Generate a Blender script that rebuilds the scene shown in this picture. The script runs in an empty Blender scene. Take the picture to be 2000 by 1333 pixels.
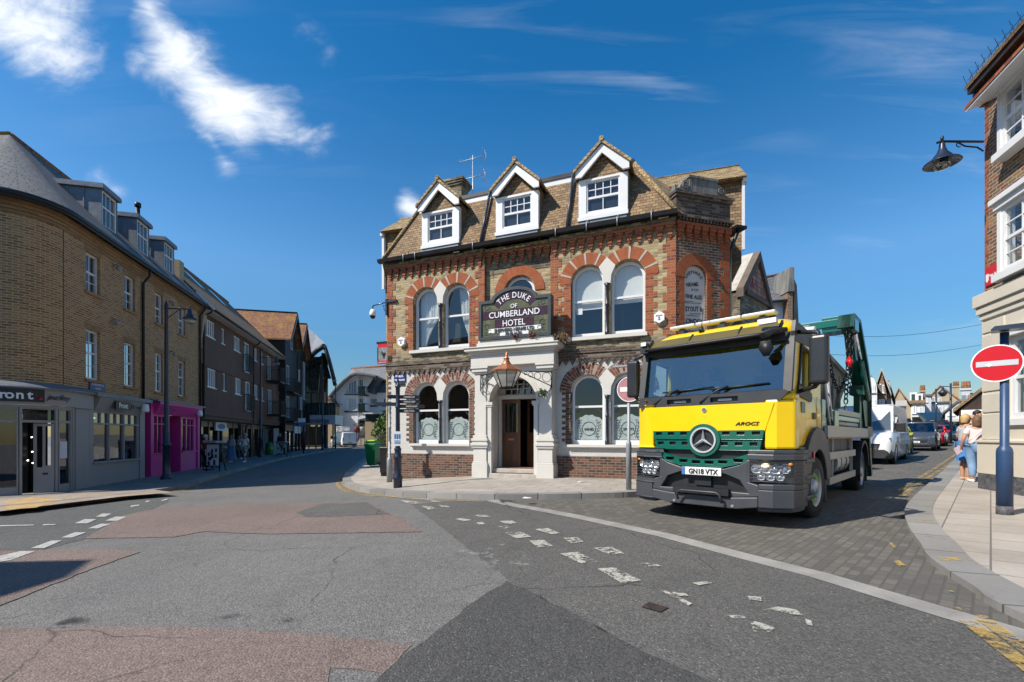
import bpy, math, random
from mathutils import Vector, Matrix
from mathutils.geometry import tessellate_polygon
R = math.radians
random.seed(7)
SC = bpy.context.scene
COL = SC.collection

# ------------------------------------------------------------------ camera, sky, sun, exposure
CAM_Z = 1.4
cam_d = bpy.data.cameras.new('camera'); cam = bpy.data.objects.new('camera', cam_d); COL.objects.link(cam)
cam.location = (0, 0, CAM_Z); cam.rotation_euler = (R(90), 0, 0)
cam_d.sensor_width = 36; cam_d.lens = 903/2000*36; cam_d.shift_y = (853-666.5)/2000
cam_d.clip_start = .05; cam_d.clip_end = 3000
SC.camera = cam
SUN_AZ, SUN_EL = R(65), R(46)          # the way the light travels, from +Y towards +X
sun_d = bpy.data.lights.new('sun', 'SUN'); sun = bpy.data.objects.new('sun', sun_d); COL.objects.link(sun)
sun_d.energy = 4.6; sun_d.angle = R(.53); sun_d.color = (1, .93, .82)
sdir = Vector((math.sin(SUN_AZ)*math.cos(SUN_EL), math.cos(SUN_AZ)*math.cos(SUN_EL), -math.sin(SUN_EL)))
sun.rotation_euler = sdir.to_track_quat('-Z', 'Y').to_euler()
sun.location = (-20, -10, 40)
vs = SC.view_settings
vs.view_transform = 'Standard'; vs.look = 'None'; vs.exposure = .5; vs.gamma = 1; vs.use_curve_mapping = False
SC.cycles.max_bounces = 7; SC.cycles.transparent_max_bounces = 16
SC.cycles.diffuse_bounces = 3; SC.cycles.glossy_bounces = 3
SC.cycles.use_adaptive_sampling = True; SC.cycles.adaptive_threshold = .015
SC.cycles.use_denoising = True
SC.cycles.sample_clamp_indirect = 6

class NT:
    """small node-tree writer"""
    def __init__(s, tree): s.t = tree; s.n = tree.nodes; s.l = tree.links
    def add(s, typ, ins=None, **kw):
        n = s.n.new(typ)
        for k, v in kw.items(): setattr(n, k, v)
        for k, v in (ins or {}).items():
            if isinstance(v, bpy.types.NodeSocket): s.l.new(v, n.inputs[k])
            else: n.inputs[k].default_value = v
        return n
    def math(s, op, a, b=0.0, c=None, clamp=False):
        ins = {0: a, 1: b}
        if c is not None: ins[2] = c
        return s.add('ShaderNodeMath', ins, operation=op, use_clamp=clamp).outputs[0]
    def mix(s, f, a, b, blend='MIX'):
        n = s.add('ShaderNodeMix', data_type='RGBA', blend_type=blend)
        for i, v in ((0, f), (6, a), (7, b)):
            if isinstance(v, bpy.types.NodeSocket): s.l.new(v, n.inputs[i])
            else: n.inputs[i].default_value = v
        return n.outputs[2]
    def rng(s, v, a, b, c=0., d=1.):
        return s.add('ShaderNodeMapRange', {0: v, 1: a, 2: b, 3: c, 4: d}).outputs[0]

def c4(c): return (c[0], c[1], c[2], 1)

w = bpy.data.worlds.new('World'); SC.world = w; w.use_nodes = True
w.node_tree.nodes.clear(); nt = NT(w.node_tree)
sky = nt.add('ShaderNodeTexSky', sky_type='NISHITA', sun_disc=False, sun_elevation=SUN_EL,
             sun_rotation=SUN_AZ+math.pi, altitude=0, air_density=1.0, dust_density=.3, ozone_density=2.0)
tc = nt.add('ShaderNodeTexCoord')
sep = nt.add('ShaderNodeSeparateXYZ', {0: tc.outputs['Generated']})
hs = nt.add('ShaderNodeHueSaturation', {'Hue': .497, 'Saturation': nt.math('ADD', nt.rng(sep.outputs[2], .3, .6, 1.3, 1.42), nt.rng(sep.outputs[2], .05, .3, .25, 0.)), 'Value': nt.math('MULTIPLY', nt.rng(sep.outputs[2], .06, .33, .46, .98), nt.rng(sep.outputs[2], .3, .65, 1., .93)), 'Color': sky.outputs[0]})
# cloud field on the northern half of the sky, in tangent coordinates of the sky dome
yy = nt.math('MAXIMUM', sep.outputs[1], .05)
cu = nt.math('DIVIDE', sep.outputs[0], yy); cv = nt.math('DIVIDE', sep.outputs[2], yy)
front = nt.rng(sep.outputs[1], .05, .2)
uv = nt.add('ShaderNodeCombineXYZ', {0: cu, 1: cv})
def rotscale(ang, sx, sy, loc=(0, 0, 0)):
    return nt.add('ShaderNodeMapping', {0: uv.outputs[0], 'Location': loc, 'Rotation': (0, 0, R(ang)), 'Scale': (sx, sy, 1)}).outputs[0]
n_big = nt.add('ShaderNodeTexNoise', {'Vector': rotscale(50, 2.6, 5.0), 'Scale': 1.6, 'Detail': 9, 'Roughness': .6, 'Distortion': .5}).outputs[0]
n_fine = nt.add('ShaderNodeTexNoise', {'Vector': rotscale(50, 5, 9, (3, 1, 0)), 'Scale': 2.2, 'Detail': 8, 'Roughness': .62, 'Distortion': .7}).outputs[0]
def blob(px0, py0, px1, py1, rad, amp):
    ax, ay = (px0-1000)/903, (853-py0)/903; bx, by = (px1-1000)/903, (853-py1)/903
    dx, dy = bx-ax, by-ay; L2 = dx*dx+dy*dy+1e-9
    tx = nt.math('MULTIPLY', nt.math('SUBTRACT', cu, ax), dx/L2)
    tt = nt.math('ADD', nt.math('MULTIPLY', nt.math('SUBTRACT', cv, ay), dy/L2), tx, clamp=True)
    ex = nt.math('SUBTRACT', nt.math('SUBTRACT', cu, ax), nt.math('MULTIPLY', tt, dx))
    ey = nt.math('SUBTRACT', nt.math('SUBTRACT', cv, ay), nt.math('MULTIPLY', tt, dy))
    d = nt.math('SQRT', nt.math('ADD', nt.math('MULTIPLY', ex, ex), nt.math('MULTIPLY', ey, ey)))
    return nt.math('MULTIPLY', nt.rng(d, 0., rad/903, 1., 0.), amp)
mask = None
for b in [(-40, 10, 100, 70, 150, 1.0), (60, 90, 130, 110, 120, .9), (290, 20, 350, 110, 75, .95), (340, 100, 470, 240, 105, 1.1),
          (430, 190, 540, 230, 100, 1.0), (410, 270, 440, 320, 50, .62), (540, 250, 640, 260, 75, .55), (270, 110, 330, 140, 60, .55),
          (190, 345, 230, 375, 45, .6), (795, 400, 815, 412, 42, 1.2), (600, 60, 650, 110, 80, .3), (-60, -60, 120, 20, 150, .8)]:
    v = blob(*b); mask = v if mask is None else nt.math('MAXIMUM', mask, v)
dens = nt.math('ADD', mask, nt.math('MULTIPLY', nt.math('SUBTRACT', n_big, .5), 1.5))
dens = nt.math('ADD', dens, nt.math('MULTIPLY', nt.math('SUBTRACT', n_fine, .5), .42))
cl = nt.math('MULTIPLY', nt.add('ShaderNodeMapRange', {0: dens, 1: .18, 2: 1.22, 3: 0, 4: 1}, interpolation_type='SMOOTHERSTEP').outputs[0], nt.rng(mask, .02, .3))
# thin cirrus to the right and low haze bands
n_cir = nt.add('ShaderNodeTexNoise', {'Vector': rotscale(-28, .9, 6.5, (1, 4, 0)), 'Scale': 1.5, 'Detail': 8, 'Roughness': .58, 'Distortion': .8}).outputs[0]
n_cir2 = nt.add('ShaderNodeTexNoise', {'Vector': rotscale(-10, 1.2, 2, (5, 2, 0)), 'Scale': 1.3, 'Detail': 3}).outputs[0]
cir = nt.math('MULTIPLY', nt.rng(n_cir, .52, .82), nt.rng(n_cir2, .42, .68))
cir = nt.math('MULTIPLY', cir, nt.rng(cu, -.4, .5, .15, .75))
allc = nt.math('MULTIPLY', nt.math('MAXIMUM', nt.math('MULTIPLY', cl, .93), nt.math('MULTIPLY', cir, .62), clamp=True), front)
shade = nt.mix(nt.rng(n_fine, .35, .62), (4.9, 5.4, 6.1, 1), (6.6, 6.7, 6.8, 1))
skyc = nt.mix(allc, hs.outputs[0], shade)
bg = nt.add('ShaderNodeBackground', {'Color': skyc, 'Strength': .125})
out = nt.add('ShaderNodeOutputWorld', {0: bg.outputs[0]})

# ------------------------------------------------------------------ materials
MATS = {}
def new_mat(name):
    m = bpy.data.materials.new(name); m.use_nodes = True
    m.node_tree.nodes.clear(); t = NT(m.node_tree)
    p = t.add('ShaderNodeBsdfPrincipled'); o = t.add('ShaderNodeOutputMaterial', {0: p.outputs[0]})
    MATS[name] = m
    return m, t, p
def setp(p, rough=.6, metal=0., spec=None, coat=0.):
    p.inputs['Roughness'].default_value = rough; p.inputs['Metallic'].default_value = metal
    if spec is not None: p.inputs['Specular IOR Level'].default_value = spec
    if coat: p.inputs['Coat Weight'].default_value = coat; p.inputs['Coat Roughness'].default_value = .06
def plain(name, col, rough=.6, metal=0., var=.18, scale=3., bump=.0, bscale=40., spec=None, coat=0., streak=False, dirt=None):
    """painted / cast / cloth surface: one colour with soft large and fine variation"""
    m, t, p = new_mat(name); setp(p, rough, metal, spec, coat)
    tc = t.add('ShaderNodeTexCoord').outputs['Object']
    if streak: tc = t.add('ShaderNodeMapping', {0: tc, 'Scale': (1, 1, .12)}).outputs[0]
    n = t.add('ShaderNodeTexNoise', {'Vector': tc, 'Scale': scale, 'Detail': 6, 'Roughness': .6}).outputs[0]
    c = t.mix(t.rng(n, .3, .7), c4([x*(1-var) for x in col]), c4([min(1, x*(1+var*.7)) for x in col]))
    if dirt:
        n2 = t.add('ShaderNodeTexNoise', {'Vector': tc, 'Scale': dirt[1], 'Detail': 8, 'Roughness': .7}).outputs[0]
        c = t.mix(t.rng(n2, dirt[2], dirt[2]+.14), c, c4(dirt[0]))
    t.l.new(c, p.inputs['Base Color'])
    t.l.new(t.rng(n, .2, .8, max(.02, rough*.85), min(1, rough*1.15)), p.inputs['Roughness'])
    if bump:
        n3 = t.add('ShaderNodeTexNoise', {'Vector': tc, 'Scale': bscale, 'Detail': 4}).outputs[0]
        t.l.new(t.add('ShaderNodeBump', {'Strength': bump, 'Distance': .02, 'Height': n3}).outputs[0], p.inputs['Normal'])
    return m
def brick(name, a, b, mortar, bw=.225, rh=.075, ms=.01, third=None, rough=.85, stain=None, bump=.5, offset=.5, patch=.35, lap=0.):
    """masonry, tiles, boards, paving: UVs are in metres"""
    m, t, p = new_mat(name); setp(p, rough)
    uv = t.add('ShaderNodeTexCoord').outputs['UV']; ob = t.add('ShaderNodeTexCoord').outputs['Object']
    bt = t.add('ShaderNodeTexBrick', {'Vector': uv, 'Color1': (0, 0, 0, 1), 'Color2': (1, 1, 1, 1), 'Mortar': (.5, .5, .5, 1), 'Scale': 1., 'Mortar Size': ms,
               'Mortar Smooth': .15, 'Bias': 0., 'Brick Width': bw, 'Row Height': rh}, offset=offset)
    n1 = t.add('ShaderNodeTexNoise', {'Vector': ob, 'Scale': 1.1, 'Detail': 5, 'Roughness': .6}).outputs[0]
    n2 = t.add('ShaderNodeTexNoise', {'Vector': ob, 'Scale': 26., 'Detail': 4}).outputs[0]
    c = t.mix(bt.outputs[0], c4(a), c4(b))
    if third:
        sel = t.math('FRACT', t.math('MULTIPLY', t.math('ADD', bt.outputs[0], .13), 7.31))
        c = t.mix(t.math('GREATER_THAN', sel, .72), c, c4(third))
    c = t.mix(t.rng(n1, .3, .7, 0., patch), c, t.mix(1., c, (.55, .5, .45, 1), 'MULTIPLY'))
    c = t.mix(t.rng(n2, .3, .7, 0., .25), c, t.mix(1., c, (.6, .6, .6, 1), 'MULTIPLY'))
    c = t.mix(bt.outputs[1], c, c4(mortar))
    if stain:
        n4 = t.add('ShaderNodeTexNoise', {'Vector': ob, 'Scale': stain[1], 'Detail': 7, 'Roughness': .65}).outputs[0]
        c = t.mix(t.rng(n4, stain[2], stain[2]+.16, 0., stain[3] if len(stain) > 3 else 1.), c, c4(stain[0]))
    t.l.new(c, p.inputs['Base Color'])
    h = t.math('ADD', t.math('MULTIPLY', bt.outputs[1], -1.), t.math('MULTIPLY', n2, .5))
    if lap:                                                     # each course laps over the one below it
        v = t.add('ShaderNodeSeparateXYZ', {0: uv}).outputs[1]
        saw = t.math('FRACT', t.math('DIVIDE', v, rh)); h = t.math('ADD', h, t.math('MULTIPLY', saw, -lap))
        h = t.math('ADD', h, t.math('MULTIPLY', bt.outputs[0], .35*lap))
    t.l.new(t.add('ShaderNodeBump', {'Strength': bump, 'Distance': .012, 'Height': h}).outputs[0], p.inputs['Normal'])
    return m
def glass(name, tint=(.5, .55, .58), refl=.3, rough=.015, body=None, opaque=.0, gcol=(.95, .97, 1)):
    """window glass: see-through, with a mirror coat that grows at glancing angles"""
    m = bpy.data.materials.new(name); m.use_nodes = True; m.node_tree.nodes.clear(); t = NT(m.node_tree); MATS[name] = m
    tr = t.add('ShaderNodeBsdfTransparent', {0: c4(tint)}); gl = t.add('ShaderNodeBsdfGlossy', {'Color': c4(gcol), 'Roughness': rough})
    bf = t.add('ShaderNodeNewGeometry').outputs['Backfacing']
    fr = t.add('ShaderNodeFresnel', {0: t.math('SUBTRACT', 1.5, t.math('MULTIPLY', bf, 1.5-1/1.5))}).outputs[0]
    base = tr.outputs[0]
    if body:
        df = t.add('ShaderNodeBsdfDiffuse', {0: c4(body)})
        base = t.add('ShaderNodeMixShader', {0: opaque, 1: tr.outputs[0], 2: df.outputs[0]}).outputs[0]
    tc = t.add('ShaderNodeTexCoord').outputs['Object']
    n = t.add('ShaderNodeTexNoise', {'Vector': tc, 'Scale': 1.3, 'Detail': 1}).outputs[0]
    bp = t.add('ShaderNodeBump', {'Strength': .04, 'Distance': .05, 'Height': n}).outputs[0]
    t.l.new(bp, gl.inputs['Normal'])
    mx = t.add('ShaderNodeMixShader', {0: t.math('ADD', t.math('MULTIPLY', fr, 1.2), refl*.35, clamp=True), 1: base, 2: gl.outputs[0]})
    t.add('ShaderNodeOutputMaterial', {0: mx.outputs[0]})
    return m
def emit(name, col, s):
    m, t, p = new_mat(name); setp(p, .4)
    p.inputs['Base Color'].default_value = c4(col); p.inputs['Emission Color'].default_value = c4(col); p.inputs['Emission Strength'].default_value = s
    return m
def asphalt(name, base, chip, crackamt=1., red=None, wear=.5, seed=0.):
    m, t, p = new_mat(name); setp(p, .86)
    ob = t.add('ShaderNodeMapping', {0: t.add('ShaderNodeTexCoord').outputs['Object'], 'Location': (seed, seed*1.7, 0)}).outputs[0]
    fine = t.add('ShaderNodeTexVoronoi', {'Vector': ob, 'Scale': 70.}, feature='F1')
    fine2 = t.add('ShaderNodeTexVoronoi', {'Vector': ob, 'Scale': 48.}, feature='F1')
    col = t.mix(t.rng(t.math('FRACT', t.math('MULTIPLY', t.add('ShaderNodeSeparateColor', {0: fine.outputs['Color']}).outputs[0], 5.7)), .0, 1.), c4([x*.66 for x in base]), c4([x*1.34 for x in base]))
    r2 = t.add('ShaderNodeSeparateColor', {0: fine2.outputs['Color']}).outputs[1]
    chips = t.math('MULTIPLY', t.math('GREATER_THAN', r2, .84), t.math('LESS_THAN', fine2.outputs['Distance'], .30))
    col = t.mix(t.math('MULTIPLY', chips, .6), col, c4(chip))
    big = t.add('ShaderNodeTexNoise', {'Vector': ob, 'Scale': .45, 'Detail': 7, 'Roughness': .62}).outputs[0]
    col = t.mix(t.rng(big, .32, .68, 0., .55), col, t.mix(1., col, (1.45, 1.42, 1.36, 1), 'MULTIPLY'))
    med = t.add('ShaderNodeTexNoise', {'Vector': ob, 'Scale': 2.6, 'Detail': 6, 'Roughness': .7}).outputs[0]
    col = t.mix(t.rng(med, .52, .75, 0., .5), col, t.mix(1., col, (.55, .54, .53, 1), 'MULTIPLY'))
    cr = t.add('ShaderNodeTexVoronoi', {'Vector': t.mix(.28, ob, t.add('ShaderNodeTexNoise', {'Vector': ob, 'Scale': 1.6, 'Detail': 5}).outputs[1]), 'Scale': .55}, feature='DISTANCE_TO_EDGE').outputs[0]
    crk = t.math('MULTIPLY', t.rng(cr, .0, .006, 1., 0.), t.rng(big, .45, .6))
    col = t.mix(t.math('MULTIPLY', crk, .75*crackamt), col, (.012, .012, .012, 1))
    t.l.new(col, p.inputs['Base Color'])
    h = t.math('ADD', t.math('MULTIPLY', fine.outputs['Distance'], -1.), t.math('MULTIPLY', crk, -1.5))
    t.l.new(t.add('ShaderNodeBump', {'Strength': .55, 'Distance': .012, 'Height': h}).outputs[0], p.inputs['Normal'])
    return m
def worn_paint(name, col, keep=.45, under=(.06, .06, .06), scale=9.):
    """road paint with worn-off patches that let the road show"""
    m = bpy.data.materials.new(name); m.use_nodes = True; m.node_tree.nodes.clear(); t = NT(m.node_tree); MATS[name] = m
    ob = t.add('ShaderNodeTexCoord').outputs['Object']
    n = t.add('ShaderNodeTexNoise', {'Vector': ob, 'Scale': scale, 'Detail': 9, 'Roughness': .72}).outputs[0]
    n2 = t.add('ShaderNodeTexNoise', {'Vector': ob, 'Scale': 1.3, 'Detail': 3}).outputs[0]
    vo = t.add('ShaderNodeTexVoronoi', {'Vector': ob, 'Scale': 60.}, feature='F1')
    f = t.rng(t.math('ADD', n, t.math('MULTIPLY', t.math('SUBTRACT', n2, .5), .5)), 1-keep-.05, 1-keep+.05)
    f = t.math('MULTIPLY', f, t.rng(vo.outputs[0], .1, .55, 1., .55))
    p = t.add('ShaderNodeBsdfPrincipled', {'Base Color': t.mix(t.rng(n, .4, .7), c4([x*.7 for x in col]), c4(col)), 'Roughness': .75})
    tr = t.add('ShaderNodeBsdfTransparent')
    mx = t.add('ShaderNodeMixShader', {0: f, 1: tr.outputs[0], 2: p.outputs[0]})
    t.add('ShaderNodeOutputMaterial', {0: mx.outputs[0]})
    return m

# ------------------------------------------------------------------ ground height
GX = [(-80, -2.0), (-30, -1.92), (-16, -1.80), (-8, -1.68), (-4, -1.58), (-2.4, -1.46), (-1.2, -1.37), (1, -1.32), (4, -1.30), (8, -1.21), (12, -1.12), (22, -.95), (60, -.5), (160, .2)]
def G(x, y):
    v = GX[0][1] if x < GX[0][0] else GX[-1][1]
    for (a, b), (c, d) in zip(GX, GX[1:]):
        if a <= x <= c: v = b+(d-b)*(x-a)/(c-a)
    return CAM_Z+v+.012*max(0, min(y, 120)-16)
def gp(px, py, h=0.):
    """the road point (plus a kerb height) that the survey photograph shows at a pixel"""
    z = 0.
    for i in range(30):
        Y = (CAM_Z-z)*903/(py-853); X = (px-1000)/903*Y; z = G(X, Y)+h
    return (X, Y)

# ------------------------------------------------------------------ mesh builder
SPLIT = set('''red_quoins brown_jambs brick_plinth porch_pier dentil_band red_arches brown_arches stone_spandrel cast_column gutter_bracket rainwater_pipe window_sill sill lintel
 tiled_cheek corner_board corner_deflector cab_step front_mudguard rear_mudguard side_guard tank_strap shop_window transom_glass wheel_arch pillar seat grab_handle marker_lamp bolt
 light_bar_foot light_bar window_rubber side_window stabiliser cross_beam stone_voussoirs window_surround mirror_arm party_gable hip_tiles weathered_brick stock_brick_wall corner_dressings stone_scroll screen_frame visor_bracket deck_side
 white_panel blue_panel poster_sign chimney ceiling_lamp window_display roof_beam mullion tiled_step doorstep grille_bar handrail feet pilaster rooflight rafter_ends eaves_course jacket'''.split())
class MB:
    def __init__(s): s.v = []; s.f = []; s.m = Matrix.Identity(4); s.mi = 0
    def at(s, loc=(0, 0, 0), rz=0., rx=0., ry=0.):
        s.m = Matrix.Translation(loc) @ Matrix.Rotation(rz, 4, 'Z') @ Matrix.Rotation(ry, 4, 'Y') @ Matrix.Rotation(rx, 4, 'X'); return s
    def mat(s, i): s.mi = i; return s
    def vs(s, pts):
        n = len(s.v); s.v += [tuple(s.m @ Vector(p)) for p in pts]; return n
    def face(s, idx, uv=None, smooth=False): s.f.append((tuple(idx), s.mi, smooth, uv))
    def poly(s, pts, uv=None, smooth=False):
        n = s.vs(pts); s.face(range(n, n+len(pts)), uv, smooth); return s
    def box(s, x0, y0, z0, x1, y1, z1):
        n = s.vs([(x0, y0, z0), (x1, y0, z0), (x1, y1, z0), (x0, y1, z0), (x0, y0, z1), (x1, y0, z1), (x1, y1, z1), (x0, y1, z1)])
        for q in ((0, 3, 2, 1), (4, 5, 6, 7), (0, 1, 5, 4), (1, 2, 6, 5), (2, 3, 7, 6), (3, 0, 4, 7)): s.face([n+i for i in q])
        return s
    def cbox(s, c, d): return s.box(c[0]-d[0]/2, c[1]-d[1]/2, c[2]-d[2]/2, c[0]+d[0]/2, c[1]+d[1]/2, c[2]+d[2]/2)
    def prism(s, pts, ax, a, b, holes=()):
        """a 2D outline (with holes) pushed from a to b: ax 'y' -> (x,z), 'x' -> (y,z), 'z' -> (x,y)"""
        def P(q, h): return {'y': (q[0], h, q[1]), 'x': (h, q[0], q[1]), 'z': (q[0], q[1], h)}[ax]
        loops = [list(pts)]+[list(h) for h in holes]
        flat = [q for l in loops for q in l]
        if len(loops) == 1 and len(pts) == 4 or (len(loops) == 1 and convex(pts)): tris = [tuple(range(len(pts)))]
        else: tris = tessellate_polygon([[Vector((q[0], q[1], 0)) for q in l] for l in loops])
        n = s.vs([P(q, a) for q in flat]); k = s.vs([P(q, b) for q in flat])
        for t in tris:
            ar = 0
            for i in range(len(t)):
                p, q = flat[t[i]], flat[t[(i+1) % len(t)]]; ar += p[0]*q[1]-p[1]*q[0]
            f = (ar > 0) == (ax in 'xz')
            if ax == 'x': f = ar > 0
            up = (b > a)
            fa = list(t) if (f != up) else list(t)[::-1]
            s.face([n+i for i in fa]); s.face([k+i for i in fa[::-1]])
        o = 0
        for li, l in enumerate(loops):
            L = len(l)
            for i in range(L):
                j = (i+1) % L; s.face([n+o+i, n+o+j, k+o+j, k+o+i])
            o += L
        return s
    def cyl(s, p, q, r, r2=None, n=12, caps=True, smooth=True):
        p, q = Vector(p), Vector(q); r2 = r if r2 is None else r2
        z = (q-p).normalized(); x = z.orthogonal().normalized(); y = z.cross(x)
        A = [2*math.pi*i/n for i in range(n)]
        a = s.vs([p+(x*math.cos(t)+y*math.sin(t))*r for t in A]); b = s.vs([q+(x*math.cos(t)+y*math.sin(t))*r2 for t in A])
        for i in range(n):
            j = (i+1) % n; s.face((a+i, a+j, b+j, b+i), None, smooth)
        if caps: s.face([a+i for i in range(n)][::-1]); s.face([b+i for i in range(n)])
        return s
    def tube(s, pts, r, n=8):
        pts = [Vector(p) for p in pts]; rings = []
        x = None
        for i, p in enumerate(pts):
            d = (pts[min(i+1, len(pts)-1)]-pts[max(i-1, 0)]).normalized()
            x = d.orthogonal().normalized() if x is None else (x-d*x.dot(d)).normalized()
            y = d.cross(x); rr = r[i] if isinstance(r, (list, tuple)) else r
            rings.append([p+(x*math.cos(t)+y*math.sin(t))*rr for t in [2*math.pi*k/n for k in range(n)]])
        return s.loft(rings)
    def loft(s, rings, closed=True, caps=True, smooth=True, ends=(True, True)):
        n = len(rings[0]); ids = [s.vs(r) for r in rings]
        for a, b in zip(ids, ids[1:]):
            for i in range(n if closed else n-1):
                j = (i+1) % n; s.face((a+i, a+j, b+j, b+i), None, smooth)
        if caps and closed:
            if ends[0]: s.face([ids[0]+i for i in range(n)][::-1])
            if ends[1]: s.face([ids[-1]+i for i in range(n)])
        return s
    def lathe(s, prof, c=(0, 0, 0), n=16, smooth=True):
        return s.loft([[(c[0]+r*math.cos(2*math.pi*k/n), c[1]+r*math.sin(2*math.pi*k/n), c[2]+z) for k in range(n)] for r, z in prof], smooth=smooth)
    def ball(s, c, r, n=12, m=8):
        if not isinstance(r, (tuple, list)): r = (r, r, r)
        rg = []
        for i in range(1, m):
            a = math.pi*i/m
            rg.append([(c[0]+r[0]*math.sin(a)*math.cos(2*math.pi*k/n), c[1]+r[1]*math.sin(a)*math.sin(2*math.pi*k/n), c[2]-r[2]*math.cos(a)) for k in range(n)])
        return s.loft(rg)
    def ring(s, cx, cz, r0, r1, y0, y1, a0=0., a1=180., n=20, uvk=1.):
        """flat arch ring in the x-z plane from y0 (front) to y1; UV follows the arch"""
        A = [R(a0+(a1-a0)*i/n) for i in range(n+1)]; rm = (r0+r1)/2
        for i in range(n):
            c0, s0, c1, s1 = math.cos(A[i]), math.sin(A[i]), math.cos(A[i+1]), math.sin(A[i+1])
            u = [(r0, A[i]*rm), (r1, A[i]*rm), (r1, A[i+1]*rm), (r0, A[i+1]*rm)]
            q = [(cx+r0*c0, cz+r0*s0), (cx+r1*c0, cz+r1*s0), (cx+r1*c1, cz+r1*s1), (cx+r0*c1, cz+r0*s1)]
            s.poly([(a, y0, b) for a, b in q], u)
            s.poly([(q[1][0], y0, q[1][1]), (q[1][0], y1, q[1][1]), (q[2][0], y1, q[2][1]), (q[2][0], y0, q[2][1])], [(0, u[1][1]), (.1, u[1][1]), (.1, u[2][1]), (0, u[2][1])])
            s.poly([(q[3][0], y0, q[3][1]), (q[3][0], y1, q[3][1]), (q[0][0], y1, q[0][1]), (q[0][0], y0, q[0][1])], [(0, u[3][1]), (.1, u[3][1]), (.1, u[0][1]), (0, u[0][1])])
        for i, fl in ((0, 0), (n, 1)):
            c0, s0 = math.cos(A[i]), math.sin(A[i])
            q = [(cx+r0*c0, y0, cz+r0*s0), (cx+r1*c0, y0, cz+r1*s0), (cx+r1*c0, y1, cz+r1*s0), (cx+r0*c0, y1, cz+r0*s0)]
            s.poly(q if not fl else q[::-1])
        return s
    def pieces(s, gap=.03):
        """separate bodies in this mesh, near ones counted as one"""
        par = list(range(len(s.v)))
        def find(i):
            while par[i] != i: par[i] = par[par[i]]; i = par[i]
            return i
        for f in s.f:
            a = find(f[0][0])
            for i in f[0][1:]: par[find(i)] = a
        bb = {}
        for i, v in enumerate(s.v):
            r = find(i); b = bb.setdefault(r, [list(v), list(v)])
            for k in range(3): b[0][k] = min(b[0][k], v[k]); b[1][k] = max(b[1][k], v[k])
        ks = list(bb); grp = {k: k for k in ks}
        def gf(k):
            while grp[k] != k: k = grp[k]
            return k
        for i, a in enumerate(ks):
            for b in ks[i+1:]:
                A, B = bb[a], bb[b]
                if all(A[0][k]-gap <= B[1][k] and B[0][k]-gap <= A[1][k] for k in range(3)): grp[gf(a)] = gf(b)
        out = {}
        for f in s.f: out.setdefault(gf(find(f[0][0])), []).append(f)
        return list(out.values())
    def build(s, name, mats, parent=None, bevel=0., sub=0, seg=2, ang=40):
        if name in SPLIT and parent is not None:
            ps = s.pieces()
            if len(ps) > 1:
                last = None
                for fs in ps:
                    m = MB(); mp = {}
                    for idx, mi, sm, uv in fs:
                        for i in idx:
                            if i not in mp: mp[i] = len(m.v); m.v.append(s.v[i])
                        m.f.append((tuple(mp[i] for i in idx), mi, sm, uv))
                    last = m._build(name, mats, parent, bevel, sub, seg, ang)
                return last
        return s._build(name, mats, parent, bevel, sub, seg, ang)
    def _build(s, name, mats, parent=None, bevel=0., sub=0, seg=2, ang=40):
        me = bpy.data.meshes.new(name); me.from_pydata(s.v, [], [f[0] for f in s.f])
        uvl = me.uv_layers.new(name='UVMap'); V = s.v
        for p, (idx, mi, sm, uv) in zip(me.polygons, s.f):
            p.material_index = mi; p.use_smooth = sm
            if uv is None:
                n = p.normal
                if abs(n.z) > .995: uv = [(V[i][0], V[i][1]) for i in idx]
                else:
                    t = Vector((-n.y, n.x, 0)).normalized(); b = n.cross(t)
                    uv = [(Vector(V[i]).dot(t), Vector(V[i]).dot(b)) for i in idx]
            for li, c in zip(p.loop_indices, uv): uvl.data[li].uv = c
        for m in (mats if isinstance(mats, (list, tuple)) else [mats]): me.materials.append(MATS[m])
        o = bpy.data.objects.new(name, me); COL.objects.link(o)
        if parent is not None: o.parent = parent
        if sub:
            md = o.modifiers.new('soften', 'SUBSURF'); md.levels = sub; md.render_levels = sub
        if bevel:
            md = o.modifiers.new('edge', 'BEVEL'); md.width = bevel; md.segments = seg; md.limit_method = 'ANGLE'; md.angle_limit = R(ang)
        return o
def convex(p):
    sg = 0; n = len(p)
    for i in range(n):
        a, b, c = p[i], p[(i+1) % n], p[(i+2) % n]
        k = (b[0]-a[0])*(c[1]-b[1])-(b[1]-a[1])*(c[0]-b[0])
        if abs(k) < 1e-9: continue
        if sg == 0: sg = 1 if k > 0 else -1
        elif (k > 0) != (sg > 0): return False
    return True
def tag(o, label=None, cat=None, group=None, kind=None):
    for k, v in (('label', label), ('category', cat), ('group', group), ('kind', kind)):
        if v: o[k] = v
    return o
def thing(name, label, cat, loc=(0, 0, 0), rz=0., group=None):
    o = bpy.data.objects.new(name, None); COL.objects.link(o); o.empty_display_size = .2
    o.location = loc; o.rotation_euler = (0, 0, rz); return tag(o, label, cat, group)
def place(o, loc=(0, 0, 0), rz=0.): o.location = loc; o.rotation_euler = (0, 0, rz); return o
def copy_tree(o, parent=None):
    c = o.copy(); COL.objects.link(c)
    if parent is not None: c.parent = parent
    for ch in list(o.children): copy_tree(ch, c)
    return c
def arch(x0, x1, z0, zs, n=14, rise=None):
    """outline of a round-headed opening"""
    cx, r = (x0+x1)/2, (x1-x0)/2; rise = rise or r
    return [(x0, z0), (x1, z0)]+[(cx+r*math.cos(math.pi*i/n), zs+rise*math.sin(math.pi*i/n)) for i in range(n+1)]
def rect(x0, z0, x1, z1): return [(x0, z0), (x1, z0), (x1, z1), (x0, z1)]
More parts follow.
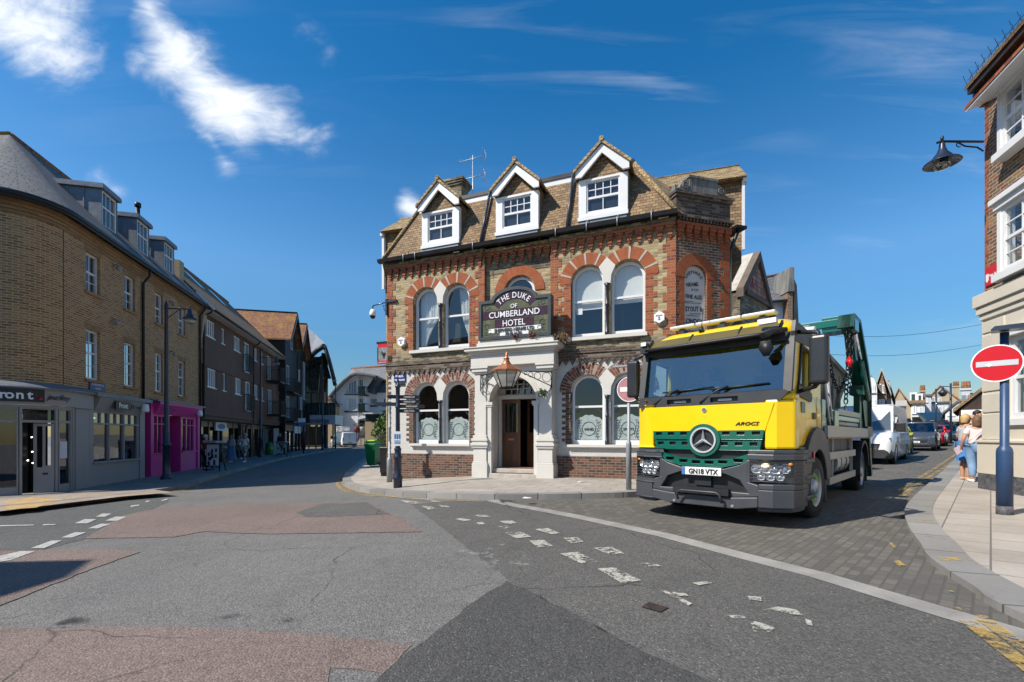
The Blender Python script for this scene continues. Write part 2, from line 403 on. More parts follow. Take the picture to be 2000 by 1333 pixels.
def text(mb, s, x, y, z, size, depth=.006, align='CENTER', sx=1., bold=0., arc=None, shear=0., rot=0., spacing=1.):
    """letters as thin raised shapes on a facade: x across, z up, facing -y; arc=(radius) bends them over a circle"""
    def glyphs(body):
        cu = bpy.data.curves.new('letters', 'FONT'); cu.body = body; cu.size = size; cu.extrude = depth/2; cu.offset = bold; cu.shear = shear
        cu.resolution_u = 3; cu.align_x = 'LEFT'; cu.space_character = spacing
        ob = bpy.data.objects.new('letters', cu); me = bpy.data.meshes.new_from_object(ob)
        vs_ = [tuple(v.co) for v in me.vertices]; fs = [tuple(p.vertices) for p in me.polygons]
        bpy.data.objects.remove(ob); bpy.data.curves.remove(cu); bpy.data.meshes.remove(me)
        return vs_, fs
    if arc is None:
        v, f = glyphs(s)
        if not v: return mb
        x0, x1 = min(a[0] for a in v), max(a[0] for a in v); wd = (x1-x0)*sx
        off = {'CENTER': -wd/2, 'LEFT': 0, 'RIGHT': -wd}[align]
        cr, sr = math.cos(rot), math.sin(rot)
        P = []
        for a in v:
            lx, lz = (a[0]-x0)*sx+off, a[1]; P.append((x+lx*cr-lz*sr, y-a[2], z+lx*sr+lz*cr))
        n = mb.vs(P)
        for q in f: mb.face([n+i for i in q])
        return mb
    rad, total = arc, 0.; items = []
    for ch in s:
        if ch == ' ': total += size*.32*sx; continue
        v, f = glyphs(ch); x0, x1 = min(a[0] for a in v), max(a[0] for a in v)
        items.append((total+(x1-x0)*sx/2, v, f, (x0+x1)/2)); total += (x1-x0)*sx+size*.11*sx*spacing
    for pos, v, f, xc in items:
        th = math.pi/2-(pos-total/2)/rad; P = []
        for a in v:
            lx, lz = (a[0]-xc)*sx, a[1]+rad
            P.append((x+lx*math.sin(th)+lz*math.cos(th), y-a[2], z+lz*math.sin(th)-lx*math.cos(th)))
        n = mb.vs(P)
        for q in f: mb.face([n+i for i in q])
    return mb
# ------------------------------------------------------------------ the materials of the place
asphalt('asphalt', (.125, .121, .115), (.27, .26, .24))
asphalt('asphalt_right', (.082, .079, .074), (.25, .24, .22), seed=3.)
asphalt('asphalt_dark', (.054, .053, .051), (.2, .19, .17), .6, seed=7.)
asphalt('asphalt_side', (.078, .08, .077), (.2, .2, .19), seed=11.)
asphalt('asphalt_red', (.15, .112, .098), (.27, .23, .2), .8, seed=5.)
brick('setts', (.10, .094, .082), (.135, .127, .112), (.082, .076, .066), .19, .095, .009, (.15, .137, .118), stain=((.17, .15, .12), .45, .54, .5), bump=.6)
brick('slabs', (.36, .325, .285), (.44, .40, .35), (.14, .125, .11), .6, .45, .009, stain=((.2, .18, .16), 2.2, .62, .7), bump=.2, patch=.5)
brick('slabs_sunlit', (.32, .25, .19), (.40, .33, .26), (.13, .11, .09), .45, .45, .01, stain=((.22, .18, .14), 1.5, .6, .6), bump=.25)
brick('slabs_grey', (.2, .185, .17), (.26, .24, .22), (.09, .085, .08), .6, .45, .01, stain=((.12, .11, .1), 1.5, .58, .6), bump=.25)
brick('kerb', (.21, .205, .195), (.29, .28, .265), (.07, .07, .065), .92, 3., .012, stain=((.09, .085, .08), 3., .6, .7), bump=.3)
brick('tactile', (.46, .3, .12), (.55, .37, .17), (.25, .17, .08), .4, .4, .012, bump=.3)
worn_paint('white_paint', (.72, .71, .67), .66)
worn_paint('white_paint_worn', (.66, .64, .55), .53, scale=15.)
worn_paint('scuff', (.42, .40, .37), .36, scale=5.)
worn_paint('tar_stain', (.02, .02, .02), .4, scale=3.)
worn_paint('yellow_paint', (.55, .37, .10), .54)
worn_paint('yellow_paint_worn', (.6, .4, .1), .5)
plain('channel', (.26, .25, .23), .9, var=.3, scale=2.5, bump=.4)
plain('iron_cover', (.05, .035, .03), .7, .3, var=.4, scale=12, bump=.5)

brick('yellow_stock', (.36, .27, .13), (.52, .415, .225), (.33, .28, .2), .225, .075, .011, (.27, .195, .1), stain=((.13, .095, .055), 1.3, .62, .7), bump=.9, patch=.3)
brick('red_brick', (.29, .072, .02), (.38, .112, .035), (.26, .17, .11), .225, .075, .008, (.2, .045, .02), bump=.5)
brick('red_voussoir', (.31, .07, .018), (.40, .105, .03), (.2, .09, .05), .3, .07, .006, bump=.4)
brick('dark_voussoir', (.085, .03, .022), (.23, .075, .045), (.32, .25, .2), .26, .085, .009, (.36, .29, .25), bump=.5, patch=.6)
brick('brown_plinth', (.11, .05, .032), (.22, .095, .055), (.2, .17, .14), .225, .075, .01, (.07, .04, .03), stain=((.30, .25, .21), 1.6, .62, .5), bump=.9)
brick('dark_band', (.05, .036, .027), (.12, .075, .05), (.14, .12, .1), .225, .075, .01, (.2, .16, .12), bump=.8)
brick('stained_stock', (.07, .055, .035), (.26, .2, .11), (.25, .22, .16), .225, .075, .012, (.36, .3, .18), stain=((.05, .04, .03), 1.6, .48, .75), bump=.9)
brick('white_brick', (.57, .555, .515), (.62, .6, .56), (.5, .485, .45), .225, .075, .006, stain=((.42, .38, .32), 1.1, .66, .5), bump=.35, patch=.15)
brick('brown_tile', (.21, .135, .068), (.33, .225, .12), (.07, .045, .027), .165, .1, .006, (.19, .12, .065), stain=((.10, .068, .04), 1.6, .58, .6), bump=1., patch=.5, lap=2.2)
brick('brown_tile_lichen', (.28, .2, .1), (.42, .32, .16), (.09, .06, .035), .165, .1, .006, (.2, .13, .07), stain=((.42, .25, .05), 2.4, .62, .5), bump=1., lap=2.2)
brick('orange_tile', (.27, .115, .055), (.36, .17, .085), (.1, .05, .028), .165, .1, .006, (.2, .085, .045), stain=((.36, .2, .03), 1.4, .5, .8), bump=.9, lap=2.)
brick('slate', (.10, .104, .112), (.16, .165, .175), (.03, .032, .036), .3, .2, .012, (.13, .135, .14), stain=((.3, .3, .29), .8, .68, .35), bump=1., lap=1.5)
brick('slate_light', (.17, .175, .18), (.24, .245, .25), (.08, .08, .085), .3, .2, .012, stain=((.36, .36, .36), .8, .66, .6), bump=.8)
brick('brown_stock', (.31, .155, .05), (.45, .25, .095), (.47, .345, .21), .225, .075, .013, (.24, .125, .045), stain=((.13, .085, .04), .8, .64, .4), bump=.7, patch=.3)
brick('brown_stock_band', (.29, .15, .05), (.39, .22, .085), (.22, .16, .1), .225, .1, .012, bump=.7)
brick('purple_brick', (.075, .04, .028), (.29, .165, .07), (.31, .26, .19), .225, .075, .012, (.2, .065, .04), stain=((.04, .03, .022), 2., .62, .5), bump=.9)
brick('brown_board', (.10, .042, .024), (.13, .06, .036), (.012, .007, .006), 6., .18, .012, bump=.5, rough=.7, patch=.3)
brick('black_board', (.012, .014, .018), (.022, .025, .031), (.003, .003, .004), 8., .19, .016, bump=1.5, rough=.6, patch=.2, lap=2.)
brick('white_board', (.78, .79, .79), (.82, .82, .82), (.5, .51, .52), 9., .28, .012, bump=.6, rough=.6, patch=.1)
brick('tan_brick', (.36, .28, .16), (.45, .36, .22), (.38, .33, .25), .225, .075, .01, bump=.4)
brick('chequer_tile', (.22, .05, .03), (.5, .32, .25), (.1, .03, .02), .16, .16, .01, bump=.5)
brick('sign_tile', (.10, .105, .05), (.16, .16, .075), (.05, .05, .03), .15, .15, .006, bump=.2, rough=.25)
brick('zinc', (.23, .235, .245), (.27, .275, .285), (.1, .1, .105), .55, 40., .03, bump=1., rough=.45, offset=0.)

plain('white_stucco', (.58, .562, .52), .75, var=.06, scale=2.2, bump=.15, bscale=60, dirt=((.45, .4, .33), 1.6, .66))
plain('cream_stucco', (.58, .53, .44), .75, var=.05, scale=2., bump=.1, dirt=((.5, .44, .35), 1.2, .68))
plain('white_gloss', (.68, .685, .69), .35, var=.03)
plain('white_render', (.62, .625, .62), .8, var=.05, scale=.8)
plain('grey_render', (.46, .48, .5), .8, var=.08, scale=.8)
plain('stone', (.42, .39, .34), .85, var=.2, scale=5, bump=.4, bscale=30, dirt=((.16, .15, .13), 3., .58))
plain('old_stone', (.19, .185, .17), .9, var=.35, scale=6, bump=.6, bscale=25, streak=True, dirt=((.07, .068, .06), 5., .52))
plain('sill_brick', (.33, .19, .08), .85, var=.15)
plain('lead', (.17, .19, .22), .5, .25, var=.25, scale=2., bump=.35, bscale=5., dirt=((.3, .32, .34), 1.8, .6))
plain('black_iron', (.012, .013, .016), .4, .2, var=.3)
plain('navy_paint', (.014, .024, .048), .38, var=.25, scale=2, dirt=((.06, .07, .09), 9., .7), coat=.2)
plain('blue_pole', (.022, .058, .14), .42, var=.15, scale=3, dirt=((.10, .12, .15), 9., .68))
plain('worn_foot', (.10, .10, .11), .7, var=.5, scale=9, dirt=((.035, .035, .04), 14., .5))
plain('grey_pole', (.27, .285, .305), .5, .3, var=.12)
plain('galvanised', (.42, .44, .46), .45, .6, var=.2, scale=8)
plain('copper', (.48, .19, .085), .42, .7, var=.25, scale=5, dirt=((.25, .09, .045), 6., .58))
plain('oak_door', (.115, .045, .018), .42, var=.45, scale=5, streak=True, dirt=((.30, .17, .08), 7., .66), coat=.25)
plain('dark_timber', (.03, .016, .009), .5, var=.4, scale=6, streak=True)
plain('pale_timber', (.36, .27, .16), .7, var=.15, streak=True)
plain('tile_step', (.26, .12, .10), .5, var=.3, scale=14)
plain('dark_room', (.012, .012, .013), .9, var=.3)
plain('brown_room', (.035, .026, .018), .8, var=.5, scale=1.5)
plain('curtain', (.72, .73, .71), .9, var=.12, scale=8, streak=True)
plain('blind', (.78, .77, .73), .9, var=.05)
plain('etched', (.30, .36, .355), .45, var=.16, scale=9)
plain('etched_line', (.045, .055, .055), .4, var=.2)
plain('shop_grey', (.27, .26, .26), .5, var=.06, scale=1.5)
plain('shop_pink', (.52, .03, .25), .42, var=.08, scale=1.5)
plain('black_paint', (.010, .010, .012), .35, var=.2)
plain('sign_white', (.78, .78, .77), .5, var=.03)
plain('sign_black', (.012, .012, .015), .4, var=.1)
plain('sign_blue', (.012, .018, .15), .35, var=.08)
plain('sky_blue', (.05, .16, .4), .5, var=.1)
plain('sign_red', (.55, .008, .02), .32, var=.06)
plain('road_sign_red', (.50, .004, .012), .3, var=.05, scale=2)
plain('sign_silver', (.5, .52, .55), .3, var=.05)
plain('sign_frame', (.032, .042, .046), .5, .2, var=.2)
plain('sign_plum', (.045, .011, .022), .3, var=.3, scale=9)
plain('pub_art', (.2, .21, .22), .5, var=.5, scale=9)
plain('lettering_white', (.74, .75, .76), .4, var=.06, scale=20)
plain('lettering_dark', (.03, .033, .042), .5, var=.3, scale=20)
plain('faded_letter', (.06, .06, .065), .8, var=.3, scale=12)
plain('painted_panel', (.62, .59, .56), .8, var=.07, scale=3, dirt=((.3, .28, .26), 2.5, .66))
plain('paper', (.6, .62, .66), .6, var=.25, scale=40)
plain('moss', (.055, .06, .02), .9, var=.5, scale=6)
glass('pane', (.8, .83, .84), .1)
glass('pane_dark', (.36, .39, .41), .2)
glass('pane_clear', (.85, .9, .9), .2)
glass('pane_pub', (.5, .5, .5), .12)
glass('teal_glass', (.25, .38, .4), .6, body=(.03, .06, .065), opaque=.5)
glass('lamp_glass', (.9, .92, .9), .3)
glass('lamp_frost', (.75, .76, .72), .3, body=(.6, .6, .55), opaque=.55)
emit('spot_bulb', (1, .95, .85), 4.)
emit('shop_glow', (1, .78, .45), 1.1)

# ------------------------------------------------------------------ ground: one sheet to the horizon, then the surfaces laid on it
import bmesh
XB = [a for a, _ in GX]; YB = [16, 120]
def flat(name, pts, h, m, uvang=0., skirt=0., kind='structure', label=None):
    bm = bmesh.new()
    if m.startswith('asphalt'):                                  # ragged laying edges
        rnd = random.Random(len(pts)); out = []
        for a, b in zip(pts, pts[1:]+pts[:1]):
            L = math.dist(a, b); n = max(1, min(60, int(L/.12))) if max(abs(a[0]), abs(b[0])) < 16 else 1
            for i in range(n):
                t = i/n; j = .018 if i else 0; out.append((a[0]+(b[0]-a[0])*t+rnd.uniform(-j, j), a[1]+(b[1]-a[1])*t+rnd.uniform(-j, j)))
        pts = out
    tri = tessellate_polygon([[Vector((x, y, 0)) for x, y in pts]])
    vs_ = [bm.verts.new((x, y, 0)) for x, y in pts]
    for t in tri:
        try: bm.faces.new([vs_[i] for i in t])
        except ValueError: pass
    for xb in XB: bmesh.ops.bisect_plane(bm, geom=bm.verts[:]+bm.edges[:]+bm.faces[:], plane_co=(xb, 0, 0), plane_no=(1, 0, 0))
    for yb in YB: bmesh.ops.bisect_plane(bm, geom=bm.verts[:]+bm.edges[:]+bm.faces[:], plane_co=(0, yb, 0), plane_no=(0, 1, 0))
    bmesh.ops.recalc_face_normals(bm, faces=bm.faces[:])
    for f in bm.faces:
        if f.normal.z < 0: f.normal_flip()
    for v in bm.verts: v.co.z = G(v.co.x, v.co.y)+h
    if skirt:
        be = [e for e in bm.edges if e.is_boundary]
        r = bmesh.ops.extrude_edge_only(bm, edges=be)
        for g in r['geom']:
            if isinstance(g, bmesh.types.BMVert): g.co.z -= skirt
    uvl = bm.loops.layers.uv.new('UVMap'); ca, sa = math.cos(uvang), math.sin(uvang)
    for f in bm.faces:
        for l in f.loops:
            x, y, z = l.vert.co; l[uvl].uv = (x*ca+y*sa, -x*sa+y*ca+(z if abs(f.normal.z) < .5 else 0))
    me = bpy.data.meshes.new(name); bm.to_mesh(me); bm.free(); me.materials.append(MATS[m])
    o = bpy.data.objects.new(name, me); COL.objects.link(o); o['kind'] = kind
    return o
def P(*px, h=0.): return [gp(a, b, h) for a, b in px]
def strip(pts, w):
    """a band of width w along a line on the ground"""
    L, Rr = [], []
    for i, p in enumerate(pts):
        a, b = Vector(pts[max(i-1, 0)]), Vector(pts[min(i+1, len(pts)-1)]); d = (b-a).normalized(); n = Vector((-d.y, d.x))*w/2
        L.append((p[0]+n.x, p[1]+n.y)); Rr.append((p[0]-n.x, p[1]-n.y))
    return L, Rr
def band(name, pts, w, h, m, parts=None):
    L, Rr = strip(pts, w); return flat(name, L+Rr[::-1], h, m)
def bands(name, quads, h, m):
    """several painted bars of one marking, as one sheet"""
    mb = MB()
    for q in quads: mb.poly([(x, y, G(x, y)+h) for x, y in q])
    o = mb.build(name, m); o['kind'] = 'structure'; return o
def smooth(pts, n=4):
    """rounds a line through its points (Catmull-Rom)"""
    out = []
    for i in range(len(pts)-1):
        p0, p1, p2, p3 = [Vector(pts[min(max(k, 0), len(pts)-1)]) for k in (i-1, i, i+1, i+2)]
        for j in range(n):
            t = j/n; out.append(tuple(.5*((2*p1)+(p2-p0)*t+(2*p0-5*p1+4*p2-p3)*t*t+(3*p1-p0-3*p2+p3)*t**3)))
    return out+[tuple(pts[-1])]

gx = sorted(set([-900, -200]+XB+[300, 1200])); gy = [-60, 16, 120, 1500]
mb = MB()
for a, b in zip(gx, gx[1:]):
    for c, d in zip(gy, gy[1:]): mb.poly([(x, y, G(x, y)) for x, y in ((a, c), (b, c), (b, d), (a, d))])
mb.build('road', 'asphalt')['kind'] = 'structure'

STR = (.72, .694)                                              # heading of the right-hand street
kl = smooth([(-40, 7.0), (-24, 9.2), (-16, 9.7), (-12.6, 10.2), (-11.2, 11.6), (-10.8, 13.4), (-10.9, 15.5), (-11.9, 18.2), (-13.2, 22.5), (-16.3, 34), (-18.1, 47), (-18.8, 54), (-21, 61), (-30, 68), (-60, 80)])
kh = smooth([(-11.5, 46), (-10.6, 36), (-9.6, 30), (-8.0, 23.4), (-6.5, 17.9), (-5.4, 15.0), (-4.2, 13.1), (-2.7, 11.35), (-1.1, 10.1), (.4, 9.7), (1.6, 9.72), (2.75, 10.0), (4.0, 10.9), (5.3, 12.05), (8.9, 15.5), (22, 28.2), (50, 55)])
kr = smooth([(2.2, -8), (3.0, 0), (3.55, 3.1), (3.85, 3.85), (4.27, 4.7), (4.72, 5.33), (5.3, 6.15), (6.3, 7.4), (7.4, 8.55), (9.1, 10.2), (13.0, 13.95), (36, 36.1), (80, 78)])
flat('left_pavement', kl+[(-60, 6)], .12, 'slabs_grey', R(13.6), .3)
flat('hotel_pavement', kh+[(40, 60), (0, 60)], .12, 'slabs', R(-21.7), .3)
flat('right_pavement', kr+[(60, 40), (60, -8)], .06, 'slabs', R(44), .3)
def kerb(name, line, side, h=.126, wd=.26, m='kerb'):
    L, Rr = strip(line, 1.); inner = []
    for p, l, r in zip(line, L, Rr):
        q = l if side > 0 else r
        inner.append((p[0]+(q[0]-p[0])*2*wd, p[1]+(q[1]-p[1])*2*wd))
    outer = []
    for p, l, r in zip(line, L, Rr):
        q = r if side > 0 else l
        outer.append((p[0]+(q[0]-p[0])*2*.012, p[1]+(q[1]-p[1])*2*.012))
    mb = MB(); s = 0.
    for i in range(len(line)-1):
        a, b, c, d = outer[i], outer[i+1], inner[i+1], inner[i]
        ds = math.dist(line[i], line[i+1]); z = lambda q, k: (q[0], q[1], G(*q)+k)
        mb.poly([z(a, h), z(b, h), z(c, h), z(d, h)], [(s, .5), (s+ds, .5), (s+ds, .5+wd), (s, .5+wd)])
        mb.poly([z(a, -.05), z(b, -.05), z(b, h), z(a, h)], [(s, .3), (s+ds, .3), (s+ds, .5), (s, .5)])
        s += ds
    o = mb.build(name, m); o['kind'] = 'structure'
kerb('left_kerb', kl[1:], 1); kerb('hotel_kerb', kh, 1); kerb('right_kerb', kr, -1, h=.066, wd=.32)
# surfaces of the junction
flat('side_road', P((-900, 1009), (0, 1004), (120, 991), (250, 973), (318, 963), (330, 980), (165, 1054), (66, 1079), (0, 1100), (-900, 1200)), .004, 'asphalt_side')
flat('red_surfacing', P((-900, 1226), (0, 1226), (200, 1225), (400, 1226), (600, 1241), (805, 1261), (750, 1317), (645, 1306), (600, 1500), (-900, 1500)), .004, 'asphalt_red')
flat('red_surfacing', P((-900, 1100), (-100, 1078), (215, 1074), (275, 1079), (180, 1112), (0, 1184), (-300, 1215), (-900, 1218)), .008, 'asphalt_red')
flat('red_surfacing', P((165, 1053), (240, 1008), (290, 997), (440, 986), (580, 983), (715, 980), (770, 1005), (826, 1040), (400, 1039), (340, 1050)), .008, 'asphalt_red')
flat('red_surfacing', P((505, 931), (545, 915), (625, 900), (648, 902), (600, 918), (560, 931)), .004, 'asphalt_red')
flat('asphalt_patch', P((578, 1003), (630, 985), (715, 982), (762, 1006), (700, 1008), (600, 1012)), .012, 'asphalt_right')
flat('asphalt_patch', P((990, 1135), (925, 1177), (850, 1235), (745, 1319), (600, 1500), (1700, 1500), (1390, 1333), (1300, 1293), (1200, 1245), (1120, 1200), (1040, 1160)), .004, 'asphalt_dark')
flat('asphalt_patch', P((800, 985), (960, 979), (1150, 1015), (1300, 1047), (1450, 1087), (1600, 1125), (1750, 1170), (1850, 1200), (2060, 1262), (2300, 1500), (1700, 1500), (1390, 1333), (1300, 1293), (1200, 1245), (1120, 1200), (1040, 1160), (985, 1128), (900, 1060)), .004, 'asphalt_right')
flat('worn_scuff', P((870, 1060), (960, 1050), (1040, 1090), (1030, 1125), (985, 1130), (930, 1105)), .008, 'scuff')
flat('tyre_stain', P((960, 962), (1010, 958), (1060, 985), (1090, 1010), (1085, 1035), (1040, 1012), (985, 990)), .018, 'tar_stain')
band('tyre_stain', smooth(P((900, 1010), (1020, 990), (1075, 1005), (1086, 1045))), .12, .02, 'tar_stain')
band('tyre_stain', smooth(P((120, 1215), (420, 1206), (700, 1214), (790, 1220))), .16, .012, 'tar_stain')
band('road_joint', P((995, 1133), (925, 1178), (850, 1236), (745, 1320)), .03, .014, 'scuff'); band('road_joint', P((985, 1128), (1120, 1202), (1300, 1295)), .025, .014, 'scuff')
band('road_joint', P((0, 1226.5), (400, 1226.5), (600, 1241.5), (805, 1261)), .02, .014, 'tar_stain')
line = P((960, 978), (1000, 987), (1075, 1000), (1150, 1015), (1300, 1047), (1450, 1087), (1600, 1125), (1750, 1170), (1850, 1200), (2000, 1243), (2200, 1300))
Lw, Rw = strip(line, .26)
flat('sett_road', line+[(4.2, 4.2), (5.2, 5.6), (7.2, 8.1), (9, 9.8), (14, 14.7), (36, 36), (30, 38), (12, 18), (5.2, 12.3), (3, 10.5), (1, 9.9)], .004, 'setts', R(44))
flat('channel_line', Lw+Rw[::-1], .008, 'channel')
# painted markings
q = lambda *p: P(*p)
bands('lane_dash', [q((60, 1073), (86, 1073), (121, 1058), (101, 1058)), q((120, 1052), (141, 1052), (168, 1042), (146, 1042)), q((172, 1034), (192, 1034), (216, 1025), (197, 1025)),
      q((205, 1019), (229, 1019), (247, 1011), (226, 1011)), q((146, 1024), (171, 1024), (188, 1016), (165, 1016)), q((187, 1011), (205, 1011), (218, 1005), (200, 1005)),
      q((-20, 1104), (22, 1096), (68, 1079), (40, 1079), (-20, 1093)), q((0, 1030), (66, 1028), (66, 1026.5), (0, 1028)), q((84, 1028), (108, 1027), (108, 1025.5), (84, 1026)),
      q((254, 992), (272, 989), (272, 987), (256, 989)), q((284, 983), (292, 981), (292, 979), (285, 980)), q((318, 980), (328, 977), (326, 975), (314, 979))], .016, 'white_paint')
bands('give_way_mark', [q((985, 1043), (1015, 1040), (1038, 1051), (1008, 1054)), q((1034, 1059), (1062, 1057), (1080, 1069), (1050, 1072)), q((1094, 1084), (1128, 1081), (1167, 1100), (1135, 1104)),
      q((1167, 1114), (1200, 1111), (1252, 1137), (1215, 1143)), q((1043, 1036), (1070, 1034), (1094, 1044), (1078, 1046)), q((1100, 1053), (1128, 1052), (1140, 1061), (1115, 1064)),
      q((1160, 1073), (1196, 1071), (1220, 1084), (1190, 1087)), q((1243, 1103), (1275, 1102), (1292, 1109), (1258, 1111)), q((782, 979), (812, 981), (826, 986), (797, 985)), q((823, 990), (843, 991), (852, 996), (836, 997)),
      q((820, 975), (840, 976), (862, 982), (845, 982)), q((890, 1016), (900, 1014), (922, 1018), (905, 1020)), q((856, 988), (876, 990), (880, 993), (862, 992)), q((930, 1023), (942, 1022), (948, 1026), (936, 1027)),
      q((970, 1030), (990, 1029), (998, 1034), (980, 1035)), q((925, 1008), (950, 1008), (958, 1012), (938, 1012)), q((975, 1020), (1000, 1019), (1010, 1024), (990, 1026))], .016, 'white_paint_worn')
bands('worn_letter', [q((1352, 1142), (1378, 1139), (1392, 1142), (1365, 1147)), q((1460, 1168), (1486, 1170), (1488, 1178), (1464, 1175)), q((1495, 1194), (1520, 1189), (1555, 1195), (1568, 1206), (1545, 1204), (1520, 1198)),
      q((1465, 1216), (1490, 1222), (1514, 1232), (1500, 1241), (1472, 1238)), q((1290, 1157), (1300, 1157), (1352, 1183), (1345, 1187)), q((1572, 1213), (1584, 1216), (1588, 1228), (1576, 1224)), q((1420, 1206), (1450, 1206), (1458, 1212), (1430, 1212)),
      q((1312, 1160), (1340, 1163), (1345, 1168), (1320, 1168))], .016, 'white_paint_worn')
def offs(line, d):
    L, Rr = strip(line, 2*abs(d)); return L if d > 0 else Rr
for k, d in enumerate((-.12, -.36)): band('yellow_line', offs(kl[14:46], d), .09, .012, 'yellow_paint')
for o in ([(718, 894.5), (697, 904), (683, 913), (670, 924), (663, 934.5), (659, 946.5), (671, 958.5), (700, 966), (736, 970.5)], [(722, 896.5), (704, 905), (691, 914), (679, 925), (672, 935), (669, 945), (684, 957), (719, 965.7), (760, 971)]):
    band('yellow_line', smooth(P(*o), 4), .1, .012, 'yellow_paint')
band('yellow_line', P((760, 971), (846, 979), (945, 981)), .09, .016, 'yellow_paint')
for a in ([(1760, 971), (1779, 957), (1856, 906.5), (1890, 884)], [(1752, 963), (1770, 951), (1848, 901), (1880, 880)]): band('yellow_line', P(*a), .1, .016, 'yellow_paint_worn')
for a in ([(1922, 1215), (2003, 1272), (2040, 1300)], [(1888, 1216), (2003, 1306), (2060, 1350)]): band('yellow_line', P(*a), .1, .02, 'yellow_paint')
bands('yellow_line', [q((1745, 1100), (1756, 1098), (1768, 1108), (1757, 1111)), q((1848, 1160), (1860, 1158), (1872, 1172), (1858, 1170)), q((1855, 1191), (1872, 1190), (1880, 1198), (1862, 1199)), q((1880, 1188), (1898, 1190), (1905, 1197), (1888, 1196)),
      q((1900, 1201), (1920, 1202), (1932, 1213), (1912, 1212)), q((1735, 1062), (1742, 1064), (1750, 1074), (1744, 1072))], .02, 'yellow_paint_worn')
for a in ([(1827, 1090), (1890, 1089), (1900, 1095), (1836, 1096)], [(1774, 1014), (1822, 1015), (1824, 1018), (1775, 1018)]): flat('kerb_mark', P(*a, h=.066), .07, 'yellow_paint_worn')
flat('tactile_paving', P((10, 982), (60, 972), (124, 976), (70, 992), (12, 996), h=.12), .124, 'tactile', R(13))
flat('lit_paving', P((-400, 985), (0, 975), (150, 964), (300, 957), (340, 962), (240, 970), (114, 985), (0, 999), (-400, 1003), h=.12), .122, 'slabs_sunlit', R(5))  # sunlit strip of pavement put into the colour as paler, warmer slabs
tag(bands('drain_cover', [q((1252, 1188), (1268, 1179), (1306, 1190), (1290, 1199))], .012, 'iron_cover'))
# ------------------------------------------------------------------ windows, shared by all buildings
def sash(parent, x0, x1, z0, z1, y, top=(2, 2), bot=(2, 2), pane='pane', fw=.07, bar=.022, meet=None, zs=None, frame='white_gloss', depth=.09, back=None, backm='dark_room', label=None, sill=None, sillm='white_gloss'):
    """sliding sash: outer frame, meeting rail, glazing bars; zs = springing height of a round head"""
    head = zs if zs else z1
    meet = meet if meet is not None else (z0+z1)/2
    mb = MB()
    if zs:
        r = (x1-x0)/2; cx = (x0+x1)/2
        mb.prism(arch(x0, x1, z0, zs), 'y', y, y+depth, [arch(x0+fw, x1-fw, z0+fw*1.7, zs)])
    else: mb.prism(rect(x0, z0, x1, z1), 'y', y, y+depth, [rect(x0+fw, z0+fw*1.3, x1-fw, z1-fw)])
    mb.box(x0+fw, y+.015, meet-.03, x1-fw, y+depth-.01, meet+.03)
    def bars(za, zb, c, r):
        w_, h_ = x1-x0-2*fw, zb-za
        for i in range(1, c): mb.box(x0+fw+w_*i/c-bar/2, y+.03, za, x0+fw+w_*i/c+bar/2, y+.06, zb)
        for i in range(1, r): mb.box(x0+fw, y+.032, za+h_*i/r-bar/2, x1-fw, y+.058, za+h_*i/r+bar/2)
    if not zs: bars(meet+.03, z1-fw, *top)
    bars(z0+fw*1.3, meet-.03, *bot)
    o = mb.build('window', frame, parent)
    if label: o['label'] = label
    p = MB()
    if zs: p.poly([(a, y+.05, b) for a, b in arch(x0+fw*.8, x1-fw*.8, z0+fw, zs)])
    else: p.poly([(x0+fw*.8, y+.05, z0+fw), (x1-fw*.8, y+.05, z0+fw), (x1-fw*.8, y+.05, z1-fw*.8), (x0+fw*.8, y+.05, z1-fw*.8)])
    p.build('pane', pane, o)
    if back:
        b = MB(); b.box(x0+.01, y+back, z0+.01, x1-.01, y+back+.03, z1-.01); b.build('backing', backm, o)
    if sill:
        s = MB(); s.box(x0-sill[0], y-sill[1], z0-sill[2], x1+sill[0], y+depth, z0); s.build('sill', sillm, o)
    return o
def curtain(parent, xs, y, n=28, m='curtain'):
    """folded cloth: xs = [(z, xa, xb)] from top to bottom"""
    mb = MB(); rows = []
    for z, a, b in xs:
        rows.append([(a+(b-a)*i/n, y+.025*math.sin(i*1.9)+.012*math.sin(i*.7), z) for i in range(n+1)])
    mb.loft(rows, closed=False, caps=False); return mb.build('curtain', m, parent)

# ------------------------------------------------------------------ the hotel on the corner
HA = R(-21.7); HOX, HOY = -4.28, 15.9
def HW(x, y, z=0.): return (HOX+math.cos(HA)*x-math.sin(HA)*y, HOY+math.sin(HA)*x+math.cos(HA)*y, z)
hotel = thing('corner_hotel', 'three storey Victorian brick hotel with white ground floor, arched windows and gabled dormers', 'hotel', (HOX, HOY, 0), HA)
WN = [(1.04, 2.02), (2.18, 3.14), (6.46, 7.44), (7.60, 8.56)]
UZ0, UZS = 4.27, 5.86; LZ0, LZS = 1.17, 2.70
WALLT = .32
mb = MB()
mb.prism([(0, .8), (4.0, .8), (4.0, 3.3), (5.56, 3.3), (5.56, .8), (9.34, .8), (9.34, 3.62), (0, 3.62)], 'y', 0, WALLT, [arch(a, b, LZ0, LZS) for a, b in WN])
mb.build('white_brick_wall', 'white_brick', hotel)
mb = MB()
mb.box(0, -.05, -.6, 3.52, WALLT, .83).box(6.05, -.05, -.6, 9.34, WALLT, .83)
mb.build('brick_plinth', 'brown_plinth', hotel)
mb = MB()
for a, b in ((-.02, 3.55), (6.02, 9.36)):
    mb.box(a, -.07, 3.62, b, WALLT, 3.80); mb.box(a-.01, -.1, 3.80, b+.01, WALLT, 3.86); mb.box(a, -.075, 3.86, b, WALLT, 3.93)
    k = a+.1
    while k < b-.12:
        mb.prism([(k-.085, 3.62), (k, 3.47), (k+.085, 3.62)], 'y', -.06, .0); k += .195
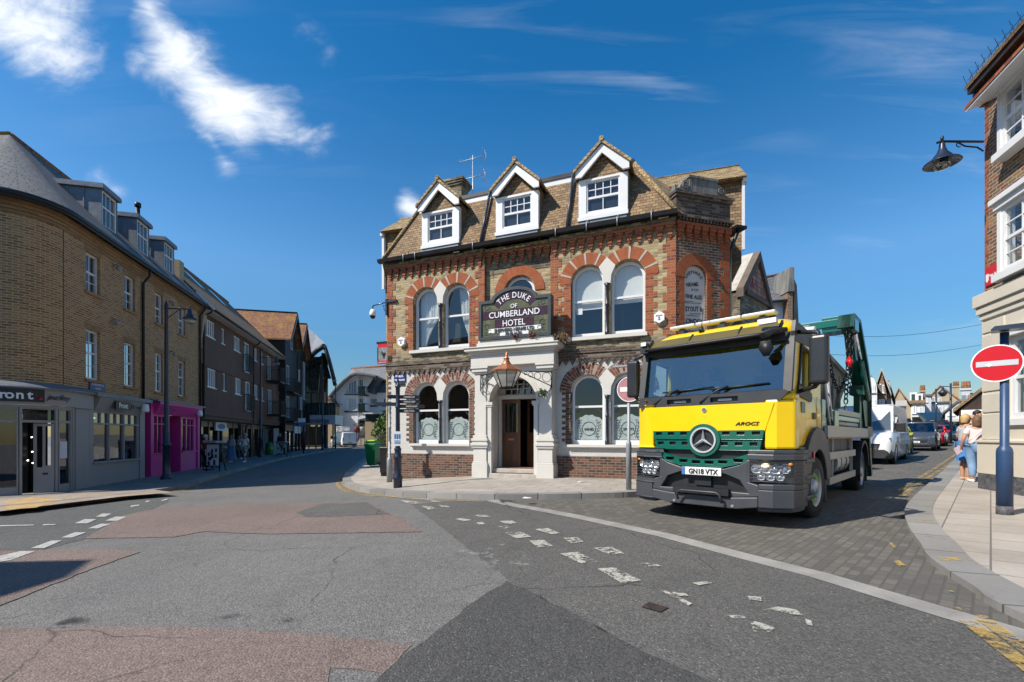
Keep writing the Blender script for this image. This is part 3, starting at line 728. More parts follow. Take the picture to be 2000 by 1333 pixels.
mb.build('dentil_band', 'dark_band', hotel)
mb = MB()
mb.prism(rect(0, 3.93, 3.67, 7.34), 'y', 0, WALLT, [arch(a, b, UZ0, UZS) for a, b in WN[:2]])
mb.prism(rect(5.85, 3.93, 9.34, 7.34), 'y', 0, WALLT, [arch(a, b, UZ0, UZS) for a, b in WN[2:]])
mb.prism(rect(3.67, 3.93, 5.85, 7.34), 'y', .13, WALLT, [arch(4.3, 5.3, 4.6, 5.85)])
mb.build('stock_brick_wall', 'yellow_stock', hotel)
mb = MB()
for a, b in ((.01, 3.66), (5.86, 9.33)): mb.box(a, -.014, 3.93, b, .05, 4.165)
mb.box(3.68, .115, 6.5, 5.84, .2, 7.0)
mb.build('weathered_brick', 'stained_stock', hotel)
# brick quoins and jambs, toothed into the wall
mb = MB()
def teeth(x, z0, z1, s, w1=.225, w2=.34, h=.225, y=-.014, d=.2):
    z = z0; k = 0
    while z < z1-.01:
        zz = min(z+h, z1); wv = w2 if k % 2 else w1
        mb.box(min(x, x+s*wv), y, z, max(x, x+s*wv), d, zz); z = zz; k += 1
teeth(-.012, 3.93, 6.8, 1); teeth(3.682, 3.93, 6.8, -1); teeth(5.838, 3.93, 6.8, 1); teeth(9.352, 3.93, 6.8, -1)
for a, b in ((WN[0][0], WN[1][1]), (WN[2][0], WN[3][1])):
    teeth(a, UZ0-.1, UZS, -1, .2, .31, .15, -.012); teeth(b, UZ0-.1, UZS, 1, .2, .31, .15, -.012)
mb.build('red_quoins', 'red_brick', hotel)
mb = MB()
for a, b in ((WN[0][0], WN[1][1]), (WN[2][0], WN[3][1])):
    teeth(a, LZ0, LZS, -1, .16, .27, .085, -.012); teeth(b, LZ0, LZS, 1, .16, .27, .085, -.012)
teeth(-.012, .9, 3.5, 1, .03, .16, .085, -.012)
mb.build('brown_jambs', 'brown_plinth', hotel)
# arch rings
mb = MB(); md = MB(); ms = MB(); mk = MB(); mcol = MB()
for i in (0, 2):
    for zs, tgt, up in ((UZS, mb, 1), (LZS, md, 0)):
        c1, c2 = sum(WN[i])/2, sum(WN[i+1])/2; ri, ro = .495, .83
        lim = math.degrees(math.acos((c2-c1)/2/ro))+1
        tgt.ring(c1, zs, ri, ro, -.022, .1, lim, 180, 22); tgt.ring(c2, zs, ri, ro, -.022, .1, 0, 180-lim, 22)
        if up:
            for c, rngs in ((c1, (160, 128, 95, 64)), (c2, (20, 52, 85, 116))):
                for a in rngs: ms.ring(c, zs, ri, ro+.01, -.03, .1, a-2.2, a+2.2, 2)
        xm = (c1+c2)/2; hw = .235
        mk.prism([(xm-.1, zs-.12), (xm+.1, zs-.12), (xm+.12, zs+.12), (xm+hw, zs+.36), (xm, zs+.62), (xm-hw, zs+.36), (xm-.12, zs+.12)], 'y', -.05, .12)
        z0 = UZ0 if up else LZ0
        mcol.lathe([(.06, z0), (.06, z0+.1), (.04, z0+.13), (.038, zs-.75), (.05, zs-.74), (.05, zs-.7), (.036, zs-.68), (.034, zs-.24), (.05, zs-.22), (.075, zs-.12)], (xm, -.03, 0), 10)
mb.ring(4.8, 5.85, .52, .82, .105, .2, 0, 180, 26)
mb.build('red_arches', 'red_voussoir', hotel); md.build('brown_arches', 'dark_voussoir', hotel)
ms.build('stone_voussoirs', 'stone', hotel); mk.build('stone_spandrel', 'white_stucco', hotel); mcol.build('cast_column', 'navy_paint', hotel)
# corbel table under the eaves
mb = MB()
def corbels(x0, x1, y, n):
    st = (x1-x0)/n
    for i in range(n):
        c = x0+st*(i+.5)
        for k, (hw, z, pr) in enumerate(((.10, 7.0, .11), (.083, 6.92, .09), (.06, 6.84, .07), (.04, 6.77, .05))): mb.box(c-hw, y-pr, z, c+hw, y+.05, z+.08)
        mb.box(c-.022, y-.03, 6.72, c+.022, y+.02, 6.78)
    mb.box(x0, y-.125, 7.08, x1, y+.1, 7.16)
corbels(0, 3.67, 0, 13); corbels(3.67, 5.85, .13, 8); corbels(5.85, 9.34, 0, 13)
mb.build('corbel_table', 'red_brick', hotel)
mb = MB()
for a, b, y in ((-.02, 3.68, 0), (3.68, 5.84, .1), (5.84, 9.36, 0)):
    mb.box(a, y-.14, 7.16, b, y+.1, 7.26)
    k = a+.06
    while k < b-.1: mb.box(k, y-.155, 7.17, k+.1, y-.1, 7.25); k += .2
mb.build('eaves_course', 'stained_stock', hotel)
mb = MB()
mb.prism([(-.34, 7.27), (-.2, 7.27), (-.2, 7.38), (-.37, 7.38)], 'x', -.16, 9.4)
mb.build('gutter', 'black_iron', hotel)
mb = MB()
for x in (.9, 1.35, 3.45, 6.1, 7.0, 7.85, 8.75): mb.tube([(x, -.1, 7.6), (x, -.385, 7.4), (x, -.385, 7.16)], .012, 5)
mb.build('gutter_bracket', 'galvanised', hotel)
# sills
mb = MB()
for a, b in ((.94, 3.2), (6.36, 8.62)):
    mb.box(a, -.12, UZ0-.1, b, .12, UZ0-.002); mb.box(a+.04, -.08, LZ0-.11, b-.04, .12, LZ0-.002)
    mb.box(a+.01, -.11, LZ0-.075, b-.01, -.08, LZ0-.004)
mb.build('window_sill', 'white_stucco', hotel)
# windows
def etch(parent, x0, x1, z0, z1, y, word=None):
    """frosted brewery glass with a clear scalloped top"""
    cx = (x0+x1)/2; w_ = x1-x0
    pts = [(x0, z0), (x1, z0), (x1, z0+.60*(z1-z0))]
    for i in range(9):
        t = i/8; pts.append((x1-w_*t, z0+(.60+.16*math.sin(math.pi*t)+.035*abs(math.sin(4*math.pi*t)))*(z1-z0)))
    mb = MB(); mb.poly([(a, y, b) for a, b in pts]); o = mb.build('etched_glass', 'etched', parent)
    ln = MB()
    for sx in (-1, 1):
        for k in range(7):
            a = k*1.05; cx2 = cx+sx*(w_*.36-.03*math.sin(k)); cz = z0+.05+k*(z1-z0)*.085
            ln.ring(cx2, cz, .028, .042, y-.008, y-.004, 90-sx*60+a*20, 330-sx*60+a*20, 8)
            ln.ring(cx2-sx*.07, cz+.03, .016, .026, y-.008, y-.004, 0, 260, 7)
    ln.ring(cx, z0+.17*(z1-z0)+.16, .19, .205, y-.008, y-.004, 0, 360, 22)
    for sx in (-1, 1):
        ln.ring(cx+sx*w_*.5, z1-.02, .1, .125, y-.008, y-.004, 180 if sx > 0 else 270, 270 if sx > 0 else 360, 8)
    ln.build('etched_scroll', 'etched_line', o)
    if word:
        tx = MB(); text(tx, word, cx, y-.012, z0+.27, .095, bold=.002); tx.build('lettering', 'etched_line', o)
for i, (a, b) in enumerate(WN):
    o = sash(hotel, a+.01, b-.01, UZ0, UZS+.48, .14, bot=(1, 1), meet=5.345, zs=UZS, fw=.075, pane='pane')
    if i == 0: curtain(o, [(6.34, a+.1, b-.12), (5.4, a+.1, b-.18), (5.0, a+.1, a+.52), (4.6, a+.1, a+.33), (4.3, a+.1, a+.3)], .34)
    if i == 1: curtain(o, [(6.34, a+.42, b-.1), (5.5, a+.5, b-.1), (5.1, a+.6, b-.1), (4.75, b-.22, b-.1), (4.3, b-.2, b-.1)], .34)
    if i >= 2:
        bb = MB(); bb.box(a+.06, .27, 5.12 if i == 2 else 5.2, b-.06, .285, 6.36); bb.build('roller_blind', 'blind', o)
    if i == 2:
        bb = MB(); bb.box(a+.12, .18, 4.98, a+.3, .184, 5.16); bb.build('notice', 'paper', o)
    q = sash(hotel, a+.01, b-.01, LZ0, LZS+.48, .14, bot=(1, 1), meet=2.27, zs=LZS, fw=.075, pane='pane_pub')
    etch(q, a+.09, b-.09, LZ0+.14, 2.24, .186, (None, None, 'WINES', 'SPIRITS')[i])
sash(hotel, 4.31, 5.29, 4.6, 6.33, .22, bot=(1, 1), meet=5.2, zs=5.85, fw=.08)
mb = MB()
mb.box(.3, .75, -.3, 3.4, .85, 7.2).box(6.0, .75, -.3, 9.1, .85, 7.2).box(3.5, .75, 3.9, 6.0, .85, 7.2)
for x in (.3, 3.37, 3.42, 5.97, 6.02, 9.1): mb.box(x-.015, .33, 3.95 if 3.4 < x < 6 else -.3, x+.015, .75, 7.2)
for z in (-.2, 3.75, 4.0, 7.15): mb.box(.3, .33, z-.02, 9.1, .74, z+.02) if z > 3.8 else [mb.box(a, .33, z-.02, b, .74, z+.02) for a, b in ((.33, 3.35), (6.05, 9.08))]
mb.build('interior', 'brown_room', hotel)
# ---- porch
mb = MB()
def pier(x0, x1, front):
    cx = (x0+x1)/2; hw = (x1-x0)/2
    for z0, z1, g in ((-.5, .58, .02), (.58, .64, 0), (.64, 1.05, -.02), (1.05, 1.12, .02), (1.12, 1.2, .05), (1.2, 1.26, .01), (1.26, 1.34, .035), (1.34, 1.44, -.01), (1.44, 3.3, -.05), (3.3, 3.36, -.02), (3.36, 3.46, .02), (3.46, 3.52, .05)):
        mb.box(cx-hw-g, front-g, z0, cx+hw+g, -.001, z1)
pier(3.5, 3.98, -.49); pier(5.58, 6.06, -.49)
mb.build('porch_pier', 'white_stucco', hotel, bevel=.012)
mb = MB()
mb.prism([(3.94, -.5), (4.03, -.5), (4.03, 2.44)]+[(4.78-.75*math.cos(math.pi*i/22), 2.44+.78*math.sin(math.pi*i/22)) for i in range(1, 22)]+[(5.53, 2.44), (5.53, -.5), (5.62, -.5), (5.62, 3.53), (3.94, 3.53)], 'y', -.38, -.05)
mb.ring(4.78, 2.44, .75, .83, -.425, -.37, 0, 180, 24); mb.ring(4.78, 2.44, .83, .90, -.405, -.37, 0, 180, 24)
for x in (4.0, 5.48): mb.box(x-.02, -.43, -.5, x+.10, -.3, 2.3); mb.box(x-.05, -.45, 2.3, x+.13, -.28, 2.35); mb.box(x-.07, -.47, 2.35, x+.15, -.26, 2.44)
mb.build('porch_arch', 'white_stucco', hotel)
mb = MB()
mb.box(3.46, -.53, 3.52, 6.10, .12, 3.83)
for k, (z0, z1, g) in enumerate(((3.83, 3.87, .03), (3.87, 3.93, .06), (3.93, 3.97, .11), (3.97, 4.06, .19), (4.06, 4.09, .22))): mb.box(3.5-g, -.49-g, z0, 6.06+g, .11, z1)
mb.box(3.7, -.62, 4.09, 6.12, .1, 4.2); mb.box(3.74, -.6, 4.2, 6.08, .1, 4.28)
mb.build('porch_cornice', 'white_stucco', hotel, bevel=.01)
mb = MB()  # porch sides and ceiling
mb.box(3.86, -.05, -.5, 3.96, .42, 3.3).box(5.6, -.05, -.5, 5.7, .42, 3.3).box(3.86, -.04, 3.3, 5.7, .42, 3.36)
mb.build('porch_lining', 'white_stucco', hotel)
mb = MB()  # door case
mb.prism([(3.96, -.2), (5.6, -.2), (5.6, 3.34), (3.96, 3.34)], 'y', .42, .55, [rect(4.08, .42, 5.32, 2.58), [(4.2+.0, 2.74), (5.45, 2.74), (5.45, 2.95), (5.3, 3.1), (5.1, 3.2), (4.55, 3.2), (4.3, 3.08), (4.2, 2.95)]])
mb.box(4.0, .36, .4, 4.08, .43, 2.6).box(5.32, .36, .4, 5.4, .43, 2.6).box(3.98, .34, 2.58, 5.44, .43, 2.7)
for i in range(1, 6): mb.box(4.2+i*.21-.015, .44, 2.74, 4.2+i*.21+.015, .5, 3.16)
for z in (2.9, 3.05): mb.box(4.2, .445, z-.014, 5.45, .495, z+.014)
mb.build('door_case', 'white_stucco', hotel)
mb = MB(); mb.poly([(4.15, .51, 2.72), (5.5, .51, 2.72), (5.5, .51, 3.24), (4.15, .51, 3.24)]); mb.build('fanlight', 'pane_dark', hotel)
mb = MB(); mb.box(4.0, .56, .3, 5.9, 2.2, .42).box(4.0, 2.2, .3, 5.9, 2.3, 3.3).box(3.97, .56, .3, 4.03, 2.2, 3.3).box(5.87, .56, .3, 5.93, 2.2, 3.3).box(4.0, .56, 3.25, 5.9, 2.2, 3.32); mb.build('hallway', 'dark_room', hotel)
def door_leaf(x0, x1, z0, z1, y, name='door', loc=None, ang=0.):
    mb = MB(); 
    if loc: mb.at(loc, ang)
    g = .09
    mb.prism(rect(x0, z0, x1, z1), 'y', y, y+.05, [rect(x0+g, z0+1.1, x1-g, z1-.12)])
    for a, b in ((x0+g, (x0+x1)/2-.03), ((x0+x1)/2+.03, x1-g)): mb.box(a, y-.012, z0+.18, b, y, z0+.72)
    mb.box(x0+g, y-.014, z0+.78, x1-g, y, z0+1.0); mb.box(x0+.04, y-.02, z0+1.04, x1-.04, y, z0+1.09)
    o = mb.build(name, 'oak_door', hotel)
    p = MB(); 
    if loc: p.at(loc, ang)
    p.poly([(x0+g, y+.025, z0+1.1), (x1-g, y+.025, z0+1.1), (x1-g, y+.025, z1-.12), (x0+g, y+.025, z1-.12)]); p.build('pane', 'pane_dark', o)
    return o
o = door_leaf(4.09, 4.70, .43, 2.57, .46)
k = MB(); k.box(4.3, .43, 1.28, 4.5, .455, 1.34); k.build('letter_plate', 'copper', o)
door_leaf(0, .6, .43, 2.57, -.05, 'door', (5.3, .52, 0), R(148))
mb = MB(); mb.box(4.05, -.30, .30, 5.5, .55, .43); mb.box(3.98, -.46, .1, 5.58, .3, .29); mb.build('doorstep', 'stone', hotel, bevel=.02)
mb = MB(); mb.box(4.1, -.2, .432, 5.45, .4, .437); mb.box(4.06, -.42, .292, 5.5, -.32, .297); mb.build('tiled_step', 'tile_step', hotel)
# ---- roof: tile-hung mansard between two hips, cross wing behind
def roof_y(z): return -.18+(z-7.36)*.40
mb = MB()
z0, z1 = 7.36, 9.36; ya, yb = roof_y(z0), roof_y(z1)
mb.poly([(-.1, ya, z0), (9.42, ya, z0), (8.15, yb, z1), (.95, yb, z1)])
mb.poly([(-.1, ya, z0), (.95, yb, z1), (.2, 3.2, z1), (-1.9, 2.6, z0)])
mb.poly([(8.15, yb, z1), (9.42, ya, z0), (11.2, 2.6, z0), (9.6, 3.4, z1)])
mb.build('tiled_mansard', 'brown_tile', hotel)
mb = MB(); mb.tube([(9.4, ya-.02, z0+.02), (8.15, yb-.02, z1+.02)], .07, 8); mb.tube([(-.1, ya-.02, z0+.02), (.95, yb-.02, z1+.02)], .06, 8); mb.build('hip_tiles', 'brown_tile_lichen', hotel)
mb = MB(); mb.box(.9, yb-.12, 9.30, 8.2, 4.2, 9.42); mb.build('flat_roof', 'black_iron', hotel)
mb = MB(); mb.box(.92, yb-.09, 9.14, 8.18, yb+.12, 9.30); mb.build('fascia', 'white_gloss', hotel)
mb = MB()
for x in (3.64, 6.40): mb.box(x-.035, roof_y(7.5)-.06, 7.4, x+.035, roof_y(7.5)+.02, 7.5); mb.tube([(x, yb-.14, 9.3), (x, roof_y(7.5)-.1, 7.42)], .045, 8)
mb.build('rainwater_pipe', 'navy_paint', hotel)
def dormer(cx, hw=.735):
    y = -.13; x0, x1 = cx-hw, cx+hw; zb, zt, ap = 7.61, 8.74, 9.58
    mb = MB(); mb.prism(rect(x0, zb, x1, zt), 'y', y, y+.16, [rect(x0+.22, zb+.16, x1-.22, zt-.06)])
    mb.box(x0-.02, y-.05, zb-.05, x1+.02, y+.1, zb+.06)
    d = mb.build('dormer', 'white_gloss', hotel)
    k = MB(); k.box(x0+.02, y-.02, zb-.16, x1-.02, y+.3, zb-.051); k.build('lead_apron', 'lead', d)
    k = MB(); k.prism([(x0+.03, zt), (x1-.03, zt), (cx, ap-.16)], 'y', y+.03, y+.14); k.build('tiled_gable', 'brown_tile', d)
    k = MB()
    for s in (-1, 1):
        k.prism([(cx+s*(hw+.06), zt+.02), (cx+s*(hw+.06), zt+.2), (cx, ap), (cx, ap-.24), (cx+s*(hw-.11), zt+.02)], 'y', y-.14, y-.07)
    k.build('bargeboard', 'white_gloss', d)
    k = MB()
    for s in (-1, 1):
        a, b = (cx+s*(hw+.12), zt+.14), (cx, ap+.02)
        k.prism([a, (a[0]-s*.0, a[1]+.09), (b[0], b[1]+.1), b], 'y', y-.2, 3.0)
    k.tube([(cx, y-.22, ap+.12), (cx, 3.0, ap+.12)], .07, 8)
    k.build('tiled_roof', 'brown_tile_lichen', d)
    k = MB()
    for x in (x0+.0, x1-.06): k.box(x, y+.16, zb-.3, x+.06, 1.6, zt+.15)
    k.build('tiled_cheek', 'brown_tile', d)
    s = sash(hotel, x0+.21, x1-.21, zb+.15, zt-.05, y+.03, top=(4, 2), bot=(2, 1), meet=zb+.60, fw=.05, pane='pane', back=.085)
    s.parent = d
for cx in (2.15, 4.81, 7.41): dormer(cx, .69)
A, B = Vector((-1.75, 2.2)), Vector((11.2, 3.15)); wd = (B-A).normalized(); wn = Vector((-wd.y, wd.x))
def wp(t, d): q = A+wd*t+wn*d; return (q.x, q.y)
WL = (B-A).length
mb = MB(); mb.at((A.x, A.y, 0), math.atan2(wd.y, wd.x)); mb.box(0, 0, 6.9, WL, 1.9, 9.55); mb.build('tile_hung_wing', 'brown_tile', hotel)
mb = MB(); mb.at((A.x, A.y, 0), math.atan2(wd.y, wd.x))
mb.prism([(-.25, 9.55), (1.3, 10.70), (1.4, 10.70), (2.15, 9.55)], 'x', -.12, WL+.12)
mb.tube([(-.14, 1.35, 10.72), (WL+.14, 1.35, 10.72)], .06, 8)
mb.build('wing_roof', 'brown_tile_lichen', hotel)
mb = MB(); mb.at((A.x, A.y, 0), math.atan2(wd.y, wd.x))
mb.box(-.10, -.1, 7.3, -.0, -.02, 9.5); mb.box(WL, -.1, 7.3, WL+.08, -.02, 9.5); mb.box(-.14, -.16, 9.42, -.02, 1.85, 9.54); mb.box(WL+.02, -.16, 9.42, WL+.14, 1.85, 9.54)
mb.build('corner_board', 'white_gloss', hotel)
mb = MB(); mb.box(.62, 2.9, 9.0, 1.32, 3.5, 11.3)
for g, z in ((.05, 11.3), (.09, 11.38), (.12, 11.46)): mb.box(.62-g, 2.9-g, z, 1.32+g, 3.5+g, z+.08)
mb.build('chimney', 'stained_stock', hotel)
# ---- splayed corner with the painted panel
CA = R(37.7); CL = 1.75
def ch(): return MB().at((9.34, 0, 0), CA)
mb = ch(); mb.prism(rect(0, -.6, CL, 7.3), 'y', 0, .3, [arch(.28, .98+.02, 3.7, 5.72)]); mb.build('corner_wall', 'purple_brick', hotel)
mb = ch(); mb.prism(arch(.28, 1.0, 3.7, 5.72), 'y', .08, .14); pn = mb.build('painted_panel', 'painted_panel', hotel)
mb = ch(); mb.ring(.64, 5.72, .36, .66, -.02, .1, 0, 180, 22)
for s, x in ((-1, .28), (1, 1.0)): teeth(x, 3.7, 5.72, s, .14, .24, .15, -.012)
teeth(CL, 3.6, 6.8, -1, .2, .32, .225, -.012)
n = 7; st = CL/n
for i in range(n):
    c = st*(i+.5)
    for hw, z, pr in ((.10, 7.0, .12), (.083, 6.9, .09), (.06, 6.8, .06), (.04, 6.7, .04)): mb.box(c-hw, -pr, z, c+hw, .05, z+.1)
mb.box(-.02, -.13, 7.1, CL+.02, .1, 7.17)
mb.build('corner_dressings', 'red_voussoir', hotel)
mb = ch()
for i in range(16): mb.box(.03+i*.108, -.15, 7.2, .08+i*.108, .05, 7.27)
mb.box(-.03, -.16, 7.28, CL+.03, .3, 7.36)
mb.box(0, -.03, 7.36, CL, .3, 7.86); mb.box(-.04, -.08, 7.86, CL+.04, .34, 7.94); mb.box(-.07, -.12, 7.94, CL+.07, .38, 8.0)
mb.build('corner_parapet', 'dark_band', hotel)
mb = ch(); mb.box(.42, -.04, 8.0, 1.3, .2, 8.42); mb.box(.38, -.07, 8.42, 1.34, .23, 8.48)
for s, x in ((-1, .42), (1, 1.3)):
    mb.prism([(x, 8.0), (x+s*.46, 8.0), (x+s*.46, 8.06), (x+s*.3, 8.12), (x+s*.2, 8.3), (x+s*.1, 8.37), (x, 8.36)], 'y', -.02, .16)
    mb.ring(x+s*.13, 8.2, .06, .09, -.06, 0, 0, 360, 14); mb.ring(x+s*.13, 8.2, .0, .03, -.06, 0, 0, 360, 10)
mb.box(-.05, -.05, 8.0, .03, .1, 8.16)
mb.build('stone_scroll', 'old_stone', hotel)
tx = ch()
text(tx, 'SHEPHERD', .64, .074, 5.63, .125, arc=.24, sx=.92, bold=.002); text(tx, 'NEAME', .60, .074, 5.52, .15, sx=.8, rot=R(8), bold=.003); text(tx, '& CO.', .68, .074, 5.40, .09)
text(tx, 'FINE ALES', .64, .074, 5.18, .155, sx=.78, bold=.003); text(tx, 'STOUT &', .65, .074, 4.84, .18, sx=.74, bold=.004, rot=R(4)); text(tx, 'LONDON', .65, .074, 4.5, .19, sx=.8, bold=.004); text(tx, 'PORTER', .65, .074, 4.18, .19, sx=.82, bold=.004)
for a, b, z, sl in ((.34, .62, 5.08, .02), (.36, .9, 5.04, .03), (.5, .95, 4.75, .03), (.42, .8, 4.7, .01)): tx.poly([(a, .072, z), (b, .072, z+sl), (b, .072, z+sl+.012), (a, .072, z+.018)])
tx.build('lettering', 'faded_letter', pn)
mb = MB(); mb.at((9.34, 0, 0), CA)
mb.box(CL-.02, -.30, 7.12, CL+.32, 3.4, 7.2); mb.tube([(CL+.12, -.2, 7.1), (CL+.1, .1, 6.6), (CL+.1, .25, 5.0)], .05, 8); mb.build('side_gutter', 'black_iron', hotel)
# side and rear walls
mb = MB()
mb.prism([(0, .33), (.28, .33), (.28, .95), (3.94, .95), (3.94, 2.36), (5.96, 2.36), (5.96, .95), (9.12, .95), (9.12, .33), (9.2, .28), (10.5, 1.29), (10.74, 1.1), (10.9, 2.9), (10.93, 3.5), (-1.95, 3.2), (-1.75, 2.25)], 'z', -.6, 6.95)
mb.build('rear_block', 'yellow_stock', hotel)
# ------------------------------------------------------------------ things fixed to the hotel
# tiled name board over the porch
sg = thing('name_board', 'arched tile name board in dark frame with white lettering above the hotel porch', 'sign', HW(4.91, -.55, 4.28), HA)
bo = [(-1.13, 0), (1.13, 0), (1.13, 1.17), (.72, 1.17)]+[(.70*math.cos(a), 1.16+.34*math.sin(a)) for a in [math.pi*i/16 for i in range(1, 16)]]+[(-.72, 1.17), (-1.13, 1.17)]
bi = [(-1.04, .09), (1.04, .09), (1.04, 1.08), (.66, 1.08)]+[(.63*math.cos(a), 1.09+.32*math.sin(a)) for a in [math.pi*i/16 for i in range(1, 16)]]+[(-.66, 1.08), (-1.04, 1.08)]
mb = MB(); mb.prism(bo, 'y', -.09, .16, [bi]); mb.prism([(a*1.0, b) for a, b in bo], 'y', .161, .2); mb.build('frame', 'sign_frame', sg)
mb = MB(); mb.prism(bi, 'y', -.05, .12); fc = mb.build('tile_face', 'sign_tile', sg)
mb = MB()
def bar_poly(x0, x1, z0, z1, y=-.053, dz=0): mb.poly([(x0, y, z0), (x1, y, z0+dz), (x1, y, z1+dz), (x0, y, z1)])
bar_poly(-1.03, 1.03, .60, .86); bar_poly(-.62, .62, .33, .585)
for i in range(14):
    a0, a1 = R(38+104*i/14), R(38+104*(i+1)/14); q = [(.62, a0), (.88, a0), (.88, a1), (.62, a1)]
    mb.poly([(r*math.cos(a), -.055, .52+r*math.sin(a)) for r, a in q])
mb.build('plum_band', 'sign_plum', fc)
mb = MB(); bar_poly(-.83, .83, .2, .325, -.0545); bar_poly(-.45, .45, .095, .195, -.0545); mb.build('white_band', 'lettering_white', fc)
mb = MB()
text(mb, 'THE DUKE', 0, -.066, .52, .235, .012, arc=.66, sx=.86, bold=.002); text(mb, 'OF', 0, -.066, .885, .17, .012, bold=.001)
text(mb, 'CUMBERLAND', 0, -.066, .64, .25, .012, sx=.98, bold=.002); text(mb, 'HOTEL', 0, -.066, .37, .25, .012, sx=.92, bold=.002)
mb.build('lettering', 'lettering_white', fc)
mb = MB(); text(mb, 'SHEPHERD NEAME LTD', 0, -.066, .217, .128, .012, sx=.94, bold=.006); text(mb, 'FINE ALES.', 0, -.066, .105, .105, .012, sx=1.1, bold=.005)
mb.build('dark_lettering', 'lettering_dark', fc)
mb = MB()
for sx in (-1, 1):
    for cx, cz, r in ((.86, .40, .09), (.78, .25, .06), (.9, .2, .05), (.88, .97, .07), (.76, .94, .045)): mb.ring(sx*cx, cz, r*.75, r, -.06, -.052, 30, 330, 14)
mb.build('scroll', 'sign_frame', fc)
# copper lantern on iron brackets
ln = thing('copper_lantern', 'large copper topped glass lantern on scrolled iron brackets over the hotel door', 'lantern', HW(4.9, -1.15, 2.78), HA)
def hexring(r, z, n=8): return [(r*math.cos(2*math.pi*(i+.5)/n), r*math.sin(2*math.pi*(i+.5)/n), z) for i in range(n)]
mb = MB(); mb.loft([hexring(.20, .0), hexring(.405, .44)], caps=False, smooth=False); mb.build('glass', 'lamp_frost', ln)
mb = MB()
a_, b_ = hexring(.205, .0), hexring(.41, .44)
for i in range(8): mb.tube([a_[i], b_[i]], .013, 5); mb.tube([a_[i], a_[(i+1) % 8]], .014, 5)
mb.cyl((0, 0, -.03), (0, 0, .01), .2, .2, 8, smooth=False)
mb.build('glazing_bar', 'black_iron', ln)
mb = MB(); mb.loft([hexring(.43, .43), hexring(.445, .47), hexring(.30, .56), hexring(.2, .63)], smooth=False)
mb.lathe([(.16, .62), (.13, .68), (.085, .72), (.10, .74), (.06, .77), (.085, .80), (.085, .83), (.035, .86), (.05, .89), (.03, .92), (.012, .99), (.0, 1.03)], n=12)
mb.build('roof', 'copper', ln)
mb = MB()
for s in (-1, 1):
    wx, wy = s*1.12, .66
    ix, iy = s*.42, .12
    V2 = lambda t, z: (ix+(wx-ix)*t, iy+(wy-iy)*t, z)
    mb.tube([V2(0, .46), V2(1, .46)], .016, 6); mb.tube([V2(1, .5), V2(1, .0)], .02, 6); mb.tube([V2(0, .42), V2(.5, .24), V2(1, .06)], .014, 6)
    for t, r, z in ((.83, .135, .31), (.52, .10, .34), (.29, .07, .37), (.12, .045, .40)):
        mb.tube([(V2(t+r*math.cos(a)/.9, z+r*math.sin(a))) for a in [2*math.pi*k/14 for k in range(15)]], .009, 5)
    mb.tube([V2(1, .0), V2(.85, -.12), V2(.82, -.15)], .012, 5)
mb.build('bracket', 'black_iron', ln)
# alarm boxes
def alarm(x, z, label):
    t = thing('alarm_box', label, 'alarm box', HW(x, 0, z), HA, 'alarm boxes on the hotel')
    mb = MB(); mb.prism([(.14*math.cos(R(30+60*i)), .15*math.sin(R(30+60*i))) for i in range(6)], 'y', -.11, .0); mb.build('case', 'sign_white', t, bevel=.012)
    mb = MB(); text(mb, 'SECURITY', 0, -.118, .03, .04); mb.ring(0, -.015, .012, .024, -.119, -.112, 0, 360, 8); mb.box(-.03, -.119, -.075, .03, -.113, -.06); mb.build('lettering', 'sign_blue', t)
alarm(.62, 4.6, 'white hexagonal alarm box left of the upper windows above the finger post')
alarm(8.93, 4.63, 'white hexagonal alarm box on the wall above the lorry')
# public telephone plate
t = thing('telephone_sign', 'small blue and white enamel plate on white brick wall at hotel corner', 'sign', HW(.52, -.004, 3.24), HA)
mb = MB(); mb.box(-.23, -.03, 0, .23, 0, .30); mb.build('plate', 'sign_blue', t)
mb = MB(); text(mb, 'PUBLIC', 0, -.034, .17, .1, bold=.004); text(mb, 'TELEPHONE', 0, -.034, .045, .085, sx=.88, bold=.003); mb.build('lettering', 'lettering_white', t)
mb = MB(); mb.box(-.17, -.03, -.11, .2, 0, -.04); mb.build('lower_plate', 'sign_black', t)
# hanging pub sign, seen at the left corner
t = thing('hanging_sign', 'red framed pictorial hanging sign on the left corner of the hotel', 'sign', HW(-.02, .06, 3.9), HA)
mb = MB(); mb.box(-.44, -.03, .02, .0, .03, .13).box(-.42, -.03, .60, .0, .03, .72); mb.build('red_panel', 'sign_red', t)
mb = MB(); mb.box(-.40, -.025, .13, .0, .025, .60); pa = mb.build('picture', 'pub_art', t)
mb = MB(); mb.ball((-.16, -.03, .36), (.075, .01, .09), 10, 6); mb.box(-.2, -.034, .2, -.18, -.026, .3); mb.box(-.15, -.034, .2, -.13, -.026, .3); mb.ring(-.24, .4, .03, .045, -.034, -.026, 0, 300, 10); mb.build('figure', 'sign_black', pa)
mb = MB(); mb.box(-.46, -.04, .72, .0, .04, .79); mb.box(-.43, -.036, .13, -.40, .036, .60); mb.build('cap', 'black_iron', t)
mb = MB(); text(mb, 'ALES & STOUT', -.21, -.035, .05, .05); mb.build('lettering', 'lettering_white', t)
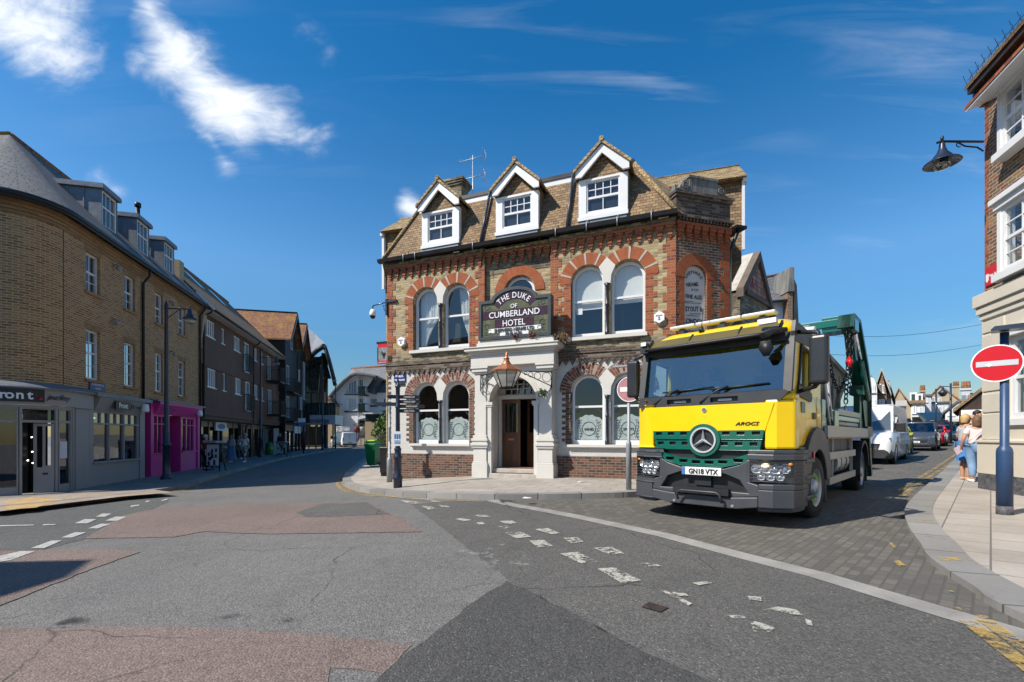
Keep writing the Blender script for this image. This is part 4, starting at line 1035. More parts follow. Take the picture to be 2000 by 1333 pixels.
# CCTV dome on a bracket
t = thing('security_camera', 'white dome camera on scrolled black bracket at the hotel corner', 'camera', HW(-.7, .1, 5.66), HA)
mb = MB(); mb.lathe([(.02, .22), (.07, .2), (.11, .1), (.115, .0), (.10, -.02)], n=14); mb.build('housing', 'sign_white', t)
mb = MB(); mb.ball((0, 0, -.03), .095, 12, 8); mb.build('dome', 'black_iron', t)
mb = MB(); mb.tube([(0, 0, .22), (0, 0, .3), (.05, -.01, .34), (.72, -.12, .36)], .022, 6); mb.tube([(.68, -.12, .0), (.55, -.1, .12), (.5, -.09, .3)], .014, 6); mb.box(.66, -.18, -.1, .72, -.12, .46); mb.box(.7, -.17, .33, 1.1, -.10, .40); mb.tube([(.6+.06*math.cos(a), -.1, .2+.06*math.sin(a)) for a in [k*.5 for k in range(12)]], .01, 5)
mb.build('bracket', 'navy_paint', t)
# television aerials
def aerial(name, label, loc, rz, h, arms, group=None, mast_r=.022):
    t = thing(name, label, 'aerial', loc, rz, group)
    mb = MB(); mb.cyl((0, 0, 0), (0, 0, h), mast_r, n=6)
    mb.build('mast', 'galvanised', t)
    mb = MB()
    for z, a, b, ne, el in arms:
        mb.tube([(a, 0, z), (b, 0, z+.02)], .012, 4)
        for i in range(ne):
            x = a+(b-a)*i/(ne-1); mb.tube([(x, -el, z), (x, el, z)], .007, 3)
        mb.tube([(b-.1, -.02, z-.24), (b-.02, 0, z), (b-.1, .02, z+.24)], .012, 4); mb.tube([(b-.1, -.2, z-.2), (b-.1, .2, z-.2)], .008, 3); mb.tube([(b-.1, -.2, z+.2), (b-.1, .2, z+.2)], .008, 3)
    mb.build('antenna', 'galvanised', t)
    return t
aerial('tv_aerial', 'tall mast with two comb aerials beside the hotel chimney', HW(1.42, 3.7, 9.4), HA, 3.45, [(3.3, -.62, .62, 12, .11), (2.55, -.66, .58, 12, .11)])
# weeds in the cornice
def weed(name, label, loc, n, spread, h, mats, cat='plant', droop=.3, leaf=.05, seed=1, group=None, stem_r=.004):
    rnd = random.Random(seed); t = thing(name, label, cat, loc, HA, group)
    st = MB(); lf = MB()
    for i in range(n):
        a = rnd.uniform(0, 6.28); r = spread*rnd.uniform(.3, 1); hh = h*rnd.uniform(.4, 1)
        e = (r*math.cos(a), -abs(r*math.sin(a))*.8, hh-droop*r)
        m_ = (e[0]*.5, e[1]*.5, hh*.75)
        st.tube([(0, 0, 0), m_, e], stem_r, 4)
        for k in range(5):
            t_ = rnd.uniform(.35, 1); c = Vector(m_).lerp(Vector(e), t_); d = Vector((rnd.uniform(-1, 1), rnd.uniform(-1, 1), rnd.uniform(-.3, 1))).normalized()*leaf; s = d.orthogonal().normalized()*leaf*.4
            lf.poly([c, c+d*.5+s, c+d, c+d*.5-s])
    st.build('stem', mats[0], t); lf.build('leaves', mats[1], t); return t
plain('dry_stem', (.22, .15, .08), .9); plain('leaf_green', (.06, .11, .03), .6, var=.5, scale=14); plain('leaf_red', (.22, .06, .04), .7, var=.4); plain('leaf_bright', (.10, .19, .028), .5, var=.45, scale=9); plain('leaf_dark', (.035, .065, .02), .55, var=.5, scale=9); plain('leaf_olive', (.10, .12, .05), .6, var=.45, scale=12)
weed('twig_clump', 'dry straw coloured clump of twigs at right end of porch cornice', HW(6.2, -.35, 4.15), 46, .42, .32, ('dry_stem', 'dry_stem'), seed=4, droop=.75)
weed('wall_weed', 'reddish weed sprouting under the tile name board left', HW(4.98, -.62, 4.2), 14, .13, .2, ('dry_stem', 'leaf_red'), seed=5)
weed('wall_weed', 'reddish weed sprouting under the tile name board right', HW(5.5, -.62, 4.2), 12, .14, .2, ('dry_stem', 'leaf_red'), seed=6)
weed('wall_fern', 'green ferny weed hanging from white porch arch', HW(5.74, -.42, 2.62), 22, .2, .24, ('leaf_green', 'leaf_green'), seed=8, droop=1.2)

# ------------------------------------------------------------------ street furniture on the corner
def foot(px, py): h = .06 if px > 1700 else .12; x, y = gp(px, py, h); return (x, y, G(x, y)+h)
# finger post
fp = thing('finger_post', 'dark blue fingerpost with four boards in front of the hotel corner', 'signpost', foot(777, 953))
mb = MB(); mb.lathe([(.115, -.05), (.12, .22), (.135, .23), (.13, .3), (.095, .36), (.10, .5), (.095, .78), (.115, .8), (.115, .86), (.09, .9), (.088, 1.02), (.105, 1.04), (.075, 1.09), (.062, 1.14), (.058, 2.16), (.075, 2.18), (.075, 2.21), (.057, 2.24), (.055, 2.52), (.06, 2.72), (.075, 2.73), (.075, 2.77), (.03, 2.8), (.028, 2.9), (.012, 3.06), (0, 3.1)], n=16)
mb.build('post', 'navy_paint', fp)
mb = MB(); text(mb, 'TOWN', .0, 0, 0, .01) if 0 else None
def finger(z, ang, w_, txt, col='sign_black'):
    b = MB().at((0, 0, 0), R(ang)); b.prism([(.05, z), (w_-.06, z), (w_, z+.05), (w_-.06, z+.10), (.05, z+.10)], 'y', -.014, .014); o = b.build('finger', col, fp)
    if txt:
        b = MB().at((0, 0, 0), R(ang)); text(b, txt, (w_+.02)/2, -.018, z+.028, .062, .004, sx=min(1., 8.5/len(txt)), bold=.001); b.build('lettering', 'lettering_white', o)
finger(2.42, 7, .60, 'HARBOUR'); finger(2.29, 4, .62, 'HARBOUR STREET'); finger(2.165, 2, .74, 'MUSEUM & GALLERY'); finger(2.04, 5, .60, 'PUBLIC TOILETS')
finger(2.22, 184, .64, None, 'navy_paint'); finger(2.42, 208, .3, None, 'navy_paint')
mb = MB(); mb.box(-.10, -.095, 1.14, .13, -.09, 1.53); pl = mb.build('poster', 'sign_white', fp)
mb = MB()
for i in range(3): mb.box(-.07+.06*i, -.1, 1.33, -.03+.06*i, -.096, 1.46)
for i in range(3): mb.box(-.07, -.1, 1.2+.035*i, .09, -.096, 1.215+.035*i)
mb.build('print', 'sky_blue', pl)
# thin pole with parking plate
pp = thing('parking_sign_pole', 'thin grey pole with small plate close to the hotel corner', 'sign pole', foot(761, 942))
mb = MB(); mb.lathe([(.09, -.05), (.09, .72), (.075, .76), (.042, .79), (.042, 2.42)], n=12); mb.build('pole', 'grey_pole', pp)
mb = MB(); mb.box(-.012, -.14, 1.3, .012, .14, 1.75); mb.box(-.014, -.09, 2.2, .014, .09, 2.4); mb.build('plate', 'sign_silver', pp)
# no-entry pole behind the lorry
ne = thing('road_sign', 'no entry sign on a grey pole half hidden by the lorry mirror', 'road sign', foot(1228, 957), R(-30))
mb = MB(); mb.lathe([(.062, -.05), (.062, 1.02), (.055, 1.06), (.036, 1.09), (.036, 2.72)], n=12); mb.build('pole', 'grey_pole', ne)
plain('pale_red', (.42, .2, .22), .4, var=.2, scale=5)  # pale pink of a reflection put into the disc's red
mb = MB(); mb.cyl((.03, -.05, 2.24), (.03, -.035, 2.24), .28, n=36); dsc = mb.build('disc', 'pale_red', ne)
mb = MB(); mb.box(-.18, -.056, 2.19, .24, -.051, 2.29); mb.ring(.03, 2.24, .265, .282, -.055, -.03, 0, 360, 36); mb.build('white_bar', 'sign_white', dsc)
mb = MB(); mb.box(-.34, -.12, 2.74, .34, .0, 2.78); mb.build('sign_light', 'grey_pole', ne)
# no-entry sign on the right pavement
nx, ny, nz = foot(1962, 1005)
ne = thing('road_sign', 'large no entry sign on dark blue pole on the right pavement', 'road sign', (nx, ny, nz), -math.atan2(nx, ny))
mb = MB(); mb.lathe([(.094, -.03), (.094, .13)], n=18); mb.build('worn_base', 'worn_foot', ne)
mb = MB(); mb.lathe([(.092, .13), (.092, .93), (.085, .98), (.052, 1.03), (.05, 2.72)], n=18); mb.build('pole', 'blue_pole', ne)
mb = MB(); mb.cyl((-.08, -.075, 2.26), (-.08, -.06, 2.26), .275, n=48); mb.box(-.2, -.06, 2.16, .1, -.04, 2.19); mb.box(-.2, -.06, 2.34, .1, -.04, 2.37); dsc = mb.build('disc', 'road_sign_red', ne)
mb = MB(); mb.ring(-.08, 2.26, .262, .278, -.079, -.058, 0, 360, 48); mb.build('rim', 'sign_white', dsc)
mb = MB(); mb.prism(rect(-.30, 2.22, .14, 2.30), 'y', -.079, -.0755); mb.build('white_bar', 'sign_silver', dsc)
mb = MB(); mb.prism([(-.2, 2.24), (-.16, 2.215), (-.12, 2.24), (-.16, 2.265)], 'y', -.082, -.0795); mb.build('sticker', 'sign_white', dsc)
mb = MB(); mb.box(-.14, -.22, 2.73, .55, .05, 2.755); mb.prism([(-.14, 2.756), (.55, 2.756), (.5, 2.80), (-.1, 2.80)], 'y', -.2, .03); mb.build('sign_light', 'navy_paint', ne)

# street lamps: tall column, side arm, hanging lantern
def street_lamp(label, px, py, ztop, armdir, arm=.85, arm_z=None, lantern_drop=.06, rz=0.):
    x, y, z = foot(px, py); h = ztop-z
    t = thing('street_lamp', label, 'street lamp', (x, y, z), rz, 'blue column lamps along the left street')
    mb = MB(); mb.lathe([(.2, -.05), (.2, .08), (.15, .14), (.125, .2), (.12, 1.25), (.155, 1.27), (.155, 1.33), (.105, 1.38), (.10, 1.75), (.075, 1.82), (.07, h*.55), (.062, h-.3), (.07, h-.28), (.07, h-.12), (.03, h), (0, h+.08)], n=14)
    mb.build('column', 'navy_paint', t)
    az = arm_z-z; s = armdir
    mb = MB(); mb.tube([(0, 0, az), (s*arm, 0, az)], .022, 6); mb.tube([(0, 0, az-.42), (s*.12, 0, az-.3), (s*.42, 0, az-.06), (s*.5, 0, az)], .014, 6); mb.ball((s*arm, 0, az+.1), (.03, .03, .06), 8, 6); mb.build('arm', 'navy_paint', t)
    c = (s*arm, 0, az)
    mb = MB(); mb.lathe([(.02, .02), (.05, -.03), (.075, -.1), (.08, -.19), (.12, -.22), (.13, -.3), (.23, -.36), (.24, -.385), (.19, -.385)], c, 14); mb.build('hood', 'navy_paint', t)
    mb = MB(); mb.lathe([(.19, -.39), (.18, -.46), (.13, -.55), (.06, -.6), (0, -.61)], c, 14); mb.build('bowl', 'lamp_glass', t)
    return t
street_lamp('nearest blue lamp column, before the pink shop', 325, 936, 6.52, 1, .82, 6.28, rz=R(8))
street_lamp('blue lamp column standing before the brown boarded building', 509, 893, 7.75, 1, 1.1, 7.15, rz=R(8))
street_lamp('blue lamp column by the glass fronted hall', 630, 879, 8.1, 1, 1.15, 7.45, rz=R(8))
x, y, z = foot(655, 877)
t = thing('tall_pole', 'thin dark pole at the end of the left street pavement', 'pole', (x, y, z))
mb = MB(); mb.lathe([(.1, 0), (.09, 1.2), (.06, 1.25), (.05, 7.6), (.0, 7.65)], n=10); mb.build('pole', 'navy_paint', t)
mb = MB(); mb.box(-.3, -.05, 7.0, .05, .05, 7.1); mb.build('bracket', 'black_iron', t)
x, y, z = foot(593, 886)
t = thing('street_sign_post', 'black post with a small white and blue sign outside the black boarded shop', 'sign', (x, y, z), R(10))
mb = MB(); mb.cyl((0, 0, 0), (0, 0, 2.9), .06, n=8); mb.build('post', 'black_iron', t)
mb = MB(); mb.box(-.42, -.06, 2.62, .15, -.03, 2.95); mb.build('white_panel', 'sign_white', t)
mb = MB(); mb.box(-.42, -.06, 2.3, .15, -.03, 2.6); mb.build('blue_panel', 'sky_blue', t)
# wheelie bins, bushes and planter at the side of the hotel
def wheelie(label, px, py, rz, body, lid, h=1.05):
    x, y, z = foot(px, py); t = thing('wheelie_bin', label, 'bin', (x, y, z), rz, 'wheelie bins beside the hotel')
    mb = MB(); R4 = lambda w_, d, zz, o=0: [(-w_, -d+o, zz), (w_, -d+o, zz), (w_, d, zz), (-w_, d, zz)]
    mb.loft([R4(.21, .24, .06), R4(.28, .34, h*.86), R4(.30, .36, h*.86), R4(.30, .36, h*.92)], smooth=False); mb.build('body', body, t, bevel=.02)
    mb = MB(); mb.loft([R4(.31, .38, h*.925), R4(.31, .38, h*.96), R4(.26, .3, h)], smooth=False); mb.box(-.22, .36, h*.9, .22, .42, h*.95); mb.build('lid', lid, t, bevel=.02)
    for s in (-1, 1): mb = MB(); mb.cyl((s*.24, .22, .1), (s*.29, .22, .1), .1, n=14); mb.build('wheel', 'black_iron', t)
    return t
plain('bin_green', (.0, .19, .045), .4, var=.08); plain('bin_green_dark', (.0, .14, .04), .4, var=.08); plain('bin_lime', (.35, .5, .03), .4, var=.08)
wheelie('bright green wheelie bin standing in front of the bushes', 729, 911, R(-12), 'bin_green_dark', 'bin_green', 1.14)
wheelie('wheelie bin with lime green lid behind the green one', 728, 897, R(-12), 'black_paint', 'bin_lime', 1.2)
def leaf_mass(mb, rnd, c, r, n, size, flat=.0):
    for i in range(n):
        while True:
            d = Vector((rnd.uniform(-1, 1), rnd.uniform(-1, 1), rnd.uniform(-1, 1)))
            if .25 < d.length < 1: break
        d = d.normalized()*(d.length**.35)
        p = Vector(c)+Vector((d.x*r[0], d.y*r[1], d.z*r[2]))
        a = Vector((rnd.gauss(0, 1), rnd.gauss(0, 1), rnd.gauss(0, .8)+.2)).normalized(); b = a.orthogonal().normalized(); b.rotate(Matrix.Rotation(rnd.uniform(0, 6.28), 3, a)); k = a.cross(b); s = size*rnd.uniform(.6, 1.3)
        mb.poly([p-b*s*.5, p+k*s*.26, p+b*s*.5+a*s*.12, p-k*s*.26])
def bush(label, loc, clumps, mats, size, seed, group='bushes beside the hotel'):
    rnd = random.Random(seed); t = thing('bush', label, 'bush', loc, 0, group)
    st = MB(); lf = MB()
    for c, r, n in clumps:
        st.tube([(c[0]*.2, c[1]*.2, 0), (c[0]*.6, c[1]*.6, c[2]*.6), c], [.035, .025, .012], 5); lf.mat(rnd.randrange(len(mats))); 
        for k in range(4): lf.mat(rnd.randrange(len(mats))); leaf_mass(lf, rnd, (c[0]+rnd.gauss(0, r[0]*.4), c[1]+rnd.gauss(0, r[1]*.4), c[2]+rnd.gauss(0, r[2]*.4)), [x*.65 for x in r], n//4, size)
    st.build('stem', 'dry_stem', t); lf.build('foliage', list(mats), t); return t
bx, by = gp(744, 905, .12); bz = G(bx, by)+.12
bush('tall bright green leafy bush behind the variegated one at the hotel side', (bx+.05, by+.9, bz), [((.0, 0, 2.3), (.5, .5, .5), 420), ((.25, .1, 1.8), (.5, .5, .5), 420), ((-.3, 0, 1.75), (.4, .4, .45), 320), ((.1, 0, 1.3), (.55, .5, .4), 360), ((.2, .1, 2.75), (.3, .3, .35), 200)], ('leaf_bright', 'leaf_green', 'leaf_bright'), .17, 3)
bush('low rounded olive bush in a pot behind the green bin', (bx+.12, by+.1, bz), [((0, 0, 1.05), (.4, .4, .4), 700), ((.2, 0, .75), (.36, .4, .35), 600), ((-.2, -.1, .8), (.34, .35, .35), 500), ((.1, 0, 1.35), (.28, .3, .25), 400)], ('leaf_olive', 'leaf_green', 'leaf_olive'), .075, 5)
t = thing('planter', 'tapering timber planter holding the low olive bush', 'planter', (bx+.12, by+.1, bz))
mb = MB(); mb.loft([[(-.2, -.2, 0), (.2, -.2, 0), (.2, .2, 0), (-.2, .2, 0)], [(-.27, -.27, .5), (.27, -.27, .5), (.27, .27, .5), (-.27, .27, .5)]], smooth=False); mb.build('tub', 'pale_timber', t); mb = MB(); mb.box(-.25, -.25, .5, .25, .25, .53); mb.build('soil', 'dark_timber', t)
x, y, z = foot(757, 932)
t = thing('litter_bin', 'tall black metal bin against the corner of the hotel', 'bin', (x-.12, y+.5, z), R(-15))
mb = MB(); mb.box(-.2, -.25, .12, .2, .25, 1.05); mb.box(-.22, -.27, 1.0, .22, .27, 1.08); mb.build('body', 'sign_black', t, bevel=.03); mb = MB(); mb.box(-.18, -.2, 0, .18, .2, .12); mb.build('foot', 'black_iron', t)
# ------------------------------------------------------------------ left row: brick corner building with shops
LA = R(103.6); LOX, LOY = -13.96, 15.1
def LW(x, y, z=0.): return (LOX+math.cos(LA)*x-math.sin(LA)*y, LOY+math.sin(LA)*x+math.cos(LA)*y, z)
def toL(X, Y): dx, dy = X-LOX, Y-LOY; return (dx*math.cos(LA)+dy*math.sin(LA), -dx*math.sin(LA)+dy*math.cos(LA))
bb_ = thing('brick_building', 'brown brick building with rounded corner, slate roof and lead dormers', 'building', (LOX, LOY, 0), LA)
XJ = -.95; TR = 1.1
def tp(th, r=TR): return (XJ-r*math.sin(th), TR-r*math.cos(th))
NT_ = 14; TH = [R(103.6)*i/NT_ for i in range(NT_+1)]
def curved(mb, r, z0, z1, uvz=True):
    """wall following the rounded corner, then the side street front"""
    s = 0.
    for a, b in zip(TH, TH[1:]):
        p, q = tp(a, r), tp(b, r); d = math.dist(p, q)
        mb.poly([(q[0], q[1], z0), (p[0], p[1], z0), (p[0], p[1], z1), (q[0], q[1], z1)], [(-s-d, z0), (-s, z0), (-s, z1), (-s-d, z1)]); s += d
    p = tp(TH[-1], r); e = (p[0]+.235*6, p[1]+.972*6)
    mb.poly([(e[0], e[1], z0), (p[0], p[1], z0), (p[0], p[1], z1), (e[0], e[1], z1)], [(-s-6, z0), (-s, z0), (-s, z1), (-s-6, z1)])
    return mb
BW = [(.07, .80), (2.25, 2.97), (4.47, 5.15), (6.58, 7.30)]
holes = [rect(a, 6.2, b, 7.5) for a, b in BW]+[rect(a, 3.3, b, 4.95) for a, b in BW]
mb = MB(); mb.prism(rect(XJ, 2.5, 8.95, 7.72), 'y', 0, .25, holes); mb.prism(rect(3.26, -.8, 3.6, 2.5), 'y', 0, .2); mb.prism(rect(8.31, -.8, 8.95, 2.5), 'y', 0, .2)
curved(mb, TR, 2.4, 7.72)
mb.build('brick_wall', 'brown_stock', bb_)
mb = MB()
for k in range(4): mb.box(XJ, -.03-.03*k, 7.72+.1*k, 8.97, .2, 7.82+.1*k); curved(mb, TR+.03+.03*k, 7.72+.1*k, 7.82+.1*k)
mb.build('corbelled_eaves', 'brown_stock_band', bb_)
mb = MB(); mb.box(-.99, -.004, 2.6, -.96, .01, 7.7); mb.build('movement_joint', 'dark_timber', bb_)
for z0, z1, m_ in ((6.2, 7.5, 6.88), (3.3, 4.95, 4.2)):
    for a, b in BW:
        sash(bb_, a, b, z0, z1, .09, top=(2, 2 if z1 < 5 else 1), bot=(2, 2), meet=m_, fw=.055, back=.5, sill=None)
mb = MB()
for a, b in BW:
    for z in (6.2, 3.3): mb.box(a-.08, -.07, z-.09, b+.08, .1, z-.003)
mb.build('sill', 'sill_brick', bb_)
mb = MB()
for a, b in BW:
    for z in (7.5, 4.95): mb.prism([(a-.05, z+.003), (b+.05, z+.003), (b+.11, z+.22), (a-.11, z+.22)], 'y', -.006, .05)
mb.build('lintel', 'brown_stock_band', bb_)
# roof
AP = (3.3, 4.2, 12.72)
mb = MB()
EZ = 8.22
mb.poly([(XJ, -.3, EZ), (9.0, -.3, EZ), (9.0, AP[1], AP[2]), AP])
for a, b in zip(TH, TH[1:]):
    p, q = tp(a, TR+.3), tp(b, TR+.3); mb.poly([(q[0], q[1], EZ), (p[0], p[1], EZ), AP])
p = tp(TH[-1], TR+.3); e = (p[0]+.235*7, p[1]+.972*7); ae = (AP[0]+.235*7, AP[1]+.972*7, AP[2])
mb.poly([(e[0], e[1], EZ), (p[0], p[1], EZ), AP, ae]); mb.poly([AP, (9.0, AP[1], AP[2]), (9.0, 9.0, EZ), (3, 9.0, EZ)])
mb.build('slate_roof', 'slate', bb_)
mb = MB(); mb.tube([(ae[0], ae[1], AP[2]+.05), AP], .1, 8); mb.tube([AP, (9, AP[1], AP[2]+.02)], .1, 8); mb.build('ridge_tiles', 'orange_tile', bb_)
mb = MB()
gl = [(9.0, -.3)]+[tp(a, TR+.3) for a in TH]; gl = [(x, y, EZ-.02) for x, y in gl]+[(e[0], e[1], EZ-.02)]
mb.tube(gl, .09, 8); mb.tube([(x, y, z-.1) for x, y, z in gl], .05, 6)
mb.tube([(3.41, -.3, EZ-.1), (3.41, -.28, 7.8), (3.41, -.07, 7.5), (3.41, -.07, -.2)], .05, 8); mb.tube([(8.8, -.3, EZ-.1), (8.8, -.28, 7.9), (8.8, -.07, 7.6), (8.8, -.07, -.2)], .05, 8)
mb.build('gutter', 'black_iron', bb_)
for x0 in (2.42, 4.80, 7.14):
    x1 = x0+1.0
    mb = MB(); mb.box(x0, .82, 9.25, x0+.04, 3.2, 10.65).box(x1-.04, .82, 9.25, x1, 3.2, 10.65); mb.box(x0-.1, .72, 10.65, x1+.1, 3.3, 10.8).box(x0-.06, .74, 10.8, x1+.06, 3.3, 10.84)
    mb.box(x0, .80, 9.1, x1, .9, 9.3)
    for k in range(3): mb.box(x0-.025, 1.35+.5*k, 9.3, x0+.01, 1.39+.5*k, 10.64)
    d = mb.build('dormer', 'lead', bb_); sash(bb_, x0+.05, x1-.05, 9.3, 10.63, .84, top=(3, 1), bot=(3, 1), meet=10.05, fw=.06, back=.4).parent = d
mb = MB(); mb.prism([(-.2, 8.0), (.1, 8.6), (4.1, 12.8), (4.6, 12.8), (9, 8.4), (9, 6), (.0, 6)], 'x', 8.98, 9.35); mb.box(8.9, .9, 9, 9.4, 1.7, 10.4); mb.box(4.6, 2.1, 10, 5.0, 2.5, 11.4)
mb.build('party_gable', 'tan_brick', bb_)
# shop front on the street side
mb = MB()
mb.box(-.16, -.22, -.8, .06, .1, 2.75).box(2.86, -.22, -.8, 3.2, .1, 2.72)
mb.prism([(-.42, 2.72), (-.42, 2.80), (-.2, 2.80), (-.2, 2.26), (-.24, 2.26)], 'x', .06, 2.86)
mb.box(.06, -.18, -.8, 2.86, .1, .50); mb.box(.02, -.27, .50, 2.9, .1, .56)
for x in (.09, .97, 1.86, 2.78): mb.box(x-.03, -.19, .56, x+.03, -.06, 2.26)
mb.box(.06, -.192, 1.80, 2.86, -.06, 1.86); mb.box(.06, -.192, 2.2, 2.86, -.06, 2.27)
for x in (.53, 1.41, 2.32): mb.box(x-.015, -.17, 1.86, x+.015, -.08, 2.2)
mb.build('shop_front', 'shop_grey', bb_, bevel=.008)
mb = MB(); mb.poly([(.09, -.12, .56), (2.8, -.12, .56), (2.8, -.12, 1.8), (.09, -.12, 1.8)]); mb.build('shop_window', 'pane_dark', bb_)
mb = MB(); mb.poly([(.09, -.12, 1.86), (2.8, -.12, 1.86), (2.8, -.12, 2.2), (.09, -.12, 2.2)]); mb.build('transom_glass', 'teal_glass', bb_)
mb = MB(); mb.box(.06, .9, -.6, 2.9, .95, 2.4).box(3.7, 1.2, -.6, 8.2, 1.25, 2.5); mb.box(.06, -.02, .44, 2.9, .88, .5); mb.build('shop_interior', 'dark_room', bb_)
mb = MB(); mb.box(.82, -.46, 2.34, 1.76, -.43, 2.64); sgn = mb.build('shop_sign', 'sign_black', bb_)
mb = MB(); text(mb, 'Front', 1.25, -.47, 2.41, .25, bold=.006, sx=.95); mb.build('lettering', 'lettering_white', sgn)
mb = MB(); mb.ball((1.7, -.47, 2.43), (.035, .012, .035), 8, 6); mb.build('heart', 'sign_red', sgn)
mb = MB(); mb.ring(1.98, 2.5, .06, .075, -.405, -.38, 0, 360, 12); text(mb, 'studio', 2.32, -.40, 2.45, .14, shear=.3); mb.build('painted_lettering', 'lettering_dark', bb_)
mb = MB(); mb.box(-.16, -.46, 2.72, 3.26, .0, 2.84); mb.build('lead_flashing', 'lead', bb_)
# curved corner shop front
SR = TR+.22
mb = MB(); curved(mb, SR+.1, 2.30, 2.80); curved(mb, SR+.04, 2.22, 2.30)
def facet(mb, a, b, r, x0, x1, z0, z1, y0, y1):
    """box in the chord plane between two corner angles; x runs 0..1 from b to a"""
    p, q = tp(b, r), tp(a, r); L_ = math.dist(p, q); an = math.atan2(q[1]-p[1], q[0]-p[0])
    mb.at((p[0], p[1], 0), an); mb.box(x0*L_, y0, z0, x1*L_, y1, z1); mb.at()
FA = [R(4), R(22), R(58), R(80), R(103)]
for a, b in zip(FA, FA[1:]):
    for x0, x1 in ((0, .07), (.93, 1)): facet(mb, a, b, SR, x0, x1, -.8, 2.24, -.05, .09)
    facet(mb, a, b, SR, 0, 1, 1.80, 1.87, -.03, .07); facet(mb, a, b, SR, 0, 1, 2.18, 2.25, -.03, .07)
for a, b in ((FA[0], FA[1]), (FA[2], FA[3]), (FA[3], FA[4])): facet(mb, a, b, SR, .07, .93, -.8, -.02, -.02, .06)
mb.build('corner_shop_front', 'shop_grey', bb_, bevel=.006)
mb = MB()
for a, b in zip(FA, FA[1:]): facet(mb, a, b, SR, .05, .95, 1.87, 2.2, .03, .035)
for a, b in ((FA[0], FA[1]), (FA[2], FA[3]), (FA[3], FA[4])): facet(mb, a, b, SR, .05, .95, -.05, 1.82, .03, .035)
mb.build('shop_window', 'pane_dark', bb_)
mb = MB()
for a, b in zip(FA, FA[1:]): facet(mb, a, b, SR, -.05, 1.05, -.6, 2.3, .75, .8)
facet(mb, FA[1], FA[2], SR, -.2, 1.2, -.42, -.36, .1, .8)
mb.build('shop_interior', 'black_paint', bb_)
def leaf(a, b, r):
    p, q = tp(b, r), tp(a, r); an = math.atan2(q[1]-p[1], q[0]-p[0]); L_ = math.dist(p, q)
    return (q[0], q[1], 0), an, L_
pos, an, L_ = leaf(FA[1], FA[2], SR)
mb = MB().at((pos[0]-.06*math.cos(an), pos[1]-.06*math.sin(an), 0), an+math.pi-R(28))
mb.prism(rect(0, -.3, .44, 1.78), 'y', -.025, .025, [rect(.07, .55, .19, 1.7), rect(.25, .5, .37, 1.7)]); d = mb.build('shop_door', 'shop_grey', bb_)
mb = MB().at((pos[0]-.06*math.cos(an), pos[1]-.06*math.sin(an), 0), an+math.pi-R(28)); mb.box(.13, .025, .28, .25, .035, .34); mb.build('letter_box', 'sign_black', d)
rnd = random.Random(3); mb = MB(); p, q = tp(FA[2], SR), tp(FA[1], SR); L_ = math.dist(p, q); an = math.atan2(q[1]-p[1], q[0]-p[0]); mb.at((p[0], p[1], 0), an)
for x, z in ((.16, 1.45), (.17, 1.05), (.16, .85), (.16, .6), (.4, 1.38), (.41, .95), (.32, .7), (.42, .62)): mb.ball((x*L_*1.3, .5, z), .022, 6, 5)
mb.build('shop_spotlights', 'spot_bulb', bb_)
mb = MB()
for a0, a1 in ((R(37.5), R(103)),):
    n = 10
    for i in range(n):
        p, q = tp(a0+(a1-a0)*i/n, SR+.14), tp(a0+(a1-a0)*(i+1)/n, SR+.14); mb.poly([(q[0], q[1], 2.38), (p[0], p[1], 2.38), (p[0], p[1], 2.74), (q[0], q[1], 2.74)])
sgn = mb.build('corner_sign', 'sign_black', bb_)
def arc_text(mb, s, th_mid, r, z, size, k, **kw):
    """letters set one by one round the corner"""
    th = th_mid
    for ch_ in s:
        p = tp(th, r); nrm = math.atan2(tp(th, r+1)[1]-p[1], tp(th, r+1)[0]-p[0]); mb.at((p[0], p[1], 0), nrm+math.pi/2)
        text(mb, ch_, 0, -.006, z, size, **kw); th -= k*(.6 if ch_ in 'ltjri.' else 1.)
    mb.at()
mb = MB(); arc_text(mb, 'Front', R(77), SR+.15, 2.46, .34, R(7.7), bold=.008); mb.build('lettering', 'lettering_white', sgn)
mb = MB(); p = tp(R(41), SR+.15); mb.ball((p[0], p[1], 2.48), (.045, .045, .045), 8, 6); mb.build('heart', 'sign_red', sgn)
mb = MB(); arc_text(mb, 'jewellery', R(34), SR+.115, 2.47, .23, R(3.3), shear=.35); mb.build('painted_lettering', 'lettering_dark', bb_)
mb = MB(); rg = [(TR-.02, 2.98), (TR+.3, 2.86), (SR+.2, 2.80), (SR+.2, 2.76)]
for (r0, z0_), (r1, z1_) in zip(rg, rg[1:]):
    for a, b in zip(TH, TH[1:]):
        A_, B_, C_, D_ = tp(a, r0), tp(b, r0), tp(b, r1), tp(a, r1); mb.poly([(D_[0], D_[1], z1_), (A_[0], A_[1], z0_), (B_[0], B_[1], z0_), (C_[0], C_[1], z1_)])
    mb.poly([(XJ, -(r1-TR), z1_), (.06, -(r1-TR), z1_), (.06, -(r0-TR), z0_), (XJ, -(r0-TR), z0_)])
mb.build('lead_roof', 'lead', bb_)
mb = MB(); mb.box(XJ-.02, -.31, 2.28, -.1, -.05, 2.8).box(XJ-.0, -.22, -.8, -.16, -.05, 2.3).box(XJ+.1, -.25, -.8, XJ+.35, -.05, 2.26); mb.build('pilaster', 'shop_grey', bb_, bevel=.008)
mb = MB(); facet(mb, FA[0], FA[1], SR, .2, .75, .75, 1.25, .0, .02); mb.build('window_poster', 'paper', bb_)
